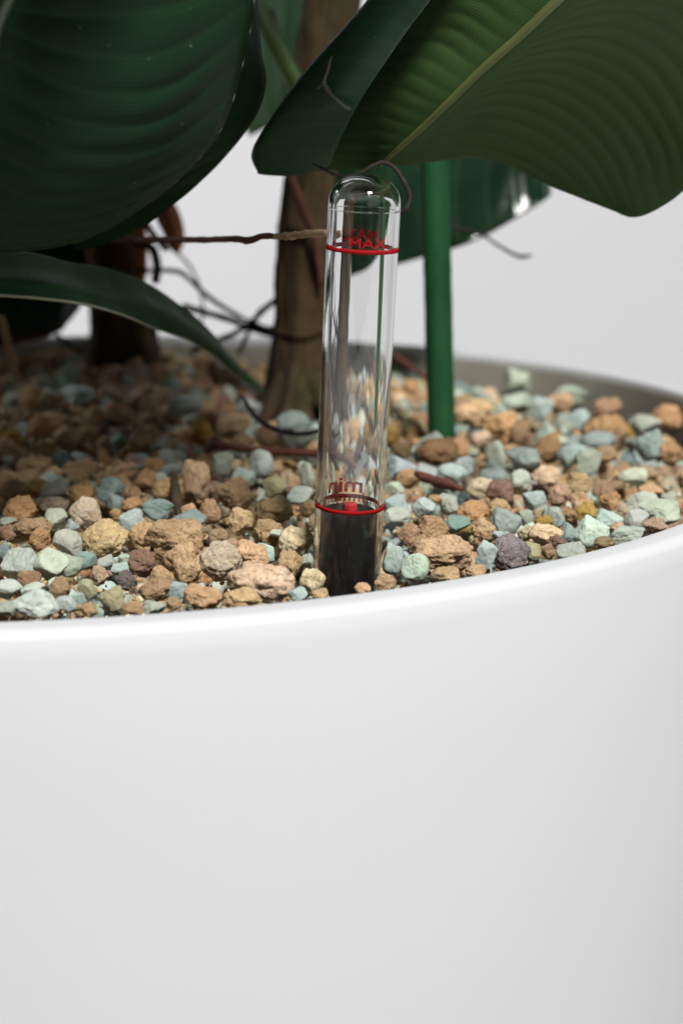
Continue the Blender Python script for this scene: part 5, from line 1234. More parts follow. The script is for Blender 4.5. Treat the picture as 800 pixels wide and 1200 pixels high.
3,2,0,-625,4362,-100,21,-8,18,46,37,44,4,3,15,714,5215,-140,-36,-18,42,37,29,28,5,0,0,-897,5716,-68,-21,30,31,35,33,27,4,11,11,564,3929,-106,32,-12,32,48,36,44,3,5,0,835,4873,-139,-11,-9,14,29,31,29,3,10,0,185,3798,-90,-7,-23,-47,38,37,35,
3,1,0,-499,4098,-99,-18,-10,57,22,24,17,3,15,6,-526,4596,-75,17,11,41,16,11,15,4,0,11,518,4129,-141,12,3,-14,50,36,36,3,8,0,573,4484,-47,-2,1,-2,32,30,44,3,13,6,-232,3901,-93,-14,-15,59,42,37,44,3,6,0,316,5832,-115,-25,8,-8,39,45,39,
3,3,3,386,4426,-105,-36,1,-59,41,32,31,3,14,1,-285,4077,-127,-8,5,-19,28,28,24,3,3,0,-904,5116,-69,0,0,-47,49,47,39,4,6,12,-262,5044,-103,-28,18,-31,46,45,40,4,2,10,-280,4498,-111,19,18,-60,50,44,34,3,7,4,-228,4278,-127,3,11,-2,29,23,30,
3,12,0,-413,4671,-74,12,2,60,18,15,16,4,7,12,-448,2920,-48,-14,24,37,16,13,16,3,8,4,-552,4355,-104,-9,1,33,46,40,39,3,2,1,-882,4588,-67,-8,18,-4,13,13,10,3,7,5,-640,4343,-58,-6,5,40,16,14,13,3,0,0,411,4821,-146,5,4,43,32,33,31,
3,15,0,539,4553,-136,7,-17,-33,39,34,37,5,0,2,-237,5639,-148,15,3,3,28,23,22,3,8,4,552,4962,-95,-15,2,2,27,25,28,4,10,11,469,4481,-103,22,-10,61,38,31,28,4,3,15,-240,4452,-124,-7,-2,-29,43,38,47,4,12,11,-683,3886,-120,0,-3,-41,44,46,45,
3,2,5,441,4204,-134,-8,-3,25,45,43,31,3,2,3,-735,4776,-98,-10,-1,-8,28,29,29,4,13,13,345,5083,-97,-49,-5,-4,26,21,23,5,1,0,-1020,5103,-87,3,12,-44,42,33,38,3,7,6,-1034,5536,-69,5,-14,15,47,44,46,3,0,3,-524,3453,-138,6,2,36,39,37,39,
4,1,12,515,6070,-143,-8,-14,62,40,38,36,3,7,3,-252,5254,-122,-4,-4,-4,41,35,43,4,13,14,-93,5302,-132,8,0,-9,46,50,35,4,10,14,681,5457,-151,-13,13,20,28,22,21,3,9,3,-468,5231,-111,2,4,33,43,43,41,3,2,0,-674,3071,-106,1,2,-36,53,41,49,
3,1,2,-844,4038,-106,5,11,-47,50,38,37,3,13,0,990,5100,-141,9,-5,-1,48,39,37,3,8,3,-101,3850,-127,-10,4,-1,41,37,47,3,9,0,-437,5797,-126,-13,0,-27,36,38,37,3,14,2,-52,4152,-66,-17,4,-19,45,36,40,3,9,5,748,4555,-154,-15,4,-16,46,35,37,
4,9,14,204,4741,-110,-23,9,30,47,43,37,3,5,3,161,5195,-113,-4,18,23,38,35,30,3,7,0,-602,5156,-110,7,2,5,32,27,28,3,14,0,-847,4696,-84,22,1,28,45,33,43,3,4,0,-247,4393,-83,3,1,32,42,40,39,5,0,7,-762,3748,-106,36,-13,-35,38,36,35,
3,1,5,-1067,5793,-50,10,-18,0,34,24,29,3,1,5,-314,3656,-140,2,14,-27,35,37,35,3,14,3,-506,3100,-134,-9,-5,-24,49,36,39,3,6,1,-405,3323,-121,-28,-8,-35,35,32,32,4,13,11,-116,4683,-134,5,8,-40,46,31,41,3,8,2,493,3654,-134,-15,3,-62,53,44,50,
3,0,2,-1093,5642,-61,28,-2,-6,28,25,22,3,6,6,787,4534,-119,40,21,57,26,24,23,3,6,5,-578,5014,-111,21,-6,-20,52,38,45,4,9,14,390,4821,-119,-7,10,19,17,18,17,3,15,2,-357,4290,-109,-19,7,-47,47,35,36,3,14,0,-399,4099,-125,-19,-2,-22,32,22,29,
3,11,6,220,4861,-89,7,6,-42,16,12,14,3,10,0,694,4453,-146,13,1,-35,54,41,37,3,14,5,-714,5984,-94,7,-2,7,39,36,29,3,2,0,-314,6374,-81,-4,3,39,20,17,14,3,12,0,868,5526,-138,7,8,-56,44,41,36,3,12,0,652,4127,-145,-11,1,-28,39,41,39,
4,0,11,461,5308,-110,7,-11,37,47,44,39,4,0,15,417,5989,-136,-11,-2,0,47,48,35,3,9,3,-451,3789,-94,11,-10,-11,44,45,44,4,11,15,422,3756,-94,1,-2,-60,48,34,37,3,15,0,-1152,5968,-85,15,-20,23,34,33,34,4,5,14,119,3690,-150,-11,-2,10,41,42,42,
3,4,5,835,4003,-144,-20,6,61,36,35,33,3,15,2,242,5430,-114,-19,-2,48,20,14,18,3,4,2,-636,3915,-53,-8,8,52,45,34,42,4,11,15,350,3632,-143,-3,-2,-52,53,42,33,3,4,0,152,5782,-112,-31,5,-5,46,41,36,5,1,0,403,4088,-105,49,-24,-24,36,35,32,
3,8,2,-437,6132,-124,9,-2,39,44,36,32,3,12,2,-1110,5864,-59,-25,15,-28,18,17,17,3,3,6,-479,3583,-135,2,-4,31,52,40,46,3,14,0,-263,4979,-134,0,13,-23,30,29,28,3,14,3,216,3806,-32,1,3,-58,18,16,18,3,7,0,-1093,5710,-78,-7,6,40,54,41,49,
3,9,2,-1106,6320,-40,-10,17,-3,15,12,12,4,8,13,-538,4371,-66,9,8,30,14,13,13,3,15,5,-424,4098,-106,11,6,-29,18,12,12,3,8,3,-354,6329,-84,46,10,0,17,16,19,4,1,14,-101,3533,-131,-34,4,28,28,23,17,3,8,3,182,4358,-78,7,-5,-29,49,45,39,
4,2,12,140,3554,-136,-3,1,21,56,51,36,3,14,6,-320,4871,-120,-3,24,-53,35,32,29,3,0,7,-413,4336,-108,3,3,2,43,42,40,3,15,1,-650,3338,-145,-17,-11,-49,38,42,37,4,8,15,586,4522,-122,4,2,-41,38,36,37,4,2,14,-308,3053,-112,6,-2,-33,50,44,42,
3,15,3,-306,6512,-122,-8,4,17,52,42,45,3,2,3,169,4855,-108,-9,-4,29,47,42,30,3,7,0,102,3494,-106,14,18,-22,41,41,30,3,14,3,-288,5549,-137,18,3,-2,37,33,34,3,8,6,-878,6147,-58,-14,-7,-23,29,25,22,3,4,0,868,4440,-116,-11,6,-26,14,15,16,
4,9,12,-321,4407,-118,-10,-8,34,42,43,41,3,5,3,-539,6486,-111,-3,1,10,41,34,34,3,6,0,-550,6558,-112,-10,-6,0,42,35,28,3,14,3,130,5670,-101,8,-9,-6,46,40,40,4,10,12,-982,5690,-82,-24,0,-5,31,30,27,3,6,3,110,4371,-112,22,-24,55,42,32,40,
3,14,0,766,5245,-157,-1,15,13,44,40,34,4,9,12,-554,4804,-114,7,8,44,47,38,41,4,3,11,213,5482,-118,-3,6,-24,43,49,42,3,2,0,-707,5054,-100,-12,-2,-47,29,26,27,3,13,5,-682,3722,-128,17,4,5,30,24,26,3,12,3,-805,5213,-91,-9,3,7,55,44,38,
3,0,3,-543,5072,-119,-5,-15,34,28,24,29,3,14,3,-1132,6322,-82,-11,-1,-5,40,37,36,4,1,12,-66,5152,-139,-15,3,44,49,39,41,4,13,11,437,5283,-156,2,8,18,38,42,39,3,3,0,-853,4977,-82,2,2,-49,45,38,37,4,8,11,-833,3949,-91,12,22,-19,15,14,14,
4,9,11,-664,6650,-93,-33,-1,-3,44,35,38,3,8,7,-342,5800,-105,-36,7,17,42,38,33,4,6,13,-210,4978,-95,35,-5,-6,45,39,43,3,13,0,-726,3952,-74,6,-10,21,19,17,13,3,14,0,-331,5048,-117,6,8,-20,50,49,41,3,10,0,497,5005,-149,16,4,25,47,42,38,
3,0,0,-290,4738,-122,-18,-6,-6,44,39,48,3,6,0,209,5246,-98,47,-15,17,20,18,17,3,1,0,-598,4098,-100,-4,1,-6,46,36,48,4,1,15,170,3976,-102,-11,-3,-14,45,38,41,3,9,6,-533,5397,-120,-14,3,7,34,36,34,3,5,0,-708,5695,-76,-14,24,-10,30,21,28,
3,11,3,-1243,6176,-62,7,2,30,42,28,27,4,5,11,-1065,6349,-86,-31,-18,-15,36,38,26,4,1,12,-449,6523,-117,13,15,-5,42,40,32,4,1,13,-1082,5474,-91,2,5,-32,42,44,36,4,13,12,-233,3955,-135,-4,4,-29,47,46,45,4,2,11,-43,3537,-134,1,-7,25,50,48,37,
3,14,4,-777,3943,-104,-9,2,-6,46,41,34,3,8,0,319,5449,-140,-17,-1,-10,50,49,46,3,7,0,559,5855,-156,1,4,-12,44,41,37,4,4,12,-636,4176,-99,-12,-15,-57,37,40,33,3,11,3,-131,4066,-70,-18,23,42,36,28,30,5,1,3,-722,6559,-57,7,12,18,16,14,17,
3,8,4,-360,4827,-127,-3,0,53,35,29,30,3,5,4,-431,5489,-120,-52,12,-50,44,45,36,4,5,13,232,5746,-131,-7,-6,50,31,22,21,4,3,11,185,4668,-114,9,-7,-26,39,30,27,4,12,11,508,5620,-145,30,0,-23,49,37,35,3,9,5,-1071,6032,-90,-13,-2,44,40,43,37,
4,1,14,98,3814,-110,19,14,-25,13,12,11,3,15,5,217,3570,-144,18,-5,-40,33,28,35,3,0,3,639,5424,-178,-2,-12,38,30,26,25,3,9,0,-153,4897,-148,-17,1,-20,36,27,33,3,9,2,-472,6238,-129,-10,-1,40,32,31,23,3,2,5,253,5838,-151,-14,-4,-30,34,33,30,
3,14,2,-114,3126,-100,10,5,24,40,33,31,3,8,0,-411,5937,-103,21,10,-16,38,29,24,3,7,1,271,4124,-131,1,-2,48,37,33,31,4,13,12,456,3685,-94,3,-9,-18,35,30,34,3,6,2,-344,4982,-128,3,9,-52,28,22,24,3,3,0,720,5510,-174,-18,6,-12,47,38,38,
3,12,2,-833,4096,-68,-27,3,-19,36,40,30,4,5,14,977,4698,-126,12,22,24,17,14,18,3,8,1,-412,4222,-116,3,5,-28,52,38,36,3,0,2,-680,3787,-100,-28,-4,-15,18,18,17,3,10,0,770,4199,-50,2,2,62,24,28,23,3,15,0,840,4424,-148,-12,-6,38,47,41,44,
3,4,2,-251,4858,-134,-23,4,-24,37,29,38,3,4,0,-738,4383,-100,-23,1,-57,38,31,35,3,15,0,-357,3203,-112,-28,14,-35,22,19,23,3,15,7,-561,5756,-108,13,-1,37,45,38,38,3,9,4,403,5014,-104,-23,9,14,17,15,15,3,1,0,-617,3764,-126,2,11,54,35,40,33,
4,0,10,-1054,6100,-80,-1,3,49,44,36,35,4,0,14,711,4160,-144,14,4,13,44,45,49,3,2,0,-1075,5050,-67,7,-2,-54,48,40,31,3,11,0,-611,4479,-102,15,0,9,41,31,37,4,9,15,966,4805,-164,7,-6,-61,44,30,40,3,13,6,-385,6456,-110,2,2,-33,23,19,20,
3,12,7,580,4284,-99,6,-2,-34,41,38,31,3,2,4,-721,5247,-84,11,-4,-16,55,43,49,3,4,2,-560,3583,-135,18,-3,30,36,30,35,3,5,2,932,4454,-161,-5,2,-13,33,29,25,3,6,3,-119,5062,-103,-8,-5,14,41,42,37,3,13,4,-279,4331,-114,6,4,24,54,40,45,
3,13,1,932,4538,-160,-9,-3,-57,42,31,30,3,4,0,-592,3400,-138,8,-7,-53,33,26,36,4,9,15,-994,5575,-52,-19,-1,43,23,19,18,3,2,3,-322,6287,-132,3,12,-12,40,32,29,3,12,2,-174,3990,-94,3,1,-11,46,36,30,3,13,3,-1192,6073,-88,14,7,-43,33,33,23,
3,3,3,797,4501,-157,-4,4,36,33,29,33,3,8,0,-396,6066,-124,-4,1,-6,44,37,37,4,12,12,-73,3630,-116,-12,-1,-63,19,17,19,4,1,12,-496,5134,-115,-8,-2,-58,40,39,38,3,15,3,-910,5271,-59,25,17,26,14,11,12,4,2,14,936,4324,-140,-3,-9,-14,44,40,40,
3,8,0,564,4058,-129,-7,0,54,47,46,48,4,5,15,168,5277,-87,-16,-6,-32,14,14,11,3,7,2,-1037,6277,-78,-9,13,-29,41,44,45,3,7,1,-1342,6583,-90,3,0,4,41,31,30,4,6,10,125,3446,-153,-5,-4,-10,42,41,38,3,10,6,-959,6276,-72,29,5,48,27,21,19,
3,0,3,-986,4937,-79,10,-6,-8,50,46,39,4,2,11,-757,4116,-99,15,11,-2,47,41,35,3,8,6,-402,3827,-103,16,14,-11,48,32,40,3,5,3,-378,5580,-92,6,-7,-42,16,13,11,3,11,0,-1037,5930,-82,6,4,-50,57,46,47,3,1,3,488,3949,-142,8,5,-15,52,38,36,
3,2,1,-794,4010,-78,35,-2,-43,45,42,34,4,2,15,687,5388,-156,7,0,-34,20,17,21,4,11,11,783,4798,-148,-10,17,-1,42,32,29,3,8,2,700,5314,-160,28,-19,-41,30,22,27,3,9,3,387,4922,-102,-7,2,-15,12,13,12,3,12,5,-588,4946,-87,3,1,49,37,31,34,
4,11,11,769,4859,-134,4,8,-13,50,46,37,3,4,3,-616,5096,-106,-10,6,15,42,38,39,3,2,2,-655,4706,-118,-10,-4,-18,17,18,16,3,2,2,-923,5493,-70,9,-15,-49,39,35,31,3,2,6,404,4992,-137,4,-2,-47,42,37,36,3,14,0,-465,6363,-118,-7,3,3,39,41,30,
3,5,3,893,5213,-177,-9,2,-14,45,41,33,3,10,0,-63,4362,-86,-28,-12,18,49,47,39,3,2,0,-705,3978,-109,17,-3,-33,44,33,35,3,13,5,481,4583,-103,-31,8,36,40,29,28,3,7,6,-705,3359,-134,-28,-6,59,25,19,21,3,13,2,75,3403,-149,-4,-1,-23,28,30,25,
3,4,3,-450,4077,-95,30,-11,5,28,29,23,3,4,6,370,5479,-118,0,9,-31,32,32,32,3,2,4,-894,6085,-59,-31,-22,45,13,12,12,3,4,6,820,5488,-149,0,-9,-19,32,22,28,4,8,15,-328,6049,-147,16,-5,-60,32,27,26,3,4,6,612,4709,-152,-15,-3,14,30,29,30,
3,13,6,-1094,5291,-82,-2,12,32,37,38,36,4,11,14,311,4506,-90,5,-8,-21,40,30,30,3,8,3,-414,3668,-139,-18,3,-11,29,23,27,3,13,0,-398,3616,-123,-37,-9,31,24,20,22,4,7,14,457,3554,-135,6,-3,2,39,38,30,3,11,0,-863,5689,-89,8,7,-56,38,32,35,
3,14,0,-235,5887,-133,-4,-12,57,40,39,39,3,9,6,288,5591,-155,9,-13,15,29,21,24,3,9,1,-125,3455,-148,-11,0,3,46,45,31,4,0,11,100,4235,-96,-15,3,22,50,40,39,3,11,3,838,5083,-154,-31,17,-52,20,22,20,4,7,11,468,5360,-140,4,-3,-9,54,49,38,
3,12,0,-201,4981,-140,-12,0,58,35,35,34,3,12,3,-751,5140,-95,-8,11,35,36,36,36,3,11,3,-266,3689,-117,-20,-10,57,41,29,34,3,4,2,530,5122,-160,-9,2,-36,46,42,32,3,2,4,-654,6016,-107,15,-6,18,34,33,37,3,11,1,-238,3254,-128,-3,-4,16,18,18,20,
4,0,14,-307,4961,-99,19,-1,-37,39,40,38,3,5,3,132,3346,-110,7,-4,23,14,14,10,5,0,0,357,4116,-101,0,-14,-58,12,13,12,3,3,2,-582,3820,-121,-1,-1,-11,56,40,44,3,10,0,-915,4577,-91,-9,6,-47,32,29,30,3,8,1,-947,4645,-87,-17,-1,-63,52,37,38,
0,8,3,-189,4379,-126,9,-3,10,36,34,33,0,2,7,340,4115,-135,25,-6,-28,41,36,43,1,9,12,710,4883,-126,40,-3,36,27,20,26,0,0,2,-1326,6365,-85,5,0,54,38,27,35,0,4,2,-705,3759,-125,3,-3,5,35,29,31,1,3,11,-88,4047,-139,-29,1,9,17,15,14,
0,8,4,-807,5424,-76,-1,18,38,46,48,39,0,13,5,336,4803,-132,3,1,55,48,40,39,0,15,3,-369,5928,-91,-37,-26,41,18,15,13,0,0,0,555,5156,-107,-17,-15,21,37,37,37,0,12,3,-187,3579,-136,9,3,12,44,39,35,0,7,5,-434,5703,-127,-2,2,27,33,32,28,
0,14,0,767,5296,-134,4,-16,-48,24,21,19,0,1,6,-836,5645,-78,-11,11,-3,26,24,21,1,11,13,-918,5562,-60,10,-5,42,49,34,44,0,13,0,258,4014,-141,5,14,24,22,22,17,0,14,3,-840,5761,-88,-11,0,-37,35,35,29,0,2,4,-156,5149,-141,-9,-5,42,40,36,32,
0,2,6,-927,6184,-82,3,3,-60,43,37,33,1,11,11,-644,6411,-105,-4,0,-20,50,36,32,2,0,2,-113,3583,-146,-36,4,-58,39,29,33,0,14,1,-1328,6481,-83,3,10,48,20,22,21,0,9,7,363,4184,-137,-8,4,-2,37,36,30,1,10,14,-469,4125,-116,13,3,-13,48,41,37,
1,0,15,370,5171,-152,11,5,-4,40,43,40,1,0,14,-1100,5364,-95,1,-6,-18,43,38,32,1,7,14,-368,5965,-120,-9,-2,52,48,36,34,0,12,5,-520,3538,-106,-7,0,-59,36,41,30,0,8,2,-644,6149,-98,8,-5,39,44,41,40,1,12,10,221,4697,-119,32,-20,54,19,16,14,
1,3,15,164,5549,-119,20,3,-24,41,44,30,0,11,5,-217,5608,-152,2,1,49,17,15,17,1,6,15,-73,4123,-112,4,-9,10,27,28,20,0,7,0,-960,6024,-84,-6,7,-13,54,47,38,0,8,2,-443,3427,-87,-14,-11,-21,15,14,14,0,1,0,-700,6094,-78,12,1,32,14,12,12,
0,1,0,-86,3568,-121,10,-6,41,17,16,16,0,6,3,653,5515,-176,8,22,61,15,14,17,2,0,0,-993,5784,-93,-8,2,42,28,32,28,0,1,3,-401,5179,-125,-8,2,-25,37,26,28,1,6,15,-1140,6536,-71,-9,-8,3,42,41,34,0,0,0,210,6013,-133,2,3,-48,51,43,43,
0,12,2,-134,4457,-130,5,2,21,34,33,29,1,6,10,424,6053,-128,-5,11,-8,29,26,23,1,2,11,637,5148,-120,-10,8,-13,32,23,19,0,12,3,-305,6595,-110,-17,16,12,21,19,14,0,2,3,620,5019,-140,-18,13,41,51,43,42,0,6,3,-256,4120,-125,8,5,2,40,36,34,
1,3,14,900,4569,-148,-1,22,36,29,28,20,0,9,3,-264,6319,-130,14,-2,-47,42,31,29,1,12,12,-26,3416,-154,6,0,-54,36,27,24,0,13,10,-596,3194,-22,1,-2,-58,17,15,35,0,11,3,-1089,5140,-45,4,-1,46,44,38,41,0,9,4,975,4976,-148,-2,7,35,49,42,32,
2,0,0,-408,5417,-118,-4,2,41,46,43,40,0,0,3,-463,3440,-154,-8,2,50,22,16,17,1,2,11,-864,5177,-81,12,-14,9,23,16,19,0,11,0,729,5607,-168,22,-3,-41,27,29,28,0,5,3,-74,3776,-134,-7,1,-4,49,44,43,0,4,0,-924,4511,-94,-8,4,-52,42,42,32,
0,15,0,243,5262,-126,24,-18,47,42,32,30,0,1,2,676,5154,-134,13,-11,-4,27,18,21,1,8,14,-1251,6240,-91,-3,-8,-52,31,30,30,1,13,12,-93,3942,-137,-4,18,30,33,26,23,1,3,13,-520,4264,-113,16,8,-8,34,32,38,0,6,2,-328,5871,-130,18,3,-33,36,38,38,
1,5,14,-772,4656,-106,-10,-3,63,36,41,33,0,13,5,-534,4906,-112,-3,-4,-31,42,39,33,1,9,11,-177,3806,-73,-15,16,-11,43,33,27,1,8,11,-303,4920,-135,-3,6,-53,49,40,36,1,2,13,-741,5779,-94,17,6,44,40,31,31,1,8,12,74,4170,-80,48,-10,16,47,33,41,
0,1,3,-656,3975,-82,0,4,-41,49,36,39,0,8,3,-819,6110,-89,-19,-7,6,37,31,36,0,8,1,-1129,5479,-80,12,10,35,16,15,14,0,15,4,685,5586,-159,2,18,16,21,19,19,1,10,12,-523,3933,-111,-6,-16,-60,37,33,34,1,8,11,720,3892,-116,18,6,49,45,43,40,
0,14,3,-878,5429,-62,0,6,25,47,41,43,1,13,11,112,5247,-96,3,12,-35,45,41,33,2,1,1,-1106,5568,-82,17,-3,17,39,39,26,0,2,6,-586,5353,-111,21,-5,-11,38,32,38,0,1,0,-950,4808,-51,25,-9,35,19,16,14,1,3,12,-69,3433,-144,27,0,19,30,32,24,
0,2,0,-171,4482,-92,8,-5,-3,36,29,29,0,12,0,-972,5896,-54,-34,-6,61,45,37,34,0,8,2,362,3720,-137,-23,1,-41,48,36,41,1,0,14,488,4296,-130,27,10,62,44,46,40,1,4,14,-595,5727,-105,-22,-29,-39,28,26,25,1,7,11,490,5692,-149,-16,-8,-50,33,28,37,
2,2,0,402,5897,-130,12,-13,-9,27,21,20,0,6,0,-86,5810,-147,21,-1,-10,39,41,28,0,8,0,-831,6182,-66,-1,-1,-7,36,32,28,1,0,10,-815,4840,-97,4,-7,-32,40,30,31,0,14,0,-1188,6035,-78,-8,7,9,15,10,14,1,10,15,-842,3968,-116,-5,-1,31,34,28,29,
0,1,0,260,5425,-152,6,15,-12,33,24,31,0,5,0,-374,4772,-125,32,-2,50,36,28,32,0,10,0,-586,3496,-118,-10,12,3,17,15,11,1,4,12,-516,4878,-87,5,-8,31,17,12,12,0,9,6,-729,3994,-80,-32,3,14,15,15,15,1,4,13,642,3896,-154,4,-4,-27,30,32,28,
0,15,5,-213,3877,-148,10,18,-53,14,11,10,0,7,0,-749,4020,-117,-6,6,11,31,28,29,1,13,11,-412,4886,-134,-7,2,-38,14,12,12,1,13,12,-945,5936,-54,-7,1,22,14,13,11,0,4,3,202,5282,-100,-36,-7,-32,12,12,13,0,14,2,-1052,5373,-76,-17,11,-40,16,13,11,
0,3,1,-938,4806,-71,-2,1,28,14,14,12,1,2,12,118,3344,-153,13,12,-43,43,31,40,0,15,2,-1101,5212,-53,11,-15,48,40,44,41,1,7,11,973,4741,-160,18,6,-9,41,31,41,1,5,11,589,5588,-146,17,8,-26,42,38,38,0,4,0,448,4876,-146,-20,1,59,41,40,41,
0,7,0,734,5470,-141,-41,4,-9,26,19,19,2,0,3,-798,6063,-89,18,4,-60,24,26,25,0,7,0,-513,3812,-137,-10,13,-62,26,26,27,0,2,0,-535,6079,-110,-7,11,-4,26,20,26,0,13,2,-836,4454,-76,-12,-4,55,33,30,33,1,6,15,211,6231,-141,15,-6,-26,45,41,41,
1,4,12,684,4791,-132,-18,11,18,40,44,38,0,5,3,-872,5327,-50,24,-2,61,17,15,15,0,13,4,-714,5175,-57,-9,20,-35,33,30,32,0,7,1,-401,3560,-142,-21,8,44,43,31,33,0,13,6,640,5571,-169,-6,-3,24,35,31,33,1,1,15,-544,4204,-108,-2,2,-1,44,47,43,
0,4,5,117,3934,-131,-14,-8,-22,47,40,38,0,0,0,-619,4027,-120,-12,-10,-45,34,36,35,0,5,3,-865,5727,-74,-10,25,-49,20,15,15,1,4,11,135,5454,-135,-16,-13,14,46,40,31,1,7,14,-567,3697,-122,9,-10,-61,31,24,24,0,3,3,-516,6442,-122,-26,-15,61,29,24,28,
0,12,5,238,5706,-156,-8,1,31,37,30,26,0,11,0,622,4581,-150,5,4,42,38,28,34,0,15,5,-352,4935,-133,16,15,23,21,21,19,0,14,0,-516,6346,-101,-9,-21,4,23,19,17,2,1,0,860,5204,-123,-5,1,-49,40,33,37,0,1,0,-66,4187,-124,-5,2,31,50,38,46,
0,5,0,154,4637,-110,-42,24,-7,43,32,37,1,3,14,612,4335,-140,-28,-2,31,27,27,24,0,7,4,250,5550,-147,-1,-9,-42,27,27,22,1,11,13,-922,5257,-88,6,-9,57,34,38,36,0,11,7,555,3640,-91,36,-11,47,30,26,31,1,11,11,682,3976,-136,-1,11,-56,33,25,30,
0,15,0,-811,6073,-55,-28,2,-59,33,24,31,0,3,2,279,5188,-141,-13,2,33,52,41,40,0,13,3,355,4844,-102,35,8,46,22,20,19,0,12,0,-432,4020,-105,0,-1,-22,24,18,22,0,12,4,-300,6004,-149,-19,6,-41,20,20,22,1,7,14,-270,3019,-25,-3,2,-60,16,12,10,
0,3,6,-569,6133,-113,-1,4,19,48,43,37,0,4,2,-428,4770,-113,18,11,-25,39,34,30,1,5,13,-227,5722,-133,-7,-8,-24,48,34,38,1,0,15,-166,3805,-135,9,-6,52,38,34,42,0,0,3,-1229,5778,-84,8,1,-59,45,34,40,0,11,0,-195,5115,-96,19,-9,-21,47,40,45,
1,11,11,-530,6132,-87,39,-8,32,16,12,14,1,10,15,143,4973,-139,3,-3,-58,46,42,34,1,1,11,-668,4634,-107,-10,0,-30,30,30,29,1,12,12,938,5308,-180,7,0,-21,34,26,27,0,6,2,454,4111,-139,-12,-10,56,30,27,29,1,3,15,678,5648,-174,14,8,2,51,38,39,
0,10,5,-779,4784,-105,-28,-5,-46,16,16,16,1,8,12,937,4570,-143,42,-13,-53,15,12,14,1,13,14,-799,4427,-102,3,4,-42,18,16,16,0,3,3,-664,5504,-99,6,-2,-5,39,41,37,0,4,0,-1135,6108,-79,23,-13,21,44,39,43,0,9,3,838,4573,-145,-24,6,-55,45,36,40,
0,13,3,481,4774,-126,-34,-5,39,19,18,18,0,11,1,-102,3519,-160,5,-1,20,17,16,15,0,7,0,-233,4168,-130,54,-20,0,24,17,20,1,13,14,132,4468,-118,-6,-2,-15,19,19,21,1,6,15,-428,5089,-120,8,2,7,44,38,48,0,14,0,361,4007,-138,4,7,-17,22,20,17,
0,9,2,-638,4280,-116,-23,7,-33,22,18,22,0,11,1,537,4253,-136,-2,6,20,43,46,35,1,4,12,-86,3681,-122,-48,-15,-55,24,24,19,0,7,1,-672,4471,-98,-19,-14,14,25,20,25,1,10,14,117,3591,-112,29,-2,-52,27,23,22,0,9,0,-968,6242,-99,-10,0,-17,39,41,30,
0,7,2,458,4996,-107,37,31,-11,40,34,40,0,14,6,516,3841,-126,-5,4,29,42,33,31,0,9,3,-1032,5657,-82,2,2,14,40,35,40,0,6,0,-717,3823,-114,18,13,-46,40,34,31,1,7,12,993,5316,-166,20,6,-34,40,36,38,0,0,1,725,4072,-135,6,5,-24,54,41,44,
0,12,0,228,4855,-132,-9,1,-50,45,46,46,1,3,15,264,5337,-146,-22,8,-43,24,23,18,1,10,11,880,5002,-150,5,8,-19,23,23,23,1,0,12,-399,4020,-134,7,5,-53,47,46,33,0,3,6,-1212,5997,-96,-1,-1,-40,42,32,28,0,13,1,693,5267,-165,4,6,62,44,30,34,
0,12,0,-415,5034,-121,-21,9,-6,37,37,38,1,9,13,-903,6048,-80,-18,-16,30,41,34,30,0,11,2,-406,3124,-116,-21,-1,-10,23,22,16,0,15,1,308,4035,-138,-19,-4,-24,50,38,39,0,1,2,502,6119,-165,10,9,-58,36,30,37,1,2,15,-490,4659,-110,-7,-4,-40,46,39,35,
1,0,12,258,4552,-129,26,-7,-52,41,39,37,0,0,1,-861,5971,-91,-3,-11,-20,38,41,40,1,10,15,-600,5571,-108,12,2,-36,50,43,44,1,7,10,503,4660,-135,11,8,-60,50,46,36,0,2,2,-328,5492,-126,12,-2,54,50,40,45,0,13,4,-344,3891,-111,3,7,44,36,35,25,
1,12,15,479,5414,-108,7,-23,-38,24,22,24,0,2,1,-445,6036,-126,-23,-5,51,26,28,23,1,10,12,-851,4618,-93,11,3,15,46,43,31,0,3,3,445,3730,-141,-2,1,15,47,32,43,0,10,0,-308,3761,-62,-1,-1,-52,17,15,16,0,14,0,536,4329,-114,23,0,-15,20,16,13,
0,2,2,-247,5759,-117,-12,-8,-38,15,16,16,0,10,3,-468,5930,-104,-1,12,-36,30,25,25,0,10,2,-370,5679,-134,-6,0,45,40,34,31,0,4,0,-189,5639,-135,8,4,-39,40,32,34,0,10,0,-526,4027,-108,6,-4,-4,49,41,33,2,1,1,-995,5722,-79,31,13,-36,18,16,12,
1,5,13,-954,6532,-113,-13,-1,-15,19,14,14,0,11,6,-323,4021,-136,-2,-4,60,18,19,19,0,9,2,807,5213,-116,-23,10,-27,35,29,27,1,1,13,-784,5990,-93,1,1,32,45,38,40,1,6,13,-497,6150,-126,-3,-6,25,31,30,28,0,15,6,-457,4384,-116,-12,-5,24,33,30,30,
1,0,11,-514,4585,-111,8,5,-55,47,40,44,0,14,0,184,6161,-144,-17,-5,54,43,36,33,0,2,0,-307,5428,-92,25,1,13,38,42,41,0,3,2,-644,5950,-106,5,-5,41,38,32,32,1,7,12,-222,6044,-126,-3,-5,57,41,40,40,1,7,12,-141,3622,-151,11,4,-14,26,22,20,
1,5,11,942,4978,-182,-14,-3,-27,31,30,29,0,0,2,-336,3791,-138,5,6,-34,30,23,29,0,4,2,-419,4648,-116,-11,7,28,47,47,48,1,8,12,131,4882,-143,19,-2,61,30,27,31,1,3,11,285,4174,-138,13,5,3,36,25,31,1,7,11,406,4284,-129,-8,-8,-43,29,30,29,
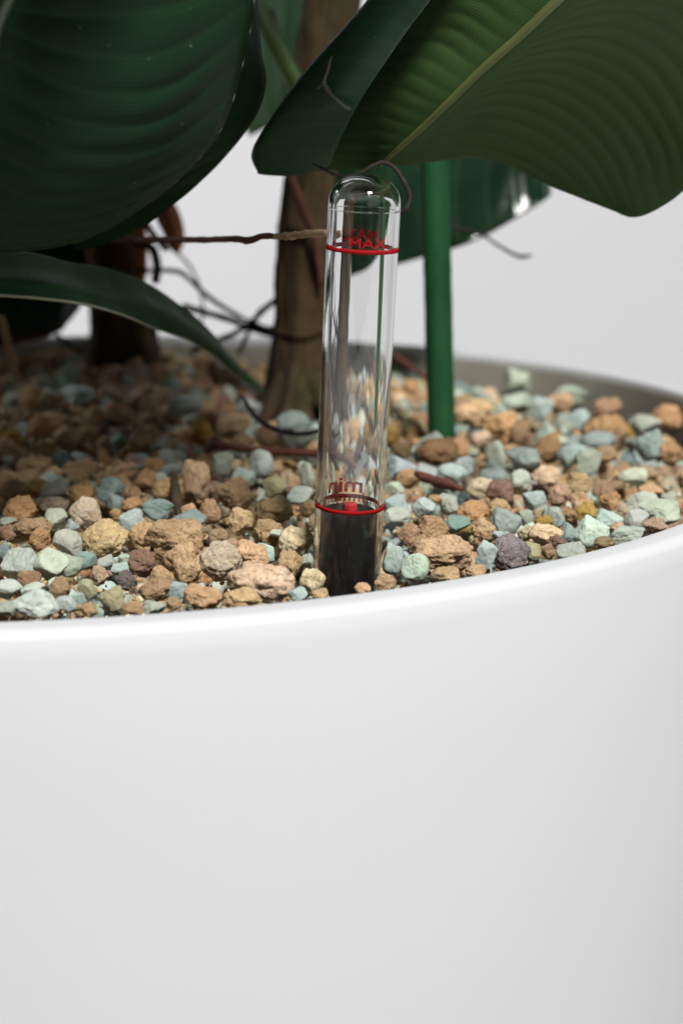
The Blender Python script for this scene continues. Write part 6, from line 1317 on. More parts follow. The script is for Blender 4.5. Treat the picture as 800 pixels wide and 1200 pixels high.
0,3,6,-670,3815,-131,2,-5,-39,28,24,24,0,9,1,-521,3298,-151,-16,0,40,30,23,23,0,14,0,-883,6109,-92,-14,-4,-24,35,26,30,1,0,11,-442,3510,-151,9,5,-47,37,34,27,1,9,15,681,3950,-118,-12,-6,30,19,14,14,0,14,6,304,3871,-126,-4,-10,-59,52,46,45,
1,4,14,426,4556,-117,7,-3,-24,42,37,31,1,5,15,168,5384,-142,-1,-1,14,49,42,39,1,11,10,-763,5899,-81,21,14,-39,40,41,41,0,11,0,-159,4129,-95,34,-23,-13,40,41,42,1,2,14,-90,3490,-152,0,-10,-6,14,12,14,1,12,11,206,5569,-143,5,-4,41,47,39,36,
1,2,14,-694,4251,-101,-1,-13,55,14,11,13,1,6,15,-97,4074,-101,36,-20,35,15,13,13,0,15,1,281,5498,-153,-9,1,5,30,22,22,0,5,6,-294,3758,-147,-9,6,1,32,26,28,1,3,11,222,5184,-148,18,11,1,28,29,30,0,3,3,-384,5882,-136,-22,1,-35,36,24,30,
0,5,6,-1137,6442,-87,-7,1,-11,52,42,42,1,10,15,-329,4150,-127,13,-1,13,56,44,39,0,6,5,492,5683,-108,7,5,-57,18,16,16,0,0,3,-528,6029,-97,-31,-19,40,18,17,14,0,14,6,-1181,6210,-100,2,-10,19,16,15,14,0,0,0,-888,4671,-99,-35,-24,-12,16,14,12,
1,13,14,988,5063,-180,-23,-2,-1,18,16,16,1,9,12,-869,4518,-73,-26,3,21,15,14,14,1,11,15,-675,5891,-90,41,7,21,13,11,11,0,2,3,-1606,6295,-51,11,6,31,14,11,13,0,11,0,-2121,3646,-74,18,3,-49,13,11,10,1,7,11,-1596,3685,-120,23,13,-4,46,38,44,
2,2,0,539,5492,-158,0,-8,-10,54,45,45,0,6,3,-1225,5702,-71,-14,-10,-8,53,46,49,1,12,13,-2050,5598,-90,5,-2,-22,56,43,49,1,12,14,-1524,5651,-86,0,6,-9,50,47,44,0,10,1,-808,3065,-134,-13,3,14,50,50,50,0,12,2,-1158,3567,-135,-7,-1,32,45,41,39,
0,10,3,-185,3149,-132,-12,-4,-12,54,42,49,1,8,15,-1040,4339,-100,11,11,61,50,40,36,1,1,14,-1631,3429,-140,-7,3,11,49,42,42,0,14,3,-808,3492,-121,-4,-9,-5,54,52,47,0,11,1,-2381,3707,-122,0,6,-42,50,43,47,0,12,3,-2380,4010,-105,-16,3,14,57,38,47,
0,4,6,-1197,3345,-139,-10,4,-29,57,50,38,1,1,11,-1669,6304,-100,1,2,-8,33,29,28,0,6,1,-578,5498,-116,28,-8,49,31,27,26,0,13,0,-1218,3255,-148,-4,-5,15,30,26,30,0,1,0,-2531,4828,-97,15,9,6,30,27,30,0,3,0,-2343,4319,-96,0,-6,55,31,32,26,
1,11,14,-2139,3861,-121,5,-1,-30,30,30,25,0,13,3,-1990,5378,-94,-6,-5,-53,31,24,28,0,14,2,-2284,5472,-98,15,-1,-16,34,26,24,1,2,15,944,5246,-183,9,8,46,30,31,27,0,14,2,-1740,4668,-94,-25,-3,45,35,26,32,0,14,0,-901,3751,-125,-14,-1,-32,30,25,31,
1,2,14,-1768,4106,-105,13,12,-47,28,29,30,0,8,1,-1056,3880,-120,0,4,56,28,26,24,1,0,13,-549,6213,-128,16,3,58,32,24,25,1,10,12,-2018,3986,-118,-5,-2,51,29,22,28,0,4,0,-1238,6190,-103,-24,3,-24,33,23,28,0,0,0,-2363,3875,-124,-10,1,-22,32,30,24,
1,0,10,553,5756,-176,5,-9,58,33,27,29,0,3,3,-1394,4194,-107,1,1,-4,27,28,23,0,6,1,-2297,4257,-105,7,2,-31,33,29,22,0,3,6,-2086,3776,-125,-4,3,30,33,26,30,0,12,0,-649,3510,-144,0,1,-59,30,27,25,0,1,6,-8,3828,-143,6,12,35,29,30,28,
0,15,3,-2213,3680,-134,16,12,-15,27,29,27,0,1,3,-491,6100,-123,8,10,36,30,28,27,1,0,11,-2086,3722,-133,12,-10,34,30,23,30,0,14,5,-1446,5728,-91,13,-3,26,30,22,27,1,2,11,-2041,4032,-112,-7,-5,-54,27,23,21,1,6,15,-1525,6236,-99,2,-5,20,33,25,26,
0,8,2,-1416,4102,-104,-18,2,8,28,27,30,1,7,14,-127,5747,-142,10,4,-25,36,34,32,1,11,11,-1187,4513,-99,0,0,60,33,28,25,0,2,0,-2581,4071,-111,-9,-4,-5,30,28,26,0,6,3,-1708,3646,-134,-3,0,14,32,23,21,0,12,2,-1654,4048,-112,-15,4,30,29,28,29,
1,12,10,-2366,4123,-106,-9,5,52,28,25,27,0,9,0,-1468,3582,-140,-16,1,-47,29,23,28,0,9,3,-2499,5362,-97,-11,1,55,31,28,21,2,0,5,-1651,3557,-141,-8,4,-17,30,23,22,0,0,0,-1939,4060,-111,-9,-12,16,26,28,28,1,3,15,-2078,3828,-127,11,8,-8,28,24,26,
0,3,6,-2294,5660,-96,-1,-2,56,26,27,25,0,7,0,-831,5617,-101,-1,4,19,32,25,20,1,5,11,-1324,5485,-99,-12,-3,19,30,23,25,0,3,3,-1260,3771,-131,-9,3,-48,30,24,25,0,6,2,-107,5207,-134,-4,-1,22,37,34,31,2,1,6,457,6058,-165,1,9,-61,36,28,25,
0,7,0,-341,3222,-146,-1,3,-51,37,31,30,1,7,12,-571,6003,-105,23,11,-4,36,27,29,0,5,2,-1281,3541,-140,-5,-1,11,34,34,30,1,13,11,382,3576,-150,3,8,-55,30,33,32,0,11,3,-1627,5623,-97,-2,6,-1,35,28,27,2,0,4,80,4726,-140,-5,2,19,33,32,26,
0,12,0,-1122,3345,-147,-10,-1,-22,34,33,28,1,11,13,-460,4052,-126,1,3,0,38,31,30,1,7,11,-1078,4128,-95,-7,-3,-2,31,35,28,0,15,0,-2188,5723,-94,-8,-2,-40,37,31,28,0,11,5,-1998,5513,-98,4,6,-3,32,28,31,2,1,5,-2059,4182,-95,11,6,0,36,30,33,
0,9,0,-622,3932,-114,-11,5,53,36,34,36,0,6,6,-598,6605,-111,7,4,-28,40,31,28,2,2,2,-1317,3422,-146,3,-8,19,32,27,26,0,14,0,207,3380,-142,4,-7,7,40,35,29,0,1,2,-1357,6519,-92,12,11,-32,34,32,35,0,3,5,732,3746,-148,7,-1,-25,34,32,29,
0,1,4,-357,6473,-137,6,9,-17,40,34,29,0,0,6,-947,5206,-90,-3,-13,-6,37,29,37,1,7,14,-1952,5988,-79,-10,-4,-44,36,27,32,2,1,1,320,6214,-154,5,2,-46,39,29,27,1,8,14,137,5210,-149,14,10,-14,33,31,31,0,7,1,-2054,6030,-90,1,4,-1,36,32,28,
1,12,13,56,3991,-144,0,2,-54,40,37,27,1,7,11,266,6315,-144,-10,-3,47,37,30,31,0,7,0,-1856,4160,-97,-5,-6,45,35,37,29,0,1,0,-1086,4483,-97,2,10,-20,38,37,25,1,2,12,73,4499,-110,-10,16,-24,44,47,44,0,0,6,8,4715,-116,5,12,-44,46,50,49,
0,2,6,-1121,3900,-65,-19,-7,-59,53,36,50,2,2,3,-2542,5277,-33,12,-14,18,48,50,48,0,11,1,-1607,3551,-85,-5,10,-53,55,41,35,0,5,3,-43,4077,-34,-3,-3,-58,21,27,31,0,6,3,-1699,3960,-112,34,6,-20,42,35,36,0,9,4,-2028,5438,-86,-13,5,-27,38,31,38,
2,1,1,-1932,3985,-103,6,-7,29,40,33,33,0,0,0,-1353,4066,-105,-9,-9,-33,42,38,37,0,12,2,-2326,5557,-94,-11,1,29,39,34,34,2,1,1,-2442,5596,-83,10,7,47,34,30,37,0,9,0,-29,4381,-139,-13,0,61,39,29,30,0,7,0,-28,4932,-137,-2,-1,-42,34,31,27,
1,6,10,-2486,3828,-101,-26,0,-57,53,37,41,0,1,3,-1260,4972,-52,-14,-7,54,48,47,37,0,13,0,-2092,4710,-27,22,-6,41,44,44,48,0,12,0,-1093,4750,-58,-22,-2,-21,53,46,45,0,3,2,-2602,4307,-92,-1,-5,-11,50,38,35,0,3,2,-2346,5285,-47,-18,2,-10,51,48,38,
0,10,0,-861,3192,-94,-13,-5,-38,48,46,50,1,5,12,-1442,5130,-88,-16,10,3,43,41,43,0,4,3,-1942,5674,-82,-10,8,1,43,38,38,1,9,11,-1780,3726,-114,-38,11,24,47,48,43,0,13,3,-1756,5605,-39,-10,9,41,45,43,42,1,12,12,-2572,3942,-80,31,9,-15,49,42,43,
2,1,0,-1271,4198,-26,-4,-6,-26,47,49,47,0,6,0,-1494,3531,-69,-30,-21,-5,48,38,50,0,13,0,32,5932,-92,7,11,57,50,38,43,0,14,0,-1663,4216,-89,-15,-3,24,36,32,36,0,0,1,-959,5736,-90,-4,-11,13,36,34,28,0,12,2,-1877,3905,-116,-15,5,12,38,35,32,
0,8,6,167,4406,-129,1,5,-12,34,33,31,0,7,5,-1780,5590,-97,27,1,55,40,30,31,0,4,3,189,3846,-138,-6,6,25,35,33,30,0,14,6,-790,3856,-120,14,0,23,35,37,28,0,7,1,-1320,4193,-97,-5,13,-21,34,39,30,0,13,2,-1257,4861,-38,-3,17,25,53,36,44,
1,10,14,72,4713,-95,0,0,-25,49,39,36,0,12,3,-2027,3476,-87,-9,13,-5,54,45,35,0,5,6,-1330,3542,-91,0,13,2,52,45,41,0,5,1,-2430,4456,-69,-12,-12,-56,52,43,38,0,9,5,-1358,5944,-52,-26,4,30,50,42,40,1,13,11,-949,3732,-92,-17,8,-52,51,36,43,
1,4,15,-2179,3636,-48,-23,6,53,52,48,42,2,2,3,-2032,4259,-39,-5,-13,40,48,50,42,0,1,0,-1373,5267,-75,-42,24,39,50,44,46,0,5,0,-1812,3666,-100,-11,12,-13,46,42,42,0,15,2,-1007,3599,-96,-21,-3,58,47,38,47,1,7,15,-1933,4361,-50,-17,-4,62,46,44,34,
1,1,15,-1664,3263,-116,24,-12,30,45,36,39,0,1,0,-1282,3270,-133,16,-15,-31,44,44,42,1,8,11,-1932,3883,-92,-24,4,40,44,38,39,1,11,11,-2064,4839,-70,-18,-15,-40,45,40,45,1,7,12,-981,4320,-42,-1,-1,-61,54,44,41,0,6,7,-2431,4996,-49,7,0,-26,53,41,43,
0,15,0,-2681,4646,-18,39,12,-44,51,40,47,0,13,0,-1059,3266,-110,-9,8,32,43,43,49,0,11,4,992,4042,-147,-4,3,-45,45,36,40,1,1,12,-2210,5371,-55,-22,-2,36,53,38,45,0,13,3,-1943,3549,-86,-22,-17,-32,50,41,44,0,6,3,-1574,6007,-75,16,-6,-5,53,41,39,
0,1,2,-2270,5291,-55,-19,-8,61,43,41,48,0,5,2,-596,4766,-89,-36,13,31,46,45,36,0,11,0,-1664,5068,-56,7,1,62,49,43,46,1,4,15,-2534,4060,-83,21,-2,37,45,38,43,0,13,0,-2614,5183,-59,-26,19,46,44,44,48,1,9,11,-620,4563,-112,-9,3,-22,48,41,38,
0,4,3,250,3532,-127,-39,17,-6,49,40,33,0,6,5,-1842,5968,-47,-8,-1,-56,42,37,36,0,9,2,-2564,5426,-25,-12,-1,40,50,47,35,1,4,10,-1382,4547,-78,24,-4,-21,43,39,41,1,13,10,-1072,4432,-54,-16,2,13,47,39,36,1,13,15,-1179,3504,-125,-17,-10,47,45,42,37,
1,13,10,-205,4761,-133,-3,4,27,48,44,39,0,1,0,-2186,5526,-58,13,20,-33,46,39,33,1,13,13,976,4243,-119,29,22,30,42,48,40,0,9,6,32,5095,-96,-10,7,26,43,36,41,0,5,0,-1325,6078,-79,-21,-13,-5,50,48,38,1,3,11,-1100,3072,-120,0,6,-33,49,44,35,
0,6,5,-1727,5754,-80,39,-10,-29,52,38,42,0,10,0,-1538,4228,-63,-10,-2,31,52,47,37,1,6,15,-1538,5586,-88,19,5,-28,42,36,48,1,11,14,-1566,3107,-121,-57,-26,49,50,42,33,1,13,12,-964,3071,-99,-21,-16,-47,46,41,45,0,11,3,981,4143,-90,12,-6,6,44,36,45,
0,3,0,-1792,4777,-64,-30,0,-46,46,37,40,2,2,2,-2374,5587,-61,-43,-25,-22,54,40,47,0,15,3,-1526,3737,-91,21,7,41,51,48,46,0,13,1,-1707,4006,-59,-5,4,-58,45,45,33,1,10,10,-1311,3867,-76,-25,-9,-42,53,36,46,0,7,2,-1629,4388,-39,29,-16,37,48,49,37,
1,4,11,1014,5016,-182,3,-1,40,36,29,28,1,6,12,-1028,4191,-104,-4,2,47,36,32,36,0,6,0,-1152,5230,-91,11,5,-27,41,34,38,0,15,0,-2374,4199,-92,11,-4,-53,34,38,39,1,3,11,152,4104,-135,14,9,39,40,38,36,0,9,0,-2492,4628,-94,-14,3,49,42,40,37,
0,3,0,-1255,4080,-106,-4,2,60,43,31,36,0,2,3,-2048,3796,-74,-15,-9,15,42,45,39,0,15,3,-2511,4111,-42,-21,16,59,45,43,37,0,1,1,-798,3260,-131,0,-8,-55,50,39,45,0,11,3,-1598,4218,-79,-10,13,-3,48,48,38,0,3,3,-1379,4832,-49,-7,-1,-41,50,38,33,
1,6,10,-869,3419,-78,-16,1,21,46,41,39,0,10,6,-72,5679,-96,-20,-1,-38,44,47,37,1,3,15,-1282,5034,-40,22,8,14,45,38,38,2,2,0,-1892,4878,-83,4,-14,61,49,35,38,1,12,15,-2104,4418,-83,5,8,-63,49,38,43,0,12,4,-1190,3404,-100,-35,-8,-11,45,35,43,
0,10,6,-1452,3918,-78,-4,6,-22,44,48,34,0,0,6,-1252,5419,-33,-10,-4,-35,47,45,44,0,6,3,126,6051,-132,7,4,-43,48,37,45,0,14,0,39,4030,-93,-17,-11,46,50,48,45,0,9,0,-1637,5254,-79,-18,6,-40,44,48,46,0,5,2,-138,5803,-96,7,3,-55,52,45,44,
1,7,10,-1225,4568,-36,-25,-12,-30,46,36,44,0,14,2,-1900,3287,-96,12,-1,-51,50,42,44,0,2,3,-2284,4455,-52,-21,15,42,53,38,35,0,13,1,-1213,4721,-36,-1,7,-45,50,40,35,0,11,3,-1809,5642,-46,-24,-9,14,43,39,36,0,2,0,-2424,4675,-87,14,-2,18,42,38,45,
0,12,2,-1260,5509,-45,7,-4,-49,46,44,44,1,13,11,-2341,5521,-38,5,10,-2,50,42,45,0,0,4,-18,6246,-87,0,2,12,50,45,41,0,15,0,-1818,6286,-41,21,-4,12,43,45,32,1,7,12,-2660,4252,-47,-14,-3,23,46,34,46,1,9,10,-2186,4306,-57,6,8,-36,51,39,37,
0,8,2,-2254,3500,-99,19,-18,-14,48,48,40,0,12,6,-1388,4278,-76,-15,-17,45,48,48,33,0,1,3,-1871,4160,-53,-2,9,-55,51,35,32,1,13,10,475,5527,-125,-12,17,-31,43,44,36,0,15,1,-966,4195,-65,34,5,0,46,43,46,0,4,0,-2112,5611,-51,38,-17,16,43,48,46,
0,1,0,-2080,5519,-51,13,-10,-52,48,47,39,0,14,2,-1930,4037,-55,4,11,50,41,44,38,0,2,1,-2498,5384,-49,-15,-2,-13,45,39,34,0,6,2,-1565,5723,-63,-58,-29,-44,44,38,45,0,7,0,-1105,3730,-121,-17,13,-1,37,35,39,0,1,0,-1510,6354,-91,4,3,-32,41,38,36,
0,13,5,-1445,3780,-126,1,-7,-7,36,37,29,0,10,0,-1157,6259,-92,-26,-3,-19,43,32,40,1,0,11,-1672,4108,-112,10,5,-62,36,36,28,0,3,6,-1441,3284,-146,-2,4,-63,41,31,34,1,13,14,-1324,4945,-97,4,5,-32,42,33,41,0,5,3,-2682,4578,-96,-26,6,-15,38,30,33,
0,9,1,-1944,5253,-80,5,-4,40,43,40,38,0,5,0,-2721,4478,-51,21,-6,-60,51,44,35,2,1,2,-1672,4458,-55,12,-5,-19,45,41,41,1,2,12,92,6361,-126,36,11,-26,50,36,41,0,14,2,43,4928,-100,-1,3,-16,43,42,46,0,0,3,-1611,3287,-137,0,8,33,42,37,37,
0,5,0,-1624,6066,-72,-19,-13,-25,50,34,45,1,2,15,535,3508,-109,-43,-10,61,44,43,37,0,3,6,877,3870,-119,-26,-2,-22,42,45,34,0,13,1,-1562,6447,-48,-7,-8,31,42,42,39,2,2,3,-142,5003,-103,-21,-17,61,49,35,37,1,3,11,-2370,3924,-93,15,-1,-34,47,44,41,
0,10,2,-2439,4781,-48,1,-3,-44,43,46,47,0,14,1,-1714,3386,-120,36,18,12,48,47,40,0,12,2,-1648,5424,-31,9,-8,18,50,47,43,0,9,3,-2117,3826,-86,-6,0,-30,43,40,40,0,15,6,-1682,5628,-43,-15,-9,38,50,42,45,1,13,13,-1576,4963,-77,-22,20,-28,41,46,41,
0,3,3,-1470,4147,-49,-12,7,-7,50,41,34,0,3,5,-1851,3835,-114,-17,-13,1,42,34,38,1,4,10,-1423,3343,-110,6,-10,48,52,37,41,1,7,11,-113,6223,-101,15,10,10,45,42,34,0,3,6,-2013,4160,-52,-3,-7,-16,42,36,42,0,14,0,-1156,5292,-48,12,3,20,44,38,41,
1,5,15,1055,4156,-114,-24,-5,-41,42,41,43,0,11,0,-2075,3542,-122,-14,-17,59,47,34,46,1,4,11,-1467,6102,-80,-18,2,-41,47,39,47,1,7,15,-1679,4877,-55,-9,-1,-2,42,42,43,1,6,11,-1793,6400,-96,0,3,-43,52,39,33,0,1,0,38,3844,-130,13,-13,-60,46,38,34,
0,2,6,-1278,4249,-88,-15,-4,-4,43,39,38,0,14,6,-378,6561,-133,21,3,30,42,29,28,0,7,3,-2316,5824,-86,-11,15,-27,38,30,41,1,13,10,-2448,3897,-118,-4,1,-50,38,30,34,1,5,15,-1144,5857,-94,-11,-1,10,44,41,37,0,7,3,-1812,3921,-113,-7,9,36,45,36,32,
0,6,4,-850,4176,-99,-32,-5,43,42,32,37,1,7,10,-1261,5447,-84,12,5,-25,38,34,34,1,3,13,-1322,3345,-146,5,2,-50,39,35,30,0,8,2,-1536,3562,-110,7,-17,41,44,45,36,1,8,11,-2139,3492,-119,-50,-19,-24,51,45,42,1,11,12,-2588,4124,-68,18,5,35,46,45,37,
0,9,0,-1760,6003,-75,-37,5,57,46,38,45,0,11,3,-1195,4382,-48,-8,9,32,51,46,46,0,2,0,-815,3336,-75,0,-3,-52,42,44,43,2,0,2,-2540,4986,-57,14,4,-40,44,34,45,1,10,12,-2037,5344,-59,15,-17,-25,47,46,46,0,3,4,-1578,3624,-86,-30,-19,62,47,34,46,
0,0,1,-2359,3663,-76,15,5,-23,51,38,34,2,2,1,-1533,5018,-45,-9,-3,5,47,46,37,1,13,11,-2524,5528,-90,4,-15,-27,45,34,37,0,12,0,-1843,4462,-87,-9,4,35,45,39,42,2,1,3,-1432,6352,-56,5,0,-38,43,38,34,0,8,7,-1335,3812,-116,9,6,-39,51,38,39,
0,13,0,-938,3372,-86,-41,-25,-37,44,46,38,1,8,14,-2059,5881,-54,-7,-2,-56,47,45,34,0,15,6,-875,3914,-63,28,-4,14,47,36,43,0,11,0,-1480,5918,-69,28,1,-40,50,46,43,0,14,0,-2271,4637,-62,11,24,-57,47,39,40,0,8,6,-2624,4528,-80,-4,23,41,40,34,42,
1,13,10,219,3605,-104,-50,-15,-53,41,35,32,1,6,15,31,6410,-134,-24,-6,-43,50,40,43,0,3,5,-1415,5606,-82,-4,19,-11,40,46,34,0,2,0,-1449,3758,-69,17,10,10,48,45,38,0,5,3,-36,5148,-94,-4,-3,48,46,37,35,0,12,1,-1654,4591,-46,-7,8,-24,42,44,41,
0,6,2,-1484,5282,-68,12,-14,-5,43,44,44,1,0,15,101,6178,-115,0,-14,-31,47,42,44,1,2,11,660,5718,-154,-21,10,10,51,46,35,0,9,2,-2014,4978,-75,-2,12,36,46,41,37,0,13,2,-2460,3993,-77,-11,0,-23,50,38,47,1,8,13,90,5589,-106,3,13,-34,50,36,32,
2,0,1,380,5941,-151,21,4,18,41,42,32,0,7,0,-1268,4831,-93,-15,10,-62,44,30,32,1,4,15,-1433,5340,-85,-11,5,-41,42,31,42,0,14,0,-1451,5454,-78,4,-12,-31,43,36,38,0,13,2,-2314,5021,-89,-1,-2,34,46,32,31,0,9,7,-1111,3217,-146,-16,-1,-49,36,35,40,
0,11,6,-43,4029,-133,4,4,13,39,30,32,2,0,2,-1124,4459,-47,-32,-7,-13,40,34,44,2,2,0,-2130,4193,-81,-1,8,-51,44,42,42,0,2,3,-2663,4343,-54,-40,-20,-18,48,45,41,0,8,2,-1023,4613,-75,35,14,40,50,40,40,0,2,7,-1450,4529,-49,-10,0,-32,50,44,36,
0,1,0,-1400,5356,-45,6,-2,-51,40,38,39,1,8,11,-2009,5734,-64,0,-5,35,49,35,34,0,9,0,-1698,4291,-83,1,8,38,49,37,45,0,14,0,-1508,5826,-55,12,-12,51,50,44,42,1,13,12,-1886,5570,-66,21,9,11,49,34,45,0,15,6,-946,3939,-75,16,-12,-10,49,46,36,
1,5,11,-1602,4712,-78,9,-14,4,48,37,37,0,13,6,-2310,5075,-43,16,4,-50,51,44,43,2,0,3,-1866,4597,-18,-2,-12,39,44,41,34,1,2,15,-785,5501,-84,11,23,7,41,42,37,0,10,1,-240,6267,-140,-9,6,-12,38,42,36,2,0,0,-2005,5244,-89,-10,3,-33,40,42,37,
1,7,14,537,3577,-134,6,0,-25,41,39,35,0,7,0,-2128,5866,-80,4,0,31,44,32,36,0,10,3,-1005,4128,-100,-9,2,10,37,41,37,1,13,11,-922,3392,-147,5,-9,36,37,35,35,0,14,1,-1143,3965,-98,-6,3,-3,43,38,41,0,8,6,-1206,3196,-141,-14,-3,19,38,31,39,
0,3,3,-1575,3227,-143,-15,3,-50,38,40,35,0,13,5,-1775,4437,-73,-36,-1,2,40,45,40,0,9,0,-1328,6216,-84,-21,2,-62,40,37,38,1,13,11,-1547,3853,-83,3,1,63,42,34,44,0,9,2,-1517,5351,-70,25,17,-11,40,45,46,1,8,10,-168,6489,-104,2,7,29,42,44,34,
0,9,2,-2000,6229,-56,-6,21,30,43,45,42,1,0,11,-2236,5043,-43,-8,-6,-5,41,42,33,1,6,12,-1543,3930,-81,-6,-14,23,40,37,33,1,10,12,-740,3206,-125,50,-11,46,48,37,40,0,13,3,-1920,5744,-46,-15,13,45,40,43,45,1,3,12,-1422,3103,-125,31,-27,32,40,40,38,
1,12,14,-880,3694,-109,-13,7,-30,40,35,43,0,10,1,-1538,4845,-87,-16,2,49,47,38,38,0,10,7,-1402,6525,-60,-30,26,35,49,42,32,0,0,3,161,5074,-132,7,0,-9,42,34,34,2,1,4,-2052,4632,-49,-1,8,-20,44,45,34,0,7,4,-1944,5428,-32,-20,18,41,40,40,42,
0,10,0,-1664,3713,-86,-4,-10,5,44,43,31,0,0,0,-2471,5220,-61,7,-21,-15,48,39,31,0,5,0,-1559,6386,-63,-23,18,-1,49,34,34,0,3,2,-2328,5702,-68,12,-20,-60,49,37,38,1,10,12,-2102,4257,-97,-34,9,-27,40,39,36,0,6,3,1114,4617,-142,13,-7,3,40,42,31,
0,9,0,-1756,6214,-54,-3,-4,17,46,35,31,2,0,6,-1015,3536,-129,-13,5,-27,46,40,40,1,5,14,408,5862,-155,31,3,56,41,43,36,1,3,12,-1852,3529,-120,15,14,-37,40,37,31,0,3,6,-2031,6102,-81,-38,-12,-47,47,39,40,1,12,15,1029,4477,-136,26,3,58,47,39,30,
0,2,0,-1940,4648,-48,-11,3,-19,42,42,43,1,5,15,-2110,5391,-53,-14,-7,-36,42,39,36,0,12,1,-22,3543,-78,-3,-1,23,46,40,37,0,5,2,-2184,3857,-103,-17,23,-21,42,38,31,0,5,3,-2027,3648,-124,-15,10,11,47,36,39,0,10,0,-1389,4460,-74,-8,9,3,45,45,44,
1,12,15,-1581,3380,-140,33,-19,16,42,45,44,1,2,15,-2313,5214,-41,-6,-7,-30,39,43,36,0,13,0,-1874,5866,-52,19,-2,21,46,42,40,0,4,6,-1495,3318,-138,-17,12,0,39,40,32,2,0,4,-1624,6211,-75,-10,26,-43,42,42,32,0,1,3,996,4625,-139,-26,6,-40,41,34,45,
1,6,15,-2081,6000,-65,-11,0,49,41,45,31,1,1,15,1037,4206,-95,47,-9,-18,43,44,32,0,2,5,-2700,4521,-88,-21,0,7,42,33,31,0,2,6,-1824,6224,-22,33,17,-19,49,41,39,0,0,0,-1130,4523,-66,-24,15,57,44,40,33,0,4,0,-1555,6262,-63,23,1,59,39,36,43,
0,10,3,-1916,6041,-76,-6,12,-21,46,38,35,0,0,4,-2247,4362,-77,-6,-12,9,44,44,37,1,11,12,-1876,4727,-53,47,3,-8,48,39,34,0,13,7,-2418,4196,-42,6,0,-22,42,35,37,1,13,15,-1717,4660,-45,13,-14,45,42,35,40,0,6,0,-1428,5216,-85,1,-4,-37,46,42,30,
0,4,0,-1349,4863,-86,-2,7,-28,40,36,37,0,3,0,-1592,3572,-137,-2,4,-11,40,37,39,0,9,0,-1638,4952,-96,-17,0,22,45,41,36,1,8,15,-1604,3891,-117,16,-1,-50,44,41,34,1,3,14,-1060,4932,-92,5,4,-38,40,38,38,2,1,0,-2293,4882,-92,-7,4,-37,39,39,29,
0,10,5,-640,5873,-103,-8,1,36,46,32,34,0,8,6,-1981,3509,-134,-5,-4,26,46,37,34,1,5,11,-1514,4538,-96,-9,-2,-23,37,38,36,0,7,0,-1123,3857,-109,-9,9,-46,41,40,41,0,15,0,-1481,5395,-89,-9,0,-21,45,33,38,0,5,0,-249,3747,-140,-31,8,13,41,36,38,
0,13,1,-938,3462,-132,5,0,-7,39,36,37,2,2,0,-37,5713,-141,-3,2,-55,44,38,40,0,4,6,-2086,6121,-93,-21,-1,-33,38,35,42,0,0,5,-993,4247,-97,-8,-7,27,45,33,32,0,0,0,-174,3516,-144,-6,-10,14,43,33,39,0,14,6,6,4614,-91,5,1,4,40,38,35,
0,0,3,-2720,4912,-47,-25,-2,31,42,35,44,1,5,12,-107,6509,-115,15,-1,5,44,43,35,0,9,2,-1795,3604,-116,-21,4,24,46,35,40,1,10,14,-2059,5389,-50,-29,-12,-57,42,33,36,1,13,15,-1625,3802,-92,26,0,10,47,42,44,0,15,4,-1057,4046,-106,-18,-14,26,41,40,34,
1,12,11,-2214,5931,-63,3,2,-9,47,40,40,1,0,11,-1094,4859,-72,2,1,8,47,37,40,0,12,3,-1300,5703,-64,2,-6,4,39,40,32,0,12,0,-1586,4050,-90,-12,-3,-7,48,41,43,1,12,12,-1838,3872,-72,56,7,48,43,36,39,0,13,2,-2335,4403,-84,-3,16,49,40,34,31,
1,6,10,-1395,3957,-95,18,-15,30,49,36,40,0,11,3,-111,6144,-131,-9,11,-5,44,40,45,1,2,15,1043,4389,-130,7,-7,60,44,40,35,0,8,2,-1816,5861,-88,8,2,-56,42,35,37,0,5,0,-2505,4233,-47,-49,9,11,44,43,42,0,7,0,-1427,6130,-38,-18,5,38,40,41,32,
0,7,6,908,3935,-84,-5,-5,31,41,32,37,1,4,12,-2480,5471,-76,27,8,32,47,37,32,1,6,11,429,5666,-137,-32,-1,4,42,39,34,0,7,0,-1351,3626,-95,27,-1,-60,44,35,36,1,11,15,-2114,5080,-76,-30,-18,12,45,39,34,0,14,0,-1500,3657,-74,-29,-16,40,45,38,40,
0,10,1,-1904,3512,-117,5,28,16,41,34,40,0,11,0,-2498,5128,-63,10,15,27,46,35,33,0,13,0,-2624,5012,-52,-24,-1,-58,39,35,34,0,6,6,-1133,3166,-125,9,-17,18,42,32,37,0,14,3,-1935,5531,-89,5,9,-33,38,33,30,0,14,1,386,5804,-152,-18,-3,37,38,32,43,
0,11,7,-2497,3948,-113,2,4,-1,40,40,29,0,0,0,-2059,5735,-89,-12,-7,60,42,37,32,1,1,11,-1157,3436,-146,2,2,17,39,39,38,1,0,13,-1713,4609,-94,9,3,54,40,39,35,1,8,14,263,6242,-148,3,-3,37,43,40,38,0,4,0,-2180,4556,-87,17,6,-36,48,41,40,
0,5,2,-1210,6332,-94,-7,-1,-58,45,40,30,0,2,3,-204,6209,-115,-5,2,4,45,32,41,1,7,12,-2275,4297,-65,2,21,14,39,38,37,1,2,12,-1268,5163,-77,-19,-7,39,43,42,34,1,13,14,-2099,4088,-102,14,7,-11,40,36,35,0,10,3,-1791,3328,-111,-8,7,38,46,40,30,
1,6,14,-2170,3656,-112,0,-25,23,44,37,43,0,8,7,-2110,3725,-83,-11,20,52,45,38,30,0,12,2,-961,3506,-96,-5,20,44,39,37,38,0,15,1,-1987,3974,-73,16,8,-29,37,33,40,1,13,10,-2386,4604,-83,-16,-16,23,46,37,37,1,3,14,-407,4394,-88,16,-8,-13,48,34,33,
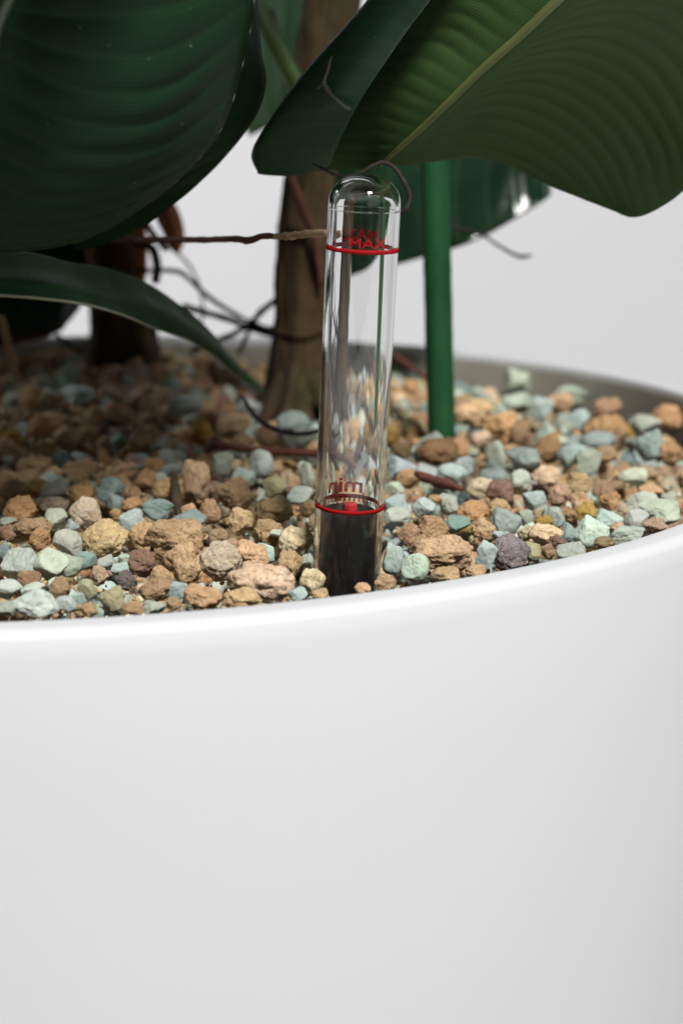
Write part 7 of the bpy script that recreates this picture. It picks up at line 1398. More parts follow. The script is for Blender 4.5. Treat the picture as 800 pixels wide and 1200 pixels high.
0,4,0,-846,3118,-87,-19,-19,36,46,36,34,0,13,0,-1463,5640,-47,1,1,-43,43,43,36,0,2,1,-1108,3627,-134,19,-8,40,47,32,43,0,11,0,-2060,4558,-74,52,28,-29,44,34,43,1,12,15,777,4082,-109,-25,-13,-32,44,42,37,0,13,3,-1178,4161,-66,47,-4,-12,39,36,32,
1,6,12,-1829,6012,-62,9,13,5,42,38,40,0,3,0,-2082,5789,-53,-6,12,34,46,35,41,0,1,1,-1982,4412,-38,-19,-1,-7,45,39,42,0,1,2,-2585,4836,-72,30,18,-46,40,32,37,0,4,0,-1677,5812,-88,4,2,-4,42,32,37,0,7,1,-2483,4837,-69,9,-2,-7,41,33,39,
0,0,3,-2335,4928,-84,26,-4,15,44,41,33,1,12,12,-2192,5467,-60,-10,15,7,38,35,32,0,3,0,-2244,4022,-81,-42,7,-60,45,38,38,0,7,6,20,5474,-140,23,-1,-1,38,33,38,0,14,0,-1704,5467,-45,-10,-7,-59,40,41,34,1,9,12,-1885,6234,-72,-5,-2,-54,45,38,42,
0,14,2,-1297,4047,-88,5,-20,27,42,32,31,2,2,6,-1436,3448,-113,10,-8,47,37,34,30,0,9,2,-1405,5498,-38,23,-13,58,39,32,39,0,5,3,-37,5945,-97,3,-8,-46,39,37,40,2,0,5,-1840,5032,-45,9,1,-23,46,33,32,0,5,6,-2471,5718,-40,4,-4,-12,44,41,41,
0,10,0,-1724,3720,-122,-1,-4,14,40,39,31,0,9,4,-1385,3390,-150,-12,0,-22,48,35,34,1,7,15,-2126,5480,-75,-9,-6,37,42,42,39,0,4,6,-1012,3964,-112,-10,5,-33,44,44,37,1,12,11,-2253,4712,-91,6,-4,-37,48,33,36,0,5,1,-1725,6107,-89,-5,1,47,46,44,42,
0,2,0,949,4093,-145,6,1,-39,47,37,40,0,3,0,-1736,3567,-134,5,-4,61,40,36,41,0,5,0,679,5898,-173,29,8,22,42,32,39,0,5,6,-788,5015,-96,-6,2,1,42,34,32,1,3,11,387,3957,-143,5,1,7,48,40,31,1,0,12,-2335,5875,-57,25,21,55,46,33,40,
0,7,2,-2026,5666,-80,3,-13,-55,37,34,36,1,6,15,296,4768,-119,15,18,61,45,38,31,0,14,2,-2193,4829,-31,8,7,15,43,36,32,1,2,15,-1597,4440,-61,1,-8,8,45,37,32,0,4,3,-1958,5911,-64,14,-12,60,42,34,32,0,10,0,-2615,5382,-40,-10,-7,-18,40,42,33,
0,5,1,-1340,3145,-103,3,-11,-34,39,41,42,0,7,0,-1435,3829,-96,-41,3,-60,38,37,33,0,4,3,-1715,6315,-70,-10,-1,-24,43,38,28,0,15,6,-1799,3463,-112,-14,-2,-46,37,32,39,0,9,3,-911,3557,-101,-27,11,17,41,31,33,0,9,0,-2414,3792,-90,-42,27,-2,37,34,36,
0,5,4,-1105,4312,-90,-3,-6,-36,43,42,30,1,10,12,-1070,3431,-142,11,10,-3,41,41,33,0,11,3,-1980,5611,-85,11,12,-45,37,42,29,1,9,14,-1764,4304,-71,15,-13,-53,43,33,40,0,8,0,-1721,3799,-88,-24,-18,-4,37,39,38,2,0,3,-2095,5010,-65,-32,-5,-4,42,40,37,
0,7,3,-1311,5126,-42,11,-1,12,38,32,36,0,13,6,-2531,4514,-46,-26,-1,-49,38,39,36,2,1,3,-1259,5807,-43,17,-2,-34,40,39,30,0,11,0,-1553,4451,-72,-16,-16,19,39,37,29,1,6,11,-176,6004,-92,-7,-10,-60,45,40,29,2,0,3,-784,3373,-120,-15,11,-44,41,32,31,
1,10,15,-1352,6138,-44,20,2,-37,45,40,35,0,4,2,-1923,6161,-60,-23,0,-60,38,31,37,2,0,0,32,5628,-103,7,-22,55,46,36,40,2,2,3,-1362,3357,-112,-5,12,-35,40,34,31,0,1,0,1095,4861,-142,51,26,54,44,42,42,0,15,2,-2173,5884,-52,5,-15,2,39,39,32,
1,4,15,-61,5011,-135,-13,0,-32,38,36,31,1,3,12,-1519,4775,-62,11,-2,36,37,34,29,0,13,0,-1177,3694,-107,-37,1,60,45,34,38,1,7,12,15,5189,-115,-25,-2,58,39,39,40,2,2,2,-95,5989,-99,12,-2,-60,42,33,32,0,4,0,-1848,5155,-48,-20,-16,25,45,35,39,
1,1,11,-1719,5557,-44,-10,-24,-5,42,41,40,0,5,5,-1636,5868,-64,8,9,-52,42,31,36,1,10,11,-2486,4061,-52,2,-3,-51,37,35,41,1,1,11,650,5223,-162,14,9,-31,41,40,30,0,12,4,-1116,4011,-50,14,10,16,42,32,33,0,13,2,-2144,4468,-69,-26,17,42,38,39,39,
0,10,2,-1853,3954,-86,-23,4,-61,37,37,35,0,9,0,-58,6094,-111,-20,12,48,44,35,38,0,2,3,-1340,5529,-81,-4,1,58,39,32,34,0,12,0,-2252,5691,-68,-21,0,55,42,39,39,0,9,0,75,5426,-133,1,4,-57,42,32,38,1,9,15,-1239,3555,-111,21,12,5,44,34,33,
0,11,6,-1304,4708,-69,39,-18,35,45,31,38,2,1,2,-1363,6349,-50,6,-9,-18,40,39,30,1,12,15,-649,6331,-106,22,-5,59,46,31,41,0,8,0,-2625,5348,-88,-7,1,0,44,36,37,0,3,0,-787,3178,-142,-7,3,52,48,32,40,1,0,12,-1473,4153,-107,14,8,-17,48,39,40,
0,0,5,742,4759,-153,-4,-10,47,43,40,40,0,11,3,-1581,6342,-87,0,6,-12,48,39,44,0,10,2,-1849,5492,-85,17,4,-47,43,37,43,0,3,6,-1353,3252,-139,-3,3,-56,42,40,40,1,12,14,-2619,4972,-92,4,-1,-50,48,42,40,0,2,3,-1134,4406,-89,-13,-8,43,39,45,38,
0,10,0,-1007,3421,-137,-15,2,-34,48,38,42,0,13,3,-1689,5876,-34,2,1,47,42,30,35,0,7,3,-1432,6061,-41,-2,-16,-43,38,37,29,0,15,0,-878,3838,-88,-18,-10,0,45,38,32,0,1,3,-1995,5951,-70,-8,-13,41,44,33,36,1,10,11,-1483,4802,-51,-31,2,29,44,40,31,
0,10,5,-1660,4655,-31,-18,-13,61,38,30,33,1,7,14,-1274,3016,-98,25,-4,-53,39,30,41,0,15,5,-938,3236,-132,0,8,-3,39,32,41,0,14,5,-1453,4705,-82,-8,5,-16,38,33,36,1,13,11,8,6192,-110,-12,-1,11,42,35,40,0,2,3,-1793,4150,-67,39,7,-32,45,35,29,
0,10,3,-1812,4575,-75,6,-21,-48,42,40,38,0,14,0,-1748,5835,-55,1,-8,56,41,40,36,0,8,2,-1898,5035,-65,-11,9,-46,37,37,33,0,6,5,-2303,3852,-90,-40,3,46,40,35,31,1,6,15,39,5301,-104,-6,3,36,43,34,40,0,11,3,1070,5051,-179,-2,6,-3,38,34,32,
0,10,5,-1205,5506,-86,33,-7,-46,40,38,27,0,12,0,-2410,4546,-74,-27,1,-17,35,40,33,0,1,0,-231,6547,-102,-11,-7,12,36,35,34,1,7,11,-2266,3607,-96,13,-4,-2,37,33,29,0,2,2,-1959,5055,-72,41,20,30,42,41,32,0,1,0,-2168,3592,-97,14,-18,-60,43,32,30,
0,5,3,-1710,5321,-79,-1,17,-28,42,33,34,0,0,3,-1725,6382,-88,-1,5,-58,42,34,28,0,2,0,-2232,5789,-51,51,-10,16,37,34,32,1,4,14,-1160,4774,-54,-13,-6,-46,41,30,34,0,8,2,-1389,6255,-74,5,-7,-17,40,32,34,0,0,0,-1332,4331,-104,-5,-9,-40,40,41,33,
1,1,12,1034,5124,-182,-10,3,-3,41,41,44,0,4,3,-370,6200,-126,-6,-4,-48,42,38,37,0,8,5,-2011,6174,-85,-10,-4,47,46,34,38,1,4,12,859,4714,-166,4,-2,19,40,38,32,0,15,3,-834,3636,-127,4,9,42,48,40,34,1,10,11,-1909,3625,-132,17,-6,-2,45,40,36,
0,6,2,-2532,3873,-101,-13,0,0,48,39,40,0,6,7,-1011,3162,-143,8,0,-19,44,42,32,1,5,14,-1033,3669,-130,-10,-2,-9,46,43,42,1,11,12,-1214,4646,-62,58,10,35,35,33,35,0,2,1,-1069,2990,-97,-8,8,61,42,33,31,0,2,6,-1668,3617,-128,0,-9,50,39,39,30,
0,10,0,-2443,3745,-104,-29,-22,-46,35,32,36,0,13,0,-163,6282,-112,-58,13,57,44,33,33,0,15,1,-1258,3182,-118,-24,-5,32,40,37,32,1,8,12,-1062,3860,-84,19,3,41,38,36,35,0,7,0,-1213,5046,-80,-2,-9,50,40,38,37,0,13,0,-1820,5913,-28,-36,11,22,42,39,37,
0,9,2,409,3908,-122,-31,-19,-44,36,36,37,0,0,1,-1360,5847,-54,13,11,-52,35,33,31,1,5,15,-1106,3800,-86,-21,6,-27,38,35,37,0,13,0,-2657,4604,-60,-2,-5,-51,43,32,31,2,2,3,-2242,5486,-65,-6,-14,-46,41,30,40,0,2,6,-2335,4717,-78,51,-23,60,40,34,31,
0,4,2,-2410,4111,-84,8,-9,-11,40,31,40,0,1,5,-1617,5446,-90,4,9,-7,44,30,35,0,9,0,-931,4245,-60,-23,20,59,39,32,29,0,10,3,-2343,5766,-77,6,-16,58,38,39,27,0,12,5,-2318,5436,-68,14,13,-47,34,32,32,0,9,5,-2162,5804,-60,0,8,0,41,30,28,
0,0,1,-1329,4355,-58,-14,-17,-33,38,31,35,0,10,1,-2200,4730,-58,-9,1,-43,42,36,38,0,3,0,-2650,4832,-61,-23,-5,-59,40,35,37,0,4,0,-1446,4203,-83,2,-7,-59,36,30,35,1,7,11,-1851,4918,-57,26,-1,-34,41,37,31,1,2,12,-2,5681,-110,27,11,16,38,37,37,
1,0,11,-196,3309,-120,49,-18,-2,42,37,27,1,10,15,-1391,5786,-64,6,-4,-47,37,37,39,0,3,3,-331,5142,-118,0,15,-24,43,34,35,0,11,0,-97,6462,-122,-27,8,3,41,35,33,0,2,0,-1687,4074,-70,2,-13,9,39,33,32,0,7,2,-1073,4264,-92,1,3,10,37,32,35,
0,11,0,-976,5597,-92,1,6,19,40,39,43,0,14,3,-329,3316,-139,16,2,-40,40,41,38,0,7,0,-2490,4749,-87,-6,11,53,42,35,44,0,3,0,-2069,3452,-136,4,-6,13,42,43,42,0,7,2,381,6152,-158,-7,5,-44,49,46,32,0,15,3,52,4377,-126,-20,-6,16,44,43,45,
0,2,2,-2534,4911,-85,-16,-3,32,44,42,38,0,0,5,-1300,5064,-84,0,1,-51,46,41,41,1,7,13,-1197,5354,-78,17,1,-14,49,42,44,1,13,11,-2119,5392,-91,-3,1,-18,46,42,39,0,12,3,317,4718,-135,-13,5,18,49,39,41,0,11,7,-1878,3437,-130,-7,16,62,43,36,32,
0,2,5,-1906,3814,-89,30,21,-60,37,34,37,1,6,15,-1240,3319,-127,-15,18,60,42,31,27,1,6,15,-1759,5229,-38,-22,10,3,36,30,28,0,6,0,-1372,4179,-66,-23,-4,38,34,39,36,0,2,0,-2152,4800,-64,10,12,50,39,28,30,0,12,0,-1298,4905,-64,13,1,20,39,33,37,
0,2,3,-1493,5172,-51,16,3,45,41,36,35,0,11,3,-1612,5140,-49,-28,14,61,34,32,38,0,6,2,-1459,3599,-92,16,0,-54,38,37,36,1,3,12,-1114,3388,-127,28,21,43,38,32,31,0,14,5,-1718,4776,-37,-15,-10,32,36,37,36,0,11,0,-1473,6415,-61,-1,-6,-31,40,35,30,
1,11,14,-918,5663,-69,1,1,-48,35,32,28,0,11,0,-1952,5818,-53,-12,-3,-19,41,31,36,1,2,14,36,5573,-124,1,20,14,38,37,31,0,7,0,-1189,3267,-105,9,-1,55,38,28,30,1,10,14,1124,4929,-132,-33,20,-40,41,33,32,1,10,10,-2584,4764,-91,-12,4,39,41,35,33,
2,0,2,-1172,5914,-90,10,0,51,34,30,32,1,11,15,28,3670,-112,18,1,50,42,34,34,0,10,7,-1388,4372,-37,-18,0,-62,36,33,26,1,13,14,0,3948,-126,-18,-15,-21,38,37,36,0,9,0,-2230,4510,-87,9,3,-13,36,35,36,2,2,2,-1225,5636,-75,-9,0,40,34,37,28,
0,14,4,-148,6053,-102,-23,-9,48,35,29,33,0,14,0,-1690,4368,-89,11,3,-57,43,42,34,2,2,0,-1697,5873,-92,3,-8,46,48,34,38,0,11,2,-52,4609,-133,-3,3,10,44,44,33,0,11,0,0,4505,-138,1,2,13,49,46,34,1,8,12,319,5299,-153,15,-4,-49,42,45,35,
0,4,0,-2313,4141,-88,-4,4,-57,40,44,37,0,3,3,-1919,4125,-106,-20,3,15,49,34,45,0,9,3,-1472,5561,-84,-2,-4,48,48,38,41,0,11,0,-1162,3794,-120,3,2,58,48,37,31,0,11,0,525,4772,-147,9,0,28,50,35,40,0,14,3,-2145,4732,-84,10,8,25,50,36,38,
0,11,5,-1587,5065,-92,3,4,41,44,44,43,0,13,7,-2172,3782,-115,-2,-9,-1,41,39,40,0,12,6,-891,3958,-106,-11,7,-23,42,42,42,0,9,5,-1382,4710,-82,-53,7,-33,41,32,31,1,13,14,-1399,3692,-132,2,6,-27,39,28,30,0,13,3,-2417,4304,-64,1,6,-14,38,33,30,
1,7,11,-2156,5700,-56,7,5,-46,36,29,32,0,7,0,-2461,4408,-70,-9,-11,-45,42,32,28,1,5,11,-2618,4020,-87,-36,1,20,34,30,36,0,15,3,-1996,5544,-52,-9,-6,-9,38,36,34,1,6,11,-2355,4990,-74,11,-13,25,39,36,30,0,11,6,-1338,5406,-75,17,-19,37,33,33,34,
0,1,6,70,5155,-93,-5,0,-35,36,37,26,0,4,7,-1177,3839,-89,26,-3,0,38,36,28,0,2,2,-1519,5694,-40,36,-14,53,38,29,31,1,3,12,102,5951,-143,35,3,-37,41,36,36,1,10,11,-1077,4174,-81,-19,5,-3,42,35,28,2,2,2,-1312,5824,-67,17,17,-22,35,29,34,
0,6,0,-1592,4630,-62,43,-9,-48,40,28,33,0,2,2,-1692,6145,-82,5,15,0,36,28,37,0,3,2,-2652,4750,-53,11,-9,-19,34,34,29,0,13,3,88,4615,-54,-28,1,22,40,35,34,1,4,15,1112,4537,-141,20,3,14,39,29,31,0,8,0,-1440,4848,-37,-9,2,-27,37,34,33,
0,10,0,-1024,4390,-55,25,11,-36,32,29,33,1,8,14,-790,3702,-132,35,-5,-39,33,27,29,0,12,0,697,5840,-167,-38,22,11,34,38,30,0,0,3,-122,3347,-140,59,-9,-31,41,33,33,0,4,2,-23,4549,-101,9,9,36,33,29,37,1,13,10,-1477,4346,-69,-34,3,-28,40,28,28,
1,10,15,-2168,5235,-57,26,6,-49,38,36,28,1,5,15,-1043,3035,-93,9,14,-46,38,29,34,2,2,0,-2304,3791,-74,-36,-1,15,37,28,36,2,0,2,-1081,3683,-107,-12,13,61,36,30,26,1,9,12,-1809,3377,-103,12,15,-52,37,28,26,1,2,11,-1152,5084,-76,-14,10,-51,41,36,38,
0,11,0,-1720,5409,-68,-14,23,-4,34,27,32,0,1,0,-1048,3129,-92,-3,15,-40,36,31,30,1,11,13,-1176,3899,-94,33,-8,50,40,29,32,0,6,6,-1458,4412,-60,-15,15,-49,33,34,36,0,0,6,-1398,3164,-117,33,5,-3,36,36,31,1,9,14,-2105,5293,-76,4,-11,-4,34,36,29,
1,8,12,990,4856,-168,7,3,-42,35,33,31,2,2,0,-1631,4840,-79,-17,29,-2,35,36,33,0,3,0,-357,3522,-111,-25,-7,-62,35,36,36,0,15,5,-1208,3987,-81,-14,13,-32,37,36,31,0,0,6,-1792,4065,-86,-16,-26,21,37,34,28,0,15,3,-1411,3626,-130,-15,-6,13,39,33,36,
0,0,1,-910,3126,-101,5,-8,-47,33,27,29,0,3,0,-1545,3459,-137,16,-4,25,39,37,36,1,12,14,-2319,4805,-63,0,-10,10,36,32,32,0,2,0,-963,4104,-89,-23,20,-27,33,33,25,1,13,12,-2215,4671,-64,-27,-9,8,36,30,30,1,7,12,-2124,4952,-88,25,18,34,41,34,46,
0,2,0,-2396,5774,-90,-16,-3,30,49,36,32,0,7,6,-724,3095,-136,-7,10,-43,45,34,42,0,3,3,-400,3748,-129,-2,2,33,50,42,43,1,10,11,-2548,5602,-90,11,4,-39,49,44,47,0,4,3,-2233,4836,-84,6,2,51,47,41,42,1,3,12,-2745,4706,-90,9,1,-56,49,35,36,
0,11,3,-445,6449,-120,5,7,15,48,40,42,0,15,3,-1311,6014,-88,12,3,16,50,43,35,0,9,3,-1270,3611,-133,-13,0,47,50,43,37,1,10,11,-2481,5024,-91,-4,-1,6,52,36,46,0,4,6,-1046,4789,-90,5,0,50,50,44,33,1,9,15,567,5975,-176,9,3,-57,43,39,47,
0,2,3,-2337,4006,-68,38,-10,32,38,31,29,0,6,6,-1880,5195,-39,15,16,18,35,28,34,1,8,11,-1841,5612,-97,-3,6,-17,36,32,29,0,5,3,-761,3420,-105,-8,-11,62,33,33,31,1,1,14,-1572,3262,-100,-14,11,17,31,33,25,0,5,3,-1451,5512,-53,12,20,-13,32,34,30,
0,4,1,-2170,4030,-106,12,-10,-35,38,33,24,1,5,11,-1286,6247,-81,33,25,12,33,27,26,1,10,14,156,6152,-88,-21,-12,37,40,35,32,0,2,0,-37,4668,-108,7,-3,-25,36,31,36,0,14,7,-1278,3765,-86,12,-3,3,35,31,30,1,5,10,-1879,4518,-83,7,9,6,39,28,33,
0,1,6,-2558,4428,-51,22,5,-49,32,27,32,1,5,14,-2191,6015,-77,9,-12,-1,33,34,26,0,8,5,-1012,3923,-71,15,-23,9,34,30,24,0,12,0,-1224,3664,-120,-12,-15,-22,32,35,25,0,0,6,-1745,5115,-70,-18,-2,34,31,31,29,0,8,3,-208,5825,-118,5,-12,-20,32,28,30,
0,13,2,-1275,3089,-104,-11,-16,50,34,32,25,0,11,0,-1401,3489,-106,3,-2,58,32,30,26,0,15,3,-1230,5100,-50,-14,5,-6,37,29,31,0,6,6,-1778,6086,-52,-14,20,-41,32,31,29,0,5,2,-1059,3742,-90,-10,-4,-24,34,35,29,0,4,1,-2384,3828,-116,-2,-14,1,31,27,26,
0,10,0,-2229,3920,-81,17,-19,-2,35,35,34,0,7,0,-1757,4719,-64,-14,7,-44,39,35,33,1,7,11,-1884,6330,-26,-2,2,13,34,30,25,0,1,2,-1518,4018,-108,-1,12,-56,38,26,32,0,0,1,-2295,5914,-91,-13,-10,-25,39,32,33,0,5,3,152,4442,-102,-43,12,-1,32,25,25,
2,0,3,-2336,5642,-90,0,-9,32,38,29,28,0,9,2,-1824,4318,-71,2,0,-35,30,33,24,0,1,1,-1648,3962,-90,-6,-13,-56,30,34,30,0,7,0,-793,2994,-98,13,-3,61,34,28,32,0,5,2,-1942,4815,-43,-2,1,-16,36,30,23,1,1,15,-1279,5910,-55,-12,1,25,37,31,32,
1,8,13,-1231,5221,-78,15,-4,12,32,30,32,0,6,5,-2267,3695,-101,-18,7,-20,32,32,29,0,6,2,50,4287,-121,-25,-13,-12,38,31,34,0,12,0,-2350,4871,-60,54,-30,18,32,28,30,1,4,11,-214,5881,-84,-1,-14,63,35,30,25,0,0,0,-2347,4169,-54,-34,-4,27,36,32,31,
0,10,6,-1172,4131,-101,-22,-4,-51,32,28,26,0,11,0,-1824,3740,-94,37,11,17,36,32,29,0,2,3,-1200,3623,-123,21,-15,-37,33,26,30,1,2,13,-620,3656,-137,18,11,13,34,30,30,0,4,3,-1605,5019,-48,-30,18,43,30,29,28,1,3,11,-2395,5529,-79,25,-13,-36,34,32,27,
2,1,0,58,6292,-130,-16,4,53,33,28,29,0,6,4,-2511,5673,-65,21,6,-49,37,28,34,1,0,13,635,5894,-144,22,4,32,34,25,33,1,8,12,997,3985,-108,4,18,13,35,29,25,0,2,3,-1388,5444,-87,11,-1,-26,51,35,40,0,0,2,-1874,5714,-86,-13,-7,-24,50,38,43,
1,5,14,-2177,5635,-94,-10,-3,11,45,47,42,1,7,15,-2275,4076,-101,14,15,-33,45,35,32,1,0,10,-1808,4696,-97,17,6,-24,47,35,48,1,11,12,-1214,3741,-127,4,-4,-55,48,36,34,1,11,15,348,5733,-149,1,2,-35,44,36,39,0,3,0,-1062,6204,-90,-2,-1,55,50,40,38,
0,3,0,-999,4701,-83,23,16,20,31,33,29,1,2,15,401,6223,-154,-6,10,46,32,27,29,2,0,1,-1789,5364,-51,8,9,25,30,25,32,0,12,2,-1857,3605,-94,3,1,39,30,31,33,1,13,11,623,4278,-96,-13,-14,13,31,26,23,1,3,13,-362,3752,-86,4,1,15,32,29,25,
2,0,0,-2158,4049,-70,-24,17,18,36,30,24,0,0,6,-241,3632,-130,55,16,-25,36,26,28,1,9,10,-1873,4378,-92,-27,10,27,32,32,29,0,7,0,-1216,3475,-118,4,-19,-51,30,27,28,1,9,15,-2095,5686,-52,15,10,-55,31,28,24,1,7,12,-1374,5058,-56,10,-12,32,32,32,34,
0,13,6,-1705,3547,-94,-25,6,-39,34,28,27,0,5,2,-721,3383,-151,-14,6,-36,36,31,25,1,2,14,622,3930,-136,35,14,-56,31,30,28,1,10,12,-215,6407,-113,-17,5,-5,30,32,29,0,4,3,-1424,5863,-48,-17,-1,-55,30,28,32,1,2,11,786,5527,-140,0,25,-58,30,27,26,
1,6,11,-615,3437,-116,-10,1,-63,32,28,26,2,2,2,462,5971,-156,33,14,-57,34,27,22,0,15,3,-981,3350,-143,10,-19,34,30,28,31,0,9,2,-1635,3329,-113,-25,-4,-37,33,26,32,1,0,14,-818,3751,-98,40,1,15,36,24,27,2,2,3,-1017,3481,-104,-23,-1,-2,31,27,26,
1,0,11,1003,4278,-109,32,18,29,32,26,25,0,3,1,-1642,6360,-49,-8,-12,5,28,29,28,0,4,5,-547,5606,-90,37,-9,-6,29,25,30,1,3,11,-1958,4535,-60,29,-6,45,33,31,24,1,8,11,-1163,3214,-128,37,7,31,32,28,27,1,0,14,-2228,5874,-86,11,15,-17,32,29,30,
0,14,3,-2140,5328,-38,-15,10,-28,34,30,29,0,11,0,-2381,4070,-82,-16,12,11,29,29,30,0,10,0,-262,3529,-139,56,11,31,34,30,28,0,3,3,-1498,4564,-69,-35,17,-4,32,26,22,0,3,6,-2372,3599,-86,-19,5,-46,28,28,30,0,1,2,-1439,4258,-90,1,-13,-57,28,28,26,
0,10,2,-1741,3493,-102,-13,9,-36,34,25,30,0,7,3,-1738,3659,-103,-11,0,21,32,27,30,0,13,5,-1100,4961,-64,-21,0,-12,29,23,28,1,2,12,-1594,4332,-69,1,-10,-29,27,22,30,0,11,0,-21,4880,-106,23,-12,-33,30,24,29,0,1,2,-1838,5408,-39,35,11,-50,28,28,29,
1,5,11,-1342,5675,-90,17,-13,50,32,23,23,0,12,4,236,3839,-115,-42,-12,42,31,25,31,1,3,12,-1528,6094,-55,-34,18,15,30,31,28,0,2,6,-2040,3891,-46,-17,4,-39,28,31,30,0,11,3,-1333,5781,-81,26,-8,-62,29,27,21,0,5,0,-1296,3868,-122,25,0,-32,29,24,30,
1,13,14,-1770,5050,-56,-11,-1,-27,33,29,25,1,13,14,-2037,5590,-41,-3,0,22,26,28,29,1,4,15,-928,4067,-82,-7,19,47,31,28,25,0,14,3,-1254,4277,-29,-14,-11,26,33,26,26,0,14,0,9,4113,-120,1,-12,-38,28,25,27,0,8,2,-2498,4596,-45,-19,0,-23,32,29,22,
1,4,11,-1134,4996,-75,-10,-1,-42,33,24,26,1,10,13,-2122,3988,-82,16,7,27,29,22,23,0,14,0,-2342,4762,-53,13,-7,-56,29,25,24,0,1,6,-2689,4128,-101,10,9,60,34,28,29,0,7,0,-1908,5970,-56,-17,12,-44,28,29,27,1,7,11,-2105,3630,-113,-7,-6,13,43,41,39,
0,11,4,-2383,4827,-92,5,3,-11,49,43,36,1,5,11,42,4080,-139,-15,-2,14,42,40,42,0,9,2,-2392,5285,-86,-8,-5,-33,45,45,42,0,12,3,-1984,4132,-97,-14,4,-42,46,34,47,0,14,3,-2039,5047,-76,-10,-4,-9,51,41,44,1,3,13,-20,5620,-143,16,6,-14,52,37,46,
0,3,0,-762,3314,-137,7,-2,-61,43,35,48,2,0,0,-766,5347,-88,-6,2,4,45,41,45,0,12,0,51,6231,-145,-17,6,-8,49,36,40,0,0,2,792,5046,-168,-2,-9,-44,53,40,37,0,5,0,-314,5604,-129,-13,-2,-41,50,41,47,0,14,3,-149,4315,-120,-8,-6,25,50,46,40,
0,13,2,-1140,4704,-87,-3,0,-11,52,40,46,2,1,3,1086,4959,-166,-10,-5,61,51,38,34,2,2,2,-2772,4747,-93,3,2,6,31,24,28,0,2,0,-2007,4329,-68,-18,17,26,31,28,28,1,6,12,-270,4269,-108,8,-26,62,31,23,24,1,6,11,-1395,4609,-66,-12,-6,0,29,24,26,
0,12,2,-1643,4152,-106,-11,-7,-45,32,23,21,0,4,0,-1364,5631,-94,-3,-4,5,26,22,26,1,2,11,102,4953,-95,-16,-4,-32,32,30,29,1,13,14,71,4642,-86,11,3,-14,29,30,23,0,10,6,-1699,3531,-137,-5,1,-49,26,28,22,0,14,2,-1371,4646,-74,-1,-7,45,25,26,23,
0,11,3,-1499,3248,-141,-16,22,29,32,24,23,1,13,11,-1265,3970,-115,10,-13,-47,27,27,28,1,0,13,-1891,4472,-73,-3,-5,19,28,24,23,0,12,6,-952,4509,-53,-28,-10,52,28,27,22,0,14,2,82,4182,-131,-2,-7,4,25,28,24,1,7,12,-1311,3197,-115,28,22,-5,31,21,25,
0,0,6,-2153,3537,-113,14,-10,17,30,23,28,0,14,6,-1378,6196,-68,-15,13,-16,25,26,25,1,6,15,791,5412,-142,-26,-11,-36,29,26,29,0,15,0,-2015,4734,-54,11,-15,62,25,28,22,0,2,3,-2449,4958,-88,6,13,37,26,27,25,0,10,2,-1434,6265,-40,13,6,42,28,28,25,
0,13,6,-893,3499,-138,-10,0,13,25,21,27,1,7,14,640,4415,-133,8,26,-26,30,22,20,1,13,13,-1656,6313,-71,11,-4,51,26,23,28,0,10,0,-1855,3780,-95,-7,4,-18,31,25,25,0,4,4,-1459,5773,-74,56,29,26,26,27,24,0,0,0,-2210,4003,-112,2,4,46,26,26,28,
2,0,1,-1914,4264,-59,35,4,23,30,24,27,0,13,5,-1581,5587,-96,-8,-4,-41,28,28,23,0,4,3,-777,4401,-91,-39,-10,22,28,21,25,1,11,12,171,3583,-99,-2,-3,-19,27,28,19,0,8,0,-2306,4011,-108,-4,23,-6,26,21,26,1,13,11,-1204,4535,-74,-10,13,25,25,24,25,
0,5,2,-1310,3663,-127,1,-8,-53,29,25,25,1,9,10,-1173,3795,-91,-12,3,11,26,26,22,1,5,11,-1398,5690,-94,-9,-2,28,46,44,40,1,12,10,894,3968,-143,-2,-7,-38,43,47,48,1,11,14,-1474,3505,-130,4,-1,-31,50,41,46,0,0,2,-1692,5960,-85,3,3,-49,52,38,41,
0,5,3,-2176,4345,-95,-8,0,55,46,39,36,1,3,10,-1775,6263,-87,15,9,-44,52,43,45,1,1,11,-1414,6158,-84,-11,2,44,44,40,45,1,3,14,-1082,3502,-131,15,10,57,47,38,47,0,1,1,-207,3470,-157,10,5,22,29,21,20,0,13,1,75,3895,-140,-36,8,2,27,22,26,
0,0,2,-2542,4464,-72,-36,-6,-23,23,25,22,0,12,0,-246,3477,-144,-10,10,-57,26,27,27,1,4,12,-1296,3507,-111,-25,7,12,25,20,27,0,12,0,-1252,5583,-56,-29,17,-17,24,21,21,0,14,3,-1615,3992,-116,4,7,-48,25,21,22,0,2,7,908,4845,-100,4,-3,-35,25,26,24,
0,8,1,-920,3324,-134,13,15,-25,24,26,26,0,13,5,-1929,4561,-57,8,-3,29,24,19,20,0,5,0,-2656,4676,-57,-14,1,13,24,25,23,2,0,0,-1216,4221,-95,36,2,-18,27,25,22,0,3,2,-960,4402,-58,-31,6,-1,26,22,19,0,10,0,-1606,5938,-48,6,19,8,22,20,18,
0,2,3,-1615,5725,-89,-23,23,-27,28,25,22,2,2,0,-2116,4331,-86,15,1,24,23,20,18,0,4,2,-1965,4076,-82,-15,18,-40,26,21,24,1,13,13,-411,6229,-138,0,-2,33,28,19,20,1,7,13,993,4435,-118,-6,-6,-17,26,23,19,0,8,0,-900,3790,-86,-37,-13,16,24,22,23,
0,6,3,-1082,4083,-69,15,15,-30,26,20,19,0,0,7,-2786,4682,-68,8,-7,-30,26,21,18,0,5,3,-965,3405,-113,-31,-17,-51,27,25,25,0,11,3,-745,5540,-83,-25,3,-51,22,19,22,0,6,0,-1406,5736,-69,5,1,26,24,19,19,0,13,0,89,4321,-93,-7,5,16,22,19,20,
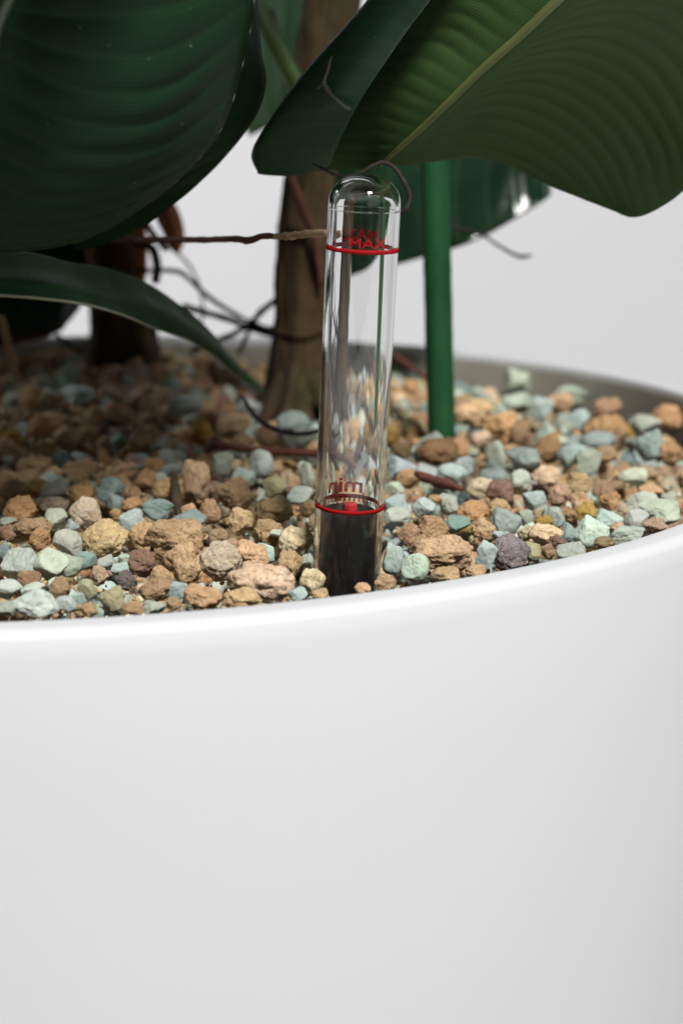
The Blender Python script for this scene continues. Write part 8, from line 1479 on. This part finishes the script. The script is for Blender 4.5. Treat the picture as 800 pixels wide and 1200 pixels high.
0,13,3,-1811,6172,-40,27,9,59,23,24,20,1,11,12,1053,4838,-165,-4,-3,-22,52,39,47,0,7,5,96,4655,-129,0,4,11,45,36,37,0,10,1,-1402,4986,-83,7,1,62,44,46,39,2,1,0,-1797,6136,-80,1,14,15,42,35,45,0,4,1,-319,5346,-125,-12,2,-6,48,48,40,
1,0,11,-1311,6140,-91,12,5,-60,50,46,42,0,6,5,-1275,3470,-140,24,-8,-28,42,37,47,0,5,5,-1398,6448,-83,-9,7,-21,50,49,47,0,5,5,-2577,3991,-105,-10,-1,-61,47,44,45,2,0,5,-1048,3329,-144,1,1,-54,49,36,34,1,5,12,-1624,6266,-87,-1,-5,19,49,45,45,
0,7,0,-1062,4306,-83,28,-4,-13,26,22,19,2,0,2,-689,3526,-149,-3,-6,-50,26,19,19,1,3,15,-1584,5473,-73,20,-9,5,27,24,21,1,1,11,-1503,5100,-71,-3,4,62,26,22,23,0,12,0,-2045,6235,-30,-10,-16,33,23,24,17,1,4,15,-2713,5041,-64,40,-6,-6,23,24,19,
0,5,0,-1742,4382,-67,1,6,12,24,21,22,0,13,0,-1498,6339,-54,-21,-4,-53,21,20,16,0,0,2,1008,5025,-146,27,-4,61,26,24,21,0,8,0,-2649,4450,-82,38,7,-39,24,21,20,0,14,2,-2714,5136,-50,-21,21,-8,23,20,20,0,5,2,-509,6230,-125,7,17,-19,24,23,23,
1,10,15,-1410,3401,-110,-3,6,-61,26,21,22,0,7,2,-2276,4939,-81,39,10,-32,21,23,18,0,15,0,-1626,5696,-70,9,-5,17,25,21,17,0,14,1,-2416,4390,-77,-14,-10,-18,21,18,19,0,10,1,-1678,6237,-96,5,-4,-30,23,18,24,1,3,12,-1718,6060,-68,34,12,-2,25,22,22,
0,0,3,-1408,6477,-39,-12,-3,9,24,18,17,0,8,0,-1540,4135,-75,-16,-4,10,25,22,20,1,3,11,-821,6656,-98,42,-10,-44,21,22,16,0,12,0,-1450,4391,-105,-9,0,-50,24,23,18,0,5,3,-540,3249,-160,-47,3,-38,24,20,17,0,4,0,-1836,4084,-115,15,4,-50,20,18,18,
0,11,4,225,3793,-136,13,28,55,24,22,18,1,4,14,38,5356,-105,0,-6,13,20,23,22,0,13,2,-2178,4487,-101,15,-4,28,23,20,21,0,2,0,-949,3688,-84,33,28,-49,25,18,19,0,12,3,-2576,5578,-61,-38,-4,39,20,18,21,0,1,2,-995,4444,-40,13,7,23,23,22,20,
1,7,15,65,3747,-109,13,6,-7,22,20,18,1,2,12,-879,3372,-92,-19,-7,10,22,20,21,1,2,15,-1586,5635,-81,9,4,-4,25,23,17,0,0,2,-1363,3744,-105,-26,-5,23,22,20,17,0,2,0,-1957,3843,-88,21,18,37,20,20,18,0,1,0,-2729,5080,-87,9,11,-21,49,48,46,
0,6,4,-1161,4028,-97,-2,-4,1,50,42,35,0,15,5,-1773,3401,-137,17,8,-52,44,46,45,0,3,1,-309,4562,-128,-19,6,7,46,39,48,0,4,0,-1677,5691,-89,-22,2,40,50,38,46,0,8,0,-1852,5354,-76,9,2,11,54,48,48,0,14,6,-1781,5175,-72,9,12,51,45,45,47,
0,9,0,-2018,5794,-87,-14,1,58,50,42,49,0,11,3,-1348,3485,-136,-3,4,28,50,37,43,1,4,14,-1329,3735,-131,3,2,-41,54,44,35,0,0,0,-2118,5219,-83,4,1,50,47,48,40,0,5,3,168,5147,-139,-6,1,25,45,38,41,0,0,3,-2158,3736,-88,-30,-6,57,20,21,22,
0,5,0,-2025,3969,-92,-25,-6,-19,23,20,20,0,10,0,-1121,3464,-129,-4,4,49,23,18,18,0,12,2,-1564,6064,-65,-4,7,-46,24,22,18,0,6,3,-1449,5166,-62,16,12,-28,20,20,17,1,10,10,870,4758,-152,-31,-8,-3,20,18,16,2,2,1,-704,3336,-156,0,-8,-37,20,16,15,
0,14,3,-1256,4075,-64,15,1,-39,21,16,20,0,4,1,-1804,4018,-91,18,-9,38,22,21,19,1,10,12,-1531,6048,-60,-38,9,-34,20,18,18,0,10,6,-1802,4708,-52,8,6,36,20,21,15,0,1,6,-1481,3405,-93,-25,-1,24,23,20,21,1,2,10,-1900,4552,-65,10,20,-53,19,19,14,
0,3,3,-1871,3580,-119,12,15,20,19,22,21,0,15,2,-2266,4542,-72,-29,-19,-37,22,20,16,0,0,2,-1399,4068,-83,23,-4,-29,23,20,21,1,2,10,-878,3086,-111,24,6,-62,21,16,20,0,14,1,-259,4188,-100,-25,1,48,20,15,19,2,2,2,-1231,5680,-31,-47,-4,45,22,16,18,
0,15,0,-615,3220,-156,-12,4,-14,18,19,18,0,6,2,-2092,5344,-71,6,3,6,22,20,17,0,1,2,-1530,4496,-75,1,-1,54,19,16,16,0,14,0,-1956,3875,-128,-9,1,-19,19,19,17,0,4,2,-1958,5391,-66,1,21,-6,20,17,18,0,9,3,-42,5086,-114,-1,-9,-22,19,16,17,
0,14,0,-2472,5627,-75,3,-20,8,21,16,18,1,3,13,-2620,4689,-52,-2,1,34,19,20,18,0,2,3,1130,4506,-131,22,-4,-59,17,19,17,1,4,11,-2542,4854,-74,-2,-11,7,21,15,18,0,0,0,-161,3201,-118,-12,-10,-27,18,19,19,1,2,14,333,6169,-155,12,7,-58,18,19,19,
0,15,0,-1181,5230,-62,23,-11,-1,21,16,14,1,0,11,-1309,4519,-46,-4,-20,42,21,17,14,2,2,4,-1729,4170,-88,-6,-10,58,55,41,48,0,7,6,-1459,3390,-136,-17,13,-19,43,40,38,0,15,3,-475,5548,-113,-14,-3,18,55,48,48,0,3,0,-851,3408,-135,-9,11,51,45,43,45,
0,10,0,-990,4450,-86,15,2,-3,51,46,42,1,11,10,-1449,6021,-82,8,-5,30,44,48,48,0,5,3,-1353,3896,-111,-7,2,7,44,48,43,0,8,3,250,3459,-137,7,3,8,53,45,48,0,6,2,287,4484,-125,5,2,48,54,46,37,0,14,2,-1267,4623,-88,17,1,-40,44,37,47,
0,4,0,10,4183,-118,-17,-4,53,47,50,46,0,11,0,-855,3322,-135,-4,2,-35,52,46,44,0,13,1,-1424,4769,-84,-2,-7,-57,50,43,49,0,5,0,-655,3600,-137,-4,1,-5,53,50,34,0,1,1,674,4894,-153,-1,10,-8,48,42,44,2,1,0,-1841,4201,-78,-31,18,-22,21,18,16,
1,11,15,-13,4034,-109,10,-24,53,20,14,14,0,3,6,-1917,4978,-68,10,-3,14,19,18,16,0,10,4,-2246,5379,-102,-21,0,-47,20,16,18,0,12,2,-1811,3988,-123,-13,-16,33,17,16,14,0,0,2,-1508,6270,-79,-9,-24,11,20,15,17,0,4,0,-2672,5003,-74,-34,-3,-14,19,14,17,
0,14,2,-1858,4038,-56,-11,-8,-55,17,16,18,0,14,5,631,4877,-125,-12,-5,8,20,17,14,1,0,12,-366,3741,-60,14,2,-26,16,14,17,0,0,3,-1675,6364,-71,-35,-23,49,20,17,12,1,3,12,-1740,4499,-74,18,-7,-28,18,14,16,0,12,0,956,4729,-110,-18,2,-35,16,14,14,
1,9,15,-860,3747,-133,-14,-16,43,18,18,13,0,14,0,-22,5100,-95,-8,-18,10,17,15,12,0,2,2,820,4528,-130,0,5,-32,20,17,16,0,14,5,-1968,4284,-88,15,1,6,50,43,36,0,8,2,-39,3900,-127,-8,0,-7,53,40,49,0,14,0,349,5635,-149,-10,-1,13,47,40,35,
0,6,2,-1310,4552,-84,18,3,41,45,50,47,0,13,2,-2050,3921,-102,-3,-1,43,55,41,46,0,7,3,-96,5940,-135,12,9,54,49,41,46,1,2,11,24,4862,-130,7,10,-57,55,43,36,0,5,5,-10,5084,-132,-4,0,35,47,49,46,0,10,6,-895,4119,-102,-26,-3,-16,52,40,48,
1,3,15,-1361,3564,-130,16,6,1,45,44,43,0,0,0,-2542,5201,-78,4,2,-8,52,40,48,0,0,2,-1861,4022,-101,4,3,-47,50,45,35,0,7,6,-1246,4148,-91,12,4,-18,44,46,39,0,6,6,-1345,5088,-53,5,-4,-46,15,13,16,0,13,2,491,5944,-116,-9,-5,-1,18,14,15,
1,6,11,-598,4446,-88,-30,-1,-40,17,14,13,0,11,0,-371,3146,-112,-5,6,-35,19,14,12,0,9,3,-1294,3657,-110,0,-6,29,17,16,15,0,4,0,-1380,3578,-94,-15,-9,2,19,16,15,0,0,6,-1168,5130,-62,-12,-17,59,18,14,15,0,15,0,-1278,4123,-69,24,-16,-17,17,15,17,
0,0,1,-358,3786,-108,1,-2,18,18,16,12,1,3,13,-1268,6131,-54,-17,12,-27,18,13,15,0,12,4,-1014,3135,-112,-1,9,-51,16,12,12,1,3,11,-1201,5121,-61,6,5,-15,17,15,16,1,5,12,-822,3644,-86,-7,-10,-35,17,15,13,0,9,0,-2470,5020,-52,-3,-3,26,16,14,14,
2,1,6,-1540,3334,-114,27,-12,54,16,17,16,0,13,2,-2420,3930,-96,24,-5,54,18,14,14,0,0,0,-1630,4758,-57,-11,-9,-59,18,15,13,0,4,3,-966,4462,-46,9,9,21,16,14,13,0,9,0,-1324,4594,-43,-12,-20,-5,16,12,14,0,7,1,-1720,5254,-48,26,-14,52,15,13,15,
1,12,12,23,4474,-112,25,11,10,14,15,15,0,0,3,-1019,4105,-61,13,9,-20,14,15,12,1,7,12,-1312,5870,-56,-7,1,-53,14,13,13,0,9,6,-34,4121,-109,5,2,54,15,12,14,1,10,12,-1616,5595,-78,-1,-17,39,16,12,13,0,10,3,-698,3680,-147,-7,3,7,16,12,11,
0,14,0,-2333,3779,-106,17,7,-1,14,13,13,1,5,14,-1007,3830,-124,-16,-4,34,48,46,40,0,15,3,-1242,4313,-84,-12,1,-58,52,37,45,1,7,12,-2194,4095,-57,50,-20,-39,53,38,49,1,0,11,-938,3638,-129,7,-6,10,49,50,42,0,15,0,368,4516,-135,-21,-10,49,46,38,49,
0,3,3,-1979,3794,-120,-1,-5,-48,56,47,41,0,13,4,797,5120,-164,2,0,-55,47,42,41,0,2,0,-1860,4625,-77,1,4,19,47,46,46,0,5,0,-1763,4018,-106,-3,0,31,53,47,37,1,11,15,-1548,3301,-143,5,-5,-25,56,39,36,0,10,3,-2704,4286,-92,-19,-8,30,48,43,48,
1,6,15,-1980,3596,-135,5,1,30,47,40,41,0,15,5,-54,4516,-121,14,8,-54,16,12,12,0,5,6,-1182,4484,-94,6,20,-18,16,14,12,0,14,0,-1911,3603,-102,35,-12,1,15,15,14,1,13,15,-2209,5709,-67,-9,20,53,15,14,12,0,7,3,-1122,4477,-84,-24,-12,36,13,12,12,
0,2,5,-2013,5142,-66,19,3,46,14,15,15,0,4,1,-2321,3937,-81,-12,17,-48,13,12,12,0,7,2,-1028,3724,-95,-12,-3,45,16,14,13,1,10,14,-1730,3328,-99,37,-1,61,13,14,14,0,12,0,-1003,6402,-74,3,-10,33,15,11,12,0,8,1,-1157,3340,-126,9,-2,26,14,14,10,
0,6,2,-1229,3100,-103,19,1,-20,15,13,11,0,2,1,1038,4812,-133,42,-4,-14,13,14,14,0,8,3,-791,3071,-93,21,-7,48,13,12,11,0,13,2,-1044,4509,-102,-6,10,-2,15,13,13,0,13,3,-2274,3753,-119,-4,-2,-63,48,42,37,0,1,3,-1419,5839,-91,6,7,31,54,44,37,
1,5,14,-1505,3820,-126,-14,0,-48,46,51,47,0,14,3,-1499,4080,-88,16,5,63,55,42,49,0,4,0,-1226,3872,-112,2,-3,-56,47,40,39,0,1,4,-846,3791,-114,6,10,-41,48,46,45,1,7,12,-2486,4167,-74,-8,-3,-31,48,39,45,0,5,1,-825,4508,-98,-5,3,-13,50,49,36,
1,0,12,-1533,4620,-88,4,-8,-19,46,45,51,0,12,4,-1529,4343,-87,-9,0,-33,47,51,43,0,6,2,-2196,3550,-118,-15,13,21,48,40,46,0,7,0,-1724,3292,-130,-4,4,30,52,47,46,1,3,15,-1775,4912,-78,35,-13,-33,54,44,50,0,6,0,-1455,4473,-95,26,-6,-54,57,38,38
]

# ------------------------------------------------------------------ pebbles
STONE = {'tan': (.58, .41, .24), 'cream': (.71, .57, .39), 'ochre': (.50, .32, .16), 'brown': (.40, .275, .165),
         'redbrown': (.31, .20, .145), 'pink': (.57, .405, .28), 'orange': (.53, .325, .17), 'mustard': (.50, .335, .10),
         'granite': (.24, .21, .21), 'mauve': (.27, .20, .185), 'olive': (.38, .345, .205), 'greygreen': (.40, .435, .355),
         'teal': (.315, .385, .345), 'tealdark': (.215, .285, .265), 'blue': (.385, .46, .435), 'paleteal': (.47, .525, .46)}
KINDS = ('pumice', 'chip', 'rough')
CNAMES = list(STONE)

def tint(cname, rng):
    c = np.array(STONE[cname]) * rng.uniform(.86, 1.14) * (1 + rng.uniform(-.05, .05, 3))
    return tuple(np.clip(c, 0, .8))

rng = np.random.RandomState(5)
meshes = {}
def stone_mesh(kind, i):
    if (kind, i) not in meshes:
        v, f = stone_shape(KIND_SEED[kind] + i, kind, 5)
        me = mesh_from('pebble', v, f)
        me.materials.append(M[kind])
        if kind == 'chip':
            me.set_sharp_from_angle(angle=math.radians(32))
        meshes[(kind, i)] = me
    return meshes[(kind, i)]

for k, i, c, x, y, z, qw, qx, qy, qz, sx, sy, sz, label in PEBBLES:
    o = bpy.data.objects.new('pebble', stone_mesh(KINDS[k], i))
    COL.objects.link(o)
    o.location = (x * CM, y * CM, z * CM)
    o.rotation_mode = 'QUATERNION'
    o.rotation_quaternion = (qw, qx, qy, qz)
    o.scale = (sx, sy, sz)
    o.color = (*tint(CNAMES[c], rng), 1)
    tag(o, label, 'pebble', 'pebbles filling the white planter')

# the smaller and farther ones, joined
low = {(k, l): [stone_shape(KIND_SEED[k] + i, k, l) for i in range(n)] for k, n in N_SHAPES.items() for l in (3, 4)}
for kind_no, kind in enumerate(KINDS):
    VV, FF, CC = [], [], []
    base = 0
    for q in range(0, len(BED), 12):
        k, i, c, x, y, z, ex, ey, ez, sx, sy, sz = BED[q:q + 12]
        if k % 3 != kind_no:
            continue
        v, f = low[(kind, 4 if k > 2 else 3)][i]
        Rm = np.array(Euler((ex / 20, ey / 20, ez / 20)).to_matrix())
        w = (v * (np.array((sx, sy, sz)) / 100.0)) @ Rm.T + np.array((x, y, z)) / 100.0
        VV.append(w)
        FF.append(np.array(f) + base)
        CC.append(np.tile(np.array([*tint(CNAMES[c], rng), 1.0]), (len(w), 1)))
        base += len(w)
    if not VV:
        continue
    VV, FF, CC = np.concatenate(VV), np.concatenate(FF), np.concatenate(CC)
    me = bpy.data.meshes.new('small_pebbles')
    me.from_pydata((VV * CM).tolist(), [], FF.tolist())
    me.update()
    me.polygons.foreach_set('use_smooth', [True] * len(me.polygons))
    a = me.color_attributes.new('stone_colour', 'FLOAT_COLOR', 'POINT')
    a.data.foreach_set('color', CC.astype(np.float32).ravel())
    if kind == 'chip':
        me.set_sharp_from_angle(angle=math.radians(38))
    o = link('small_pebbles', me, M[kind + '_bed'])
    tag(o, {'pumice': 'tan and brown smaller pebbles filling the planter', 'chip': 'grey green smaller stone chips filling the planter',
            'rough': 'crumbly smaller pebbles filling the planter'}[kind], 'pebbles', kind='stuff')

# grit and crumbs lying deep in the gaps between the stones
gr = np.random.RandomState(31)
VV, FF, CC, base = [], [], [], 0
tiny = [stone_shape(KIND_SEED[k] + i, k, 2) for k in ('pumice', 'chip') for i in range(6)]
gcol = ['tan', 'ochre', 'brown', 'greygreen', 'cream', 'redbrown', 'olive', 'teal']
for _ in range(5200):
    y = 29 + 17 * gr.rand() ** 1.3
    x = gr.uniform(-13, 15)
    if math.hypot(x - POT_C.x, y - POT_C.y) > POT_R - .15 or math.hypot(x - .09, y - 32.9) < 1.5:
        continue
    a = gr.uniform(.035, .13)
    v, f = tiny[gr.randint(len(tiny))]
    Rm = np.array(Euler(gr.uniform(0, 6.28, 3)).to_matrix())
    z = gravel_z(x, y) + gr.uniform(-.85, -.32)
    VV.append((v * a * gr.uniform(.6, 1, 3)) @ Rm.T + np.array((x, y, z)))
    FF.append(np.array(f) + base)
    CC.append(np.tile(np.array([*tint(gcol[gr.randint(len(gcol))], gr), 1.0]), (len(v), 1)))
    base += len(v)
VV, FF, CC = np.concatenate(VV), np.concatenate(FF), np.concatenate(CC)
me = bpy.data.meshes.new('grit')
me.from_pydata((VV * CM).tolist(), [], FF.tolist())
me.update()
a = me.color_attributes.new('stone_colour', 'FLOAT_COLOR', 'POINT')
a.data.foreach_set('color', CC.astype(np.float32).ravel())
tag(link('grit', me, M['chip_bed']), 'fine grit and crumbs in the gaps between the pebbles', 'grit', kind='stuff')

# ------------------------------------------------------------------ twigs on the gravel
twig([(245,520,45.2), (262,521,44.9), (285,526,44.5), (315,529,44), (345,530,43.6), (375,532,43.2), (405,540,42.2), (420,546,41.5)], [.05, .10, .11, .12, .11, .12, .11, .07], M['twig'],
     'long red brown twig lying across the pebbles behind the gauge', sides=10, n=6, lump=.35, lump_scale=3)
twig([(284,464,46.5), (292,478,46.3), (306,494,46), (322,503,45.6), (342,508,45), (360,508,44.6), (374,504,44.6)], [.05, .07, .075, .075, .07, .07, .06], M['root_dark'],
     'thin dark curved rootlet arching down to the pebbles behind the gauge', sides=8, n=6, lump=.3, lump_scale=3)
twig([(487,555,40), (498,559,39.7), (512,564,39.3), (526,568,38.9), (541,573,38.5)], [.07, .13, .14, .12, .07], M['twig'],
     'short dark red twig stub right of the gauge among pale blue stones', sides=10, n=6, lump=.4, lump_scale=3)
twig([(2,372,52), (8,395,52.3), (14,418,52.6), (20,445,53)], [.09, .10, .11, .10], M['root_tan'],
     'pale dry twig poking up at the left edge, below the dark leaf', sides=8, n=6, lump=.3)
twig([(452,410,57), (470,422,56.5), (488,435,56), (505,446,55.6)], [.08, .09, .09, .07], M['twig'],
     'thin brown twig running behind the green stake', sides=8, n=5, lump=.3)
twig([(204,556,40.3), (205,570,39.0), (207,586,37.6), (209,602,36.4)], [.09, .12, .12, .09], M['bark'],
     'short olive brown stalk stub lying left of the tall tan pebble', sides=10, n=5, lump=.3, lump_scale=2)
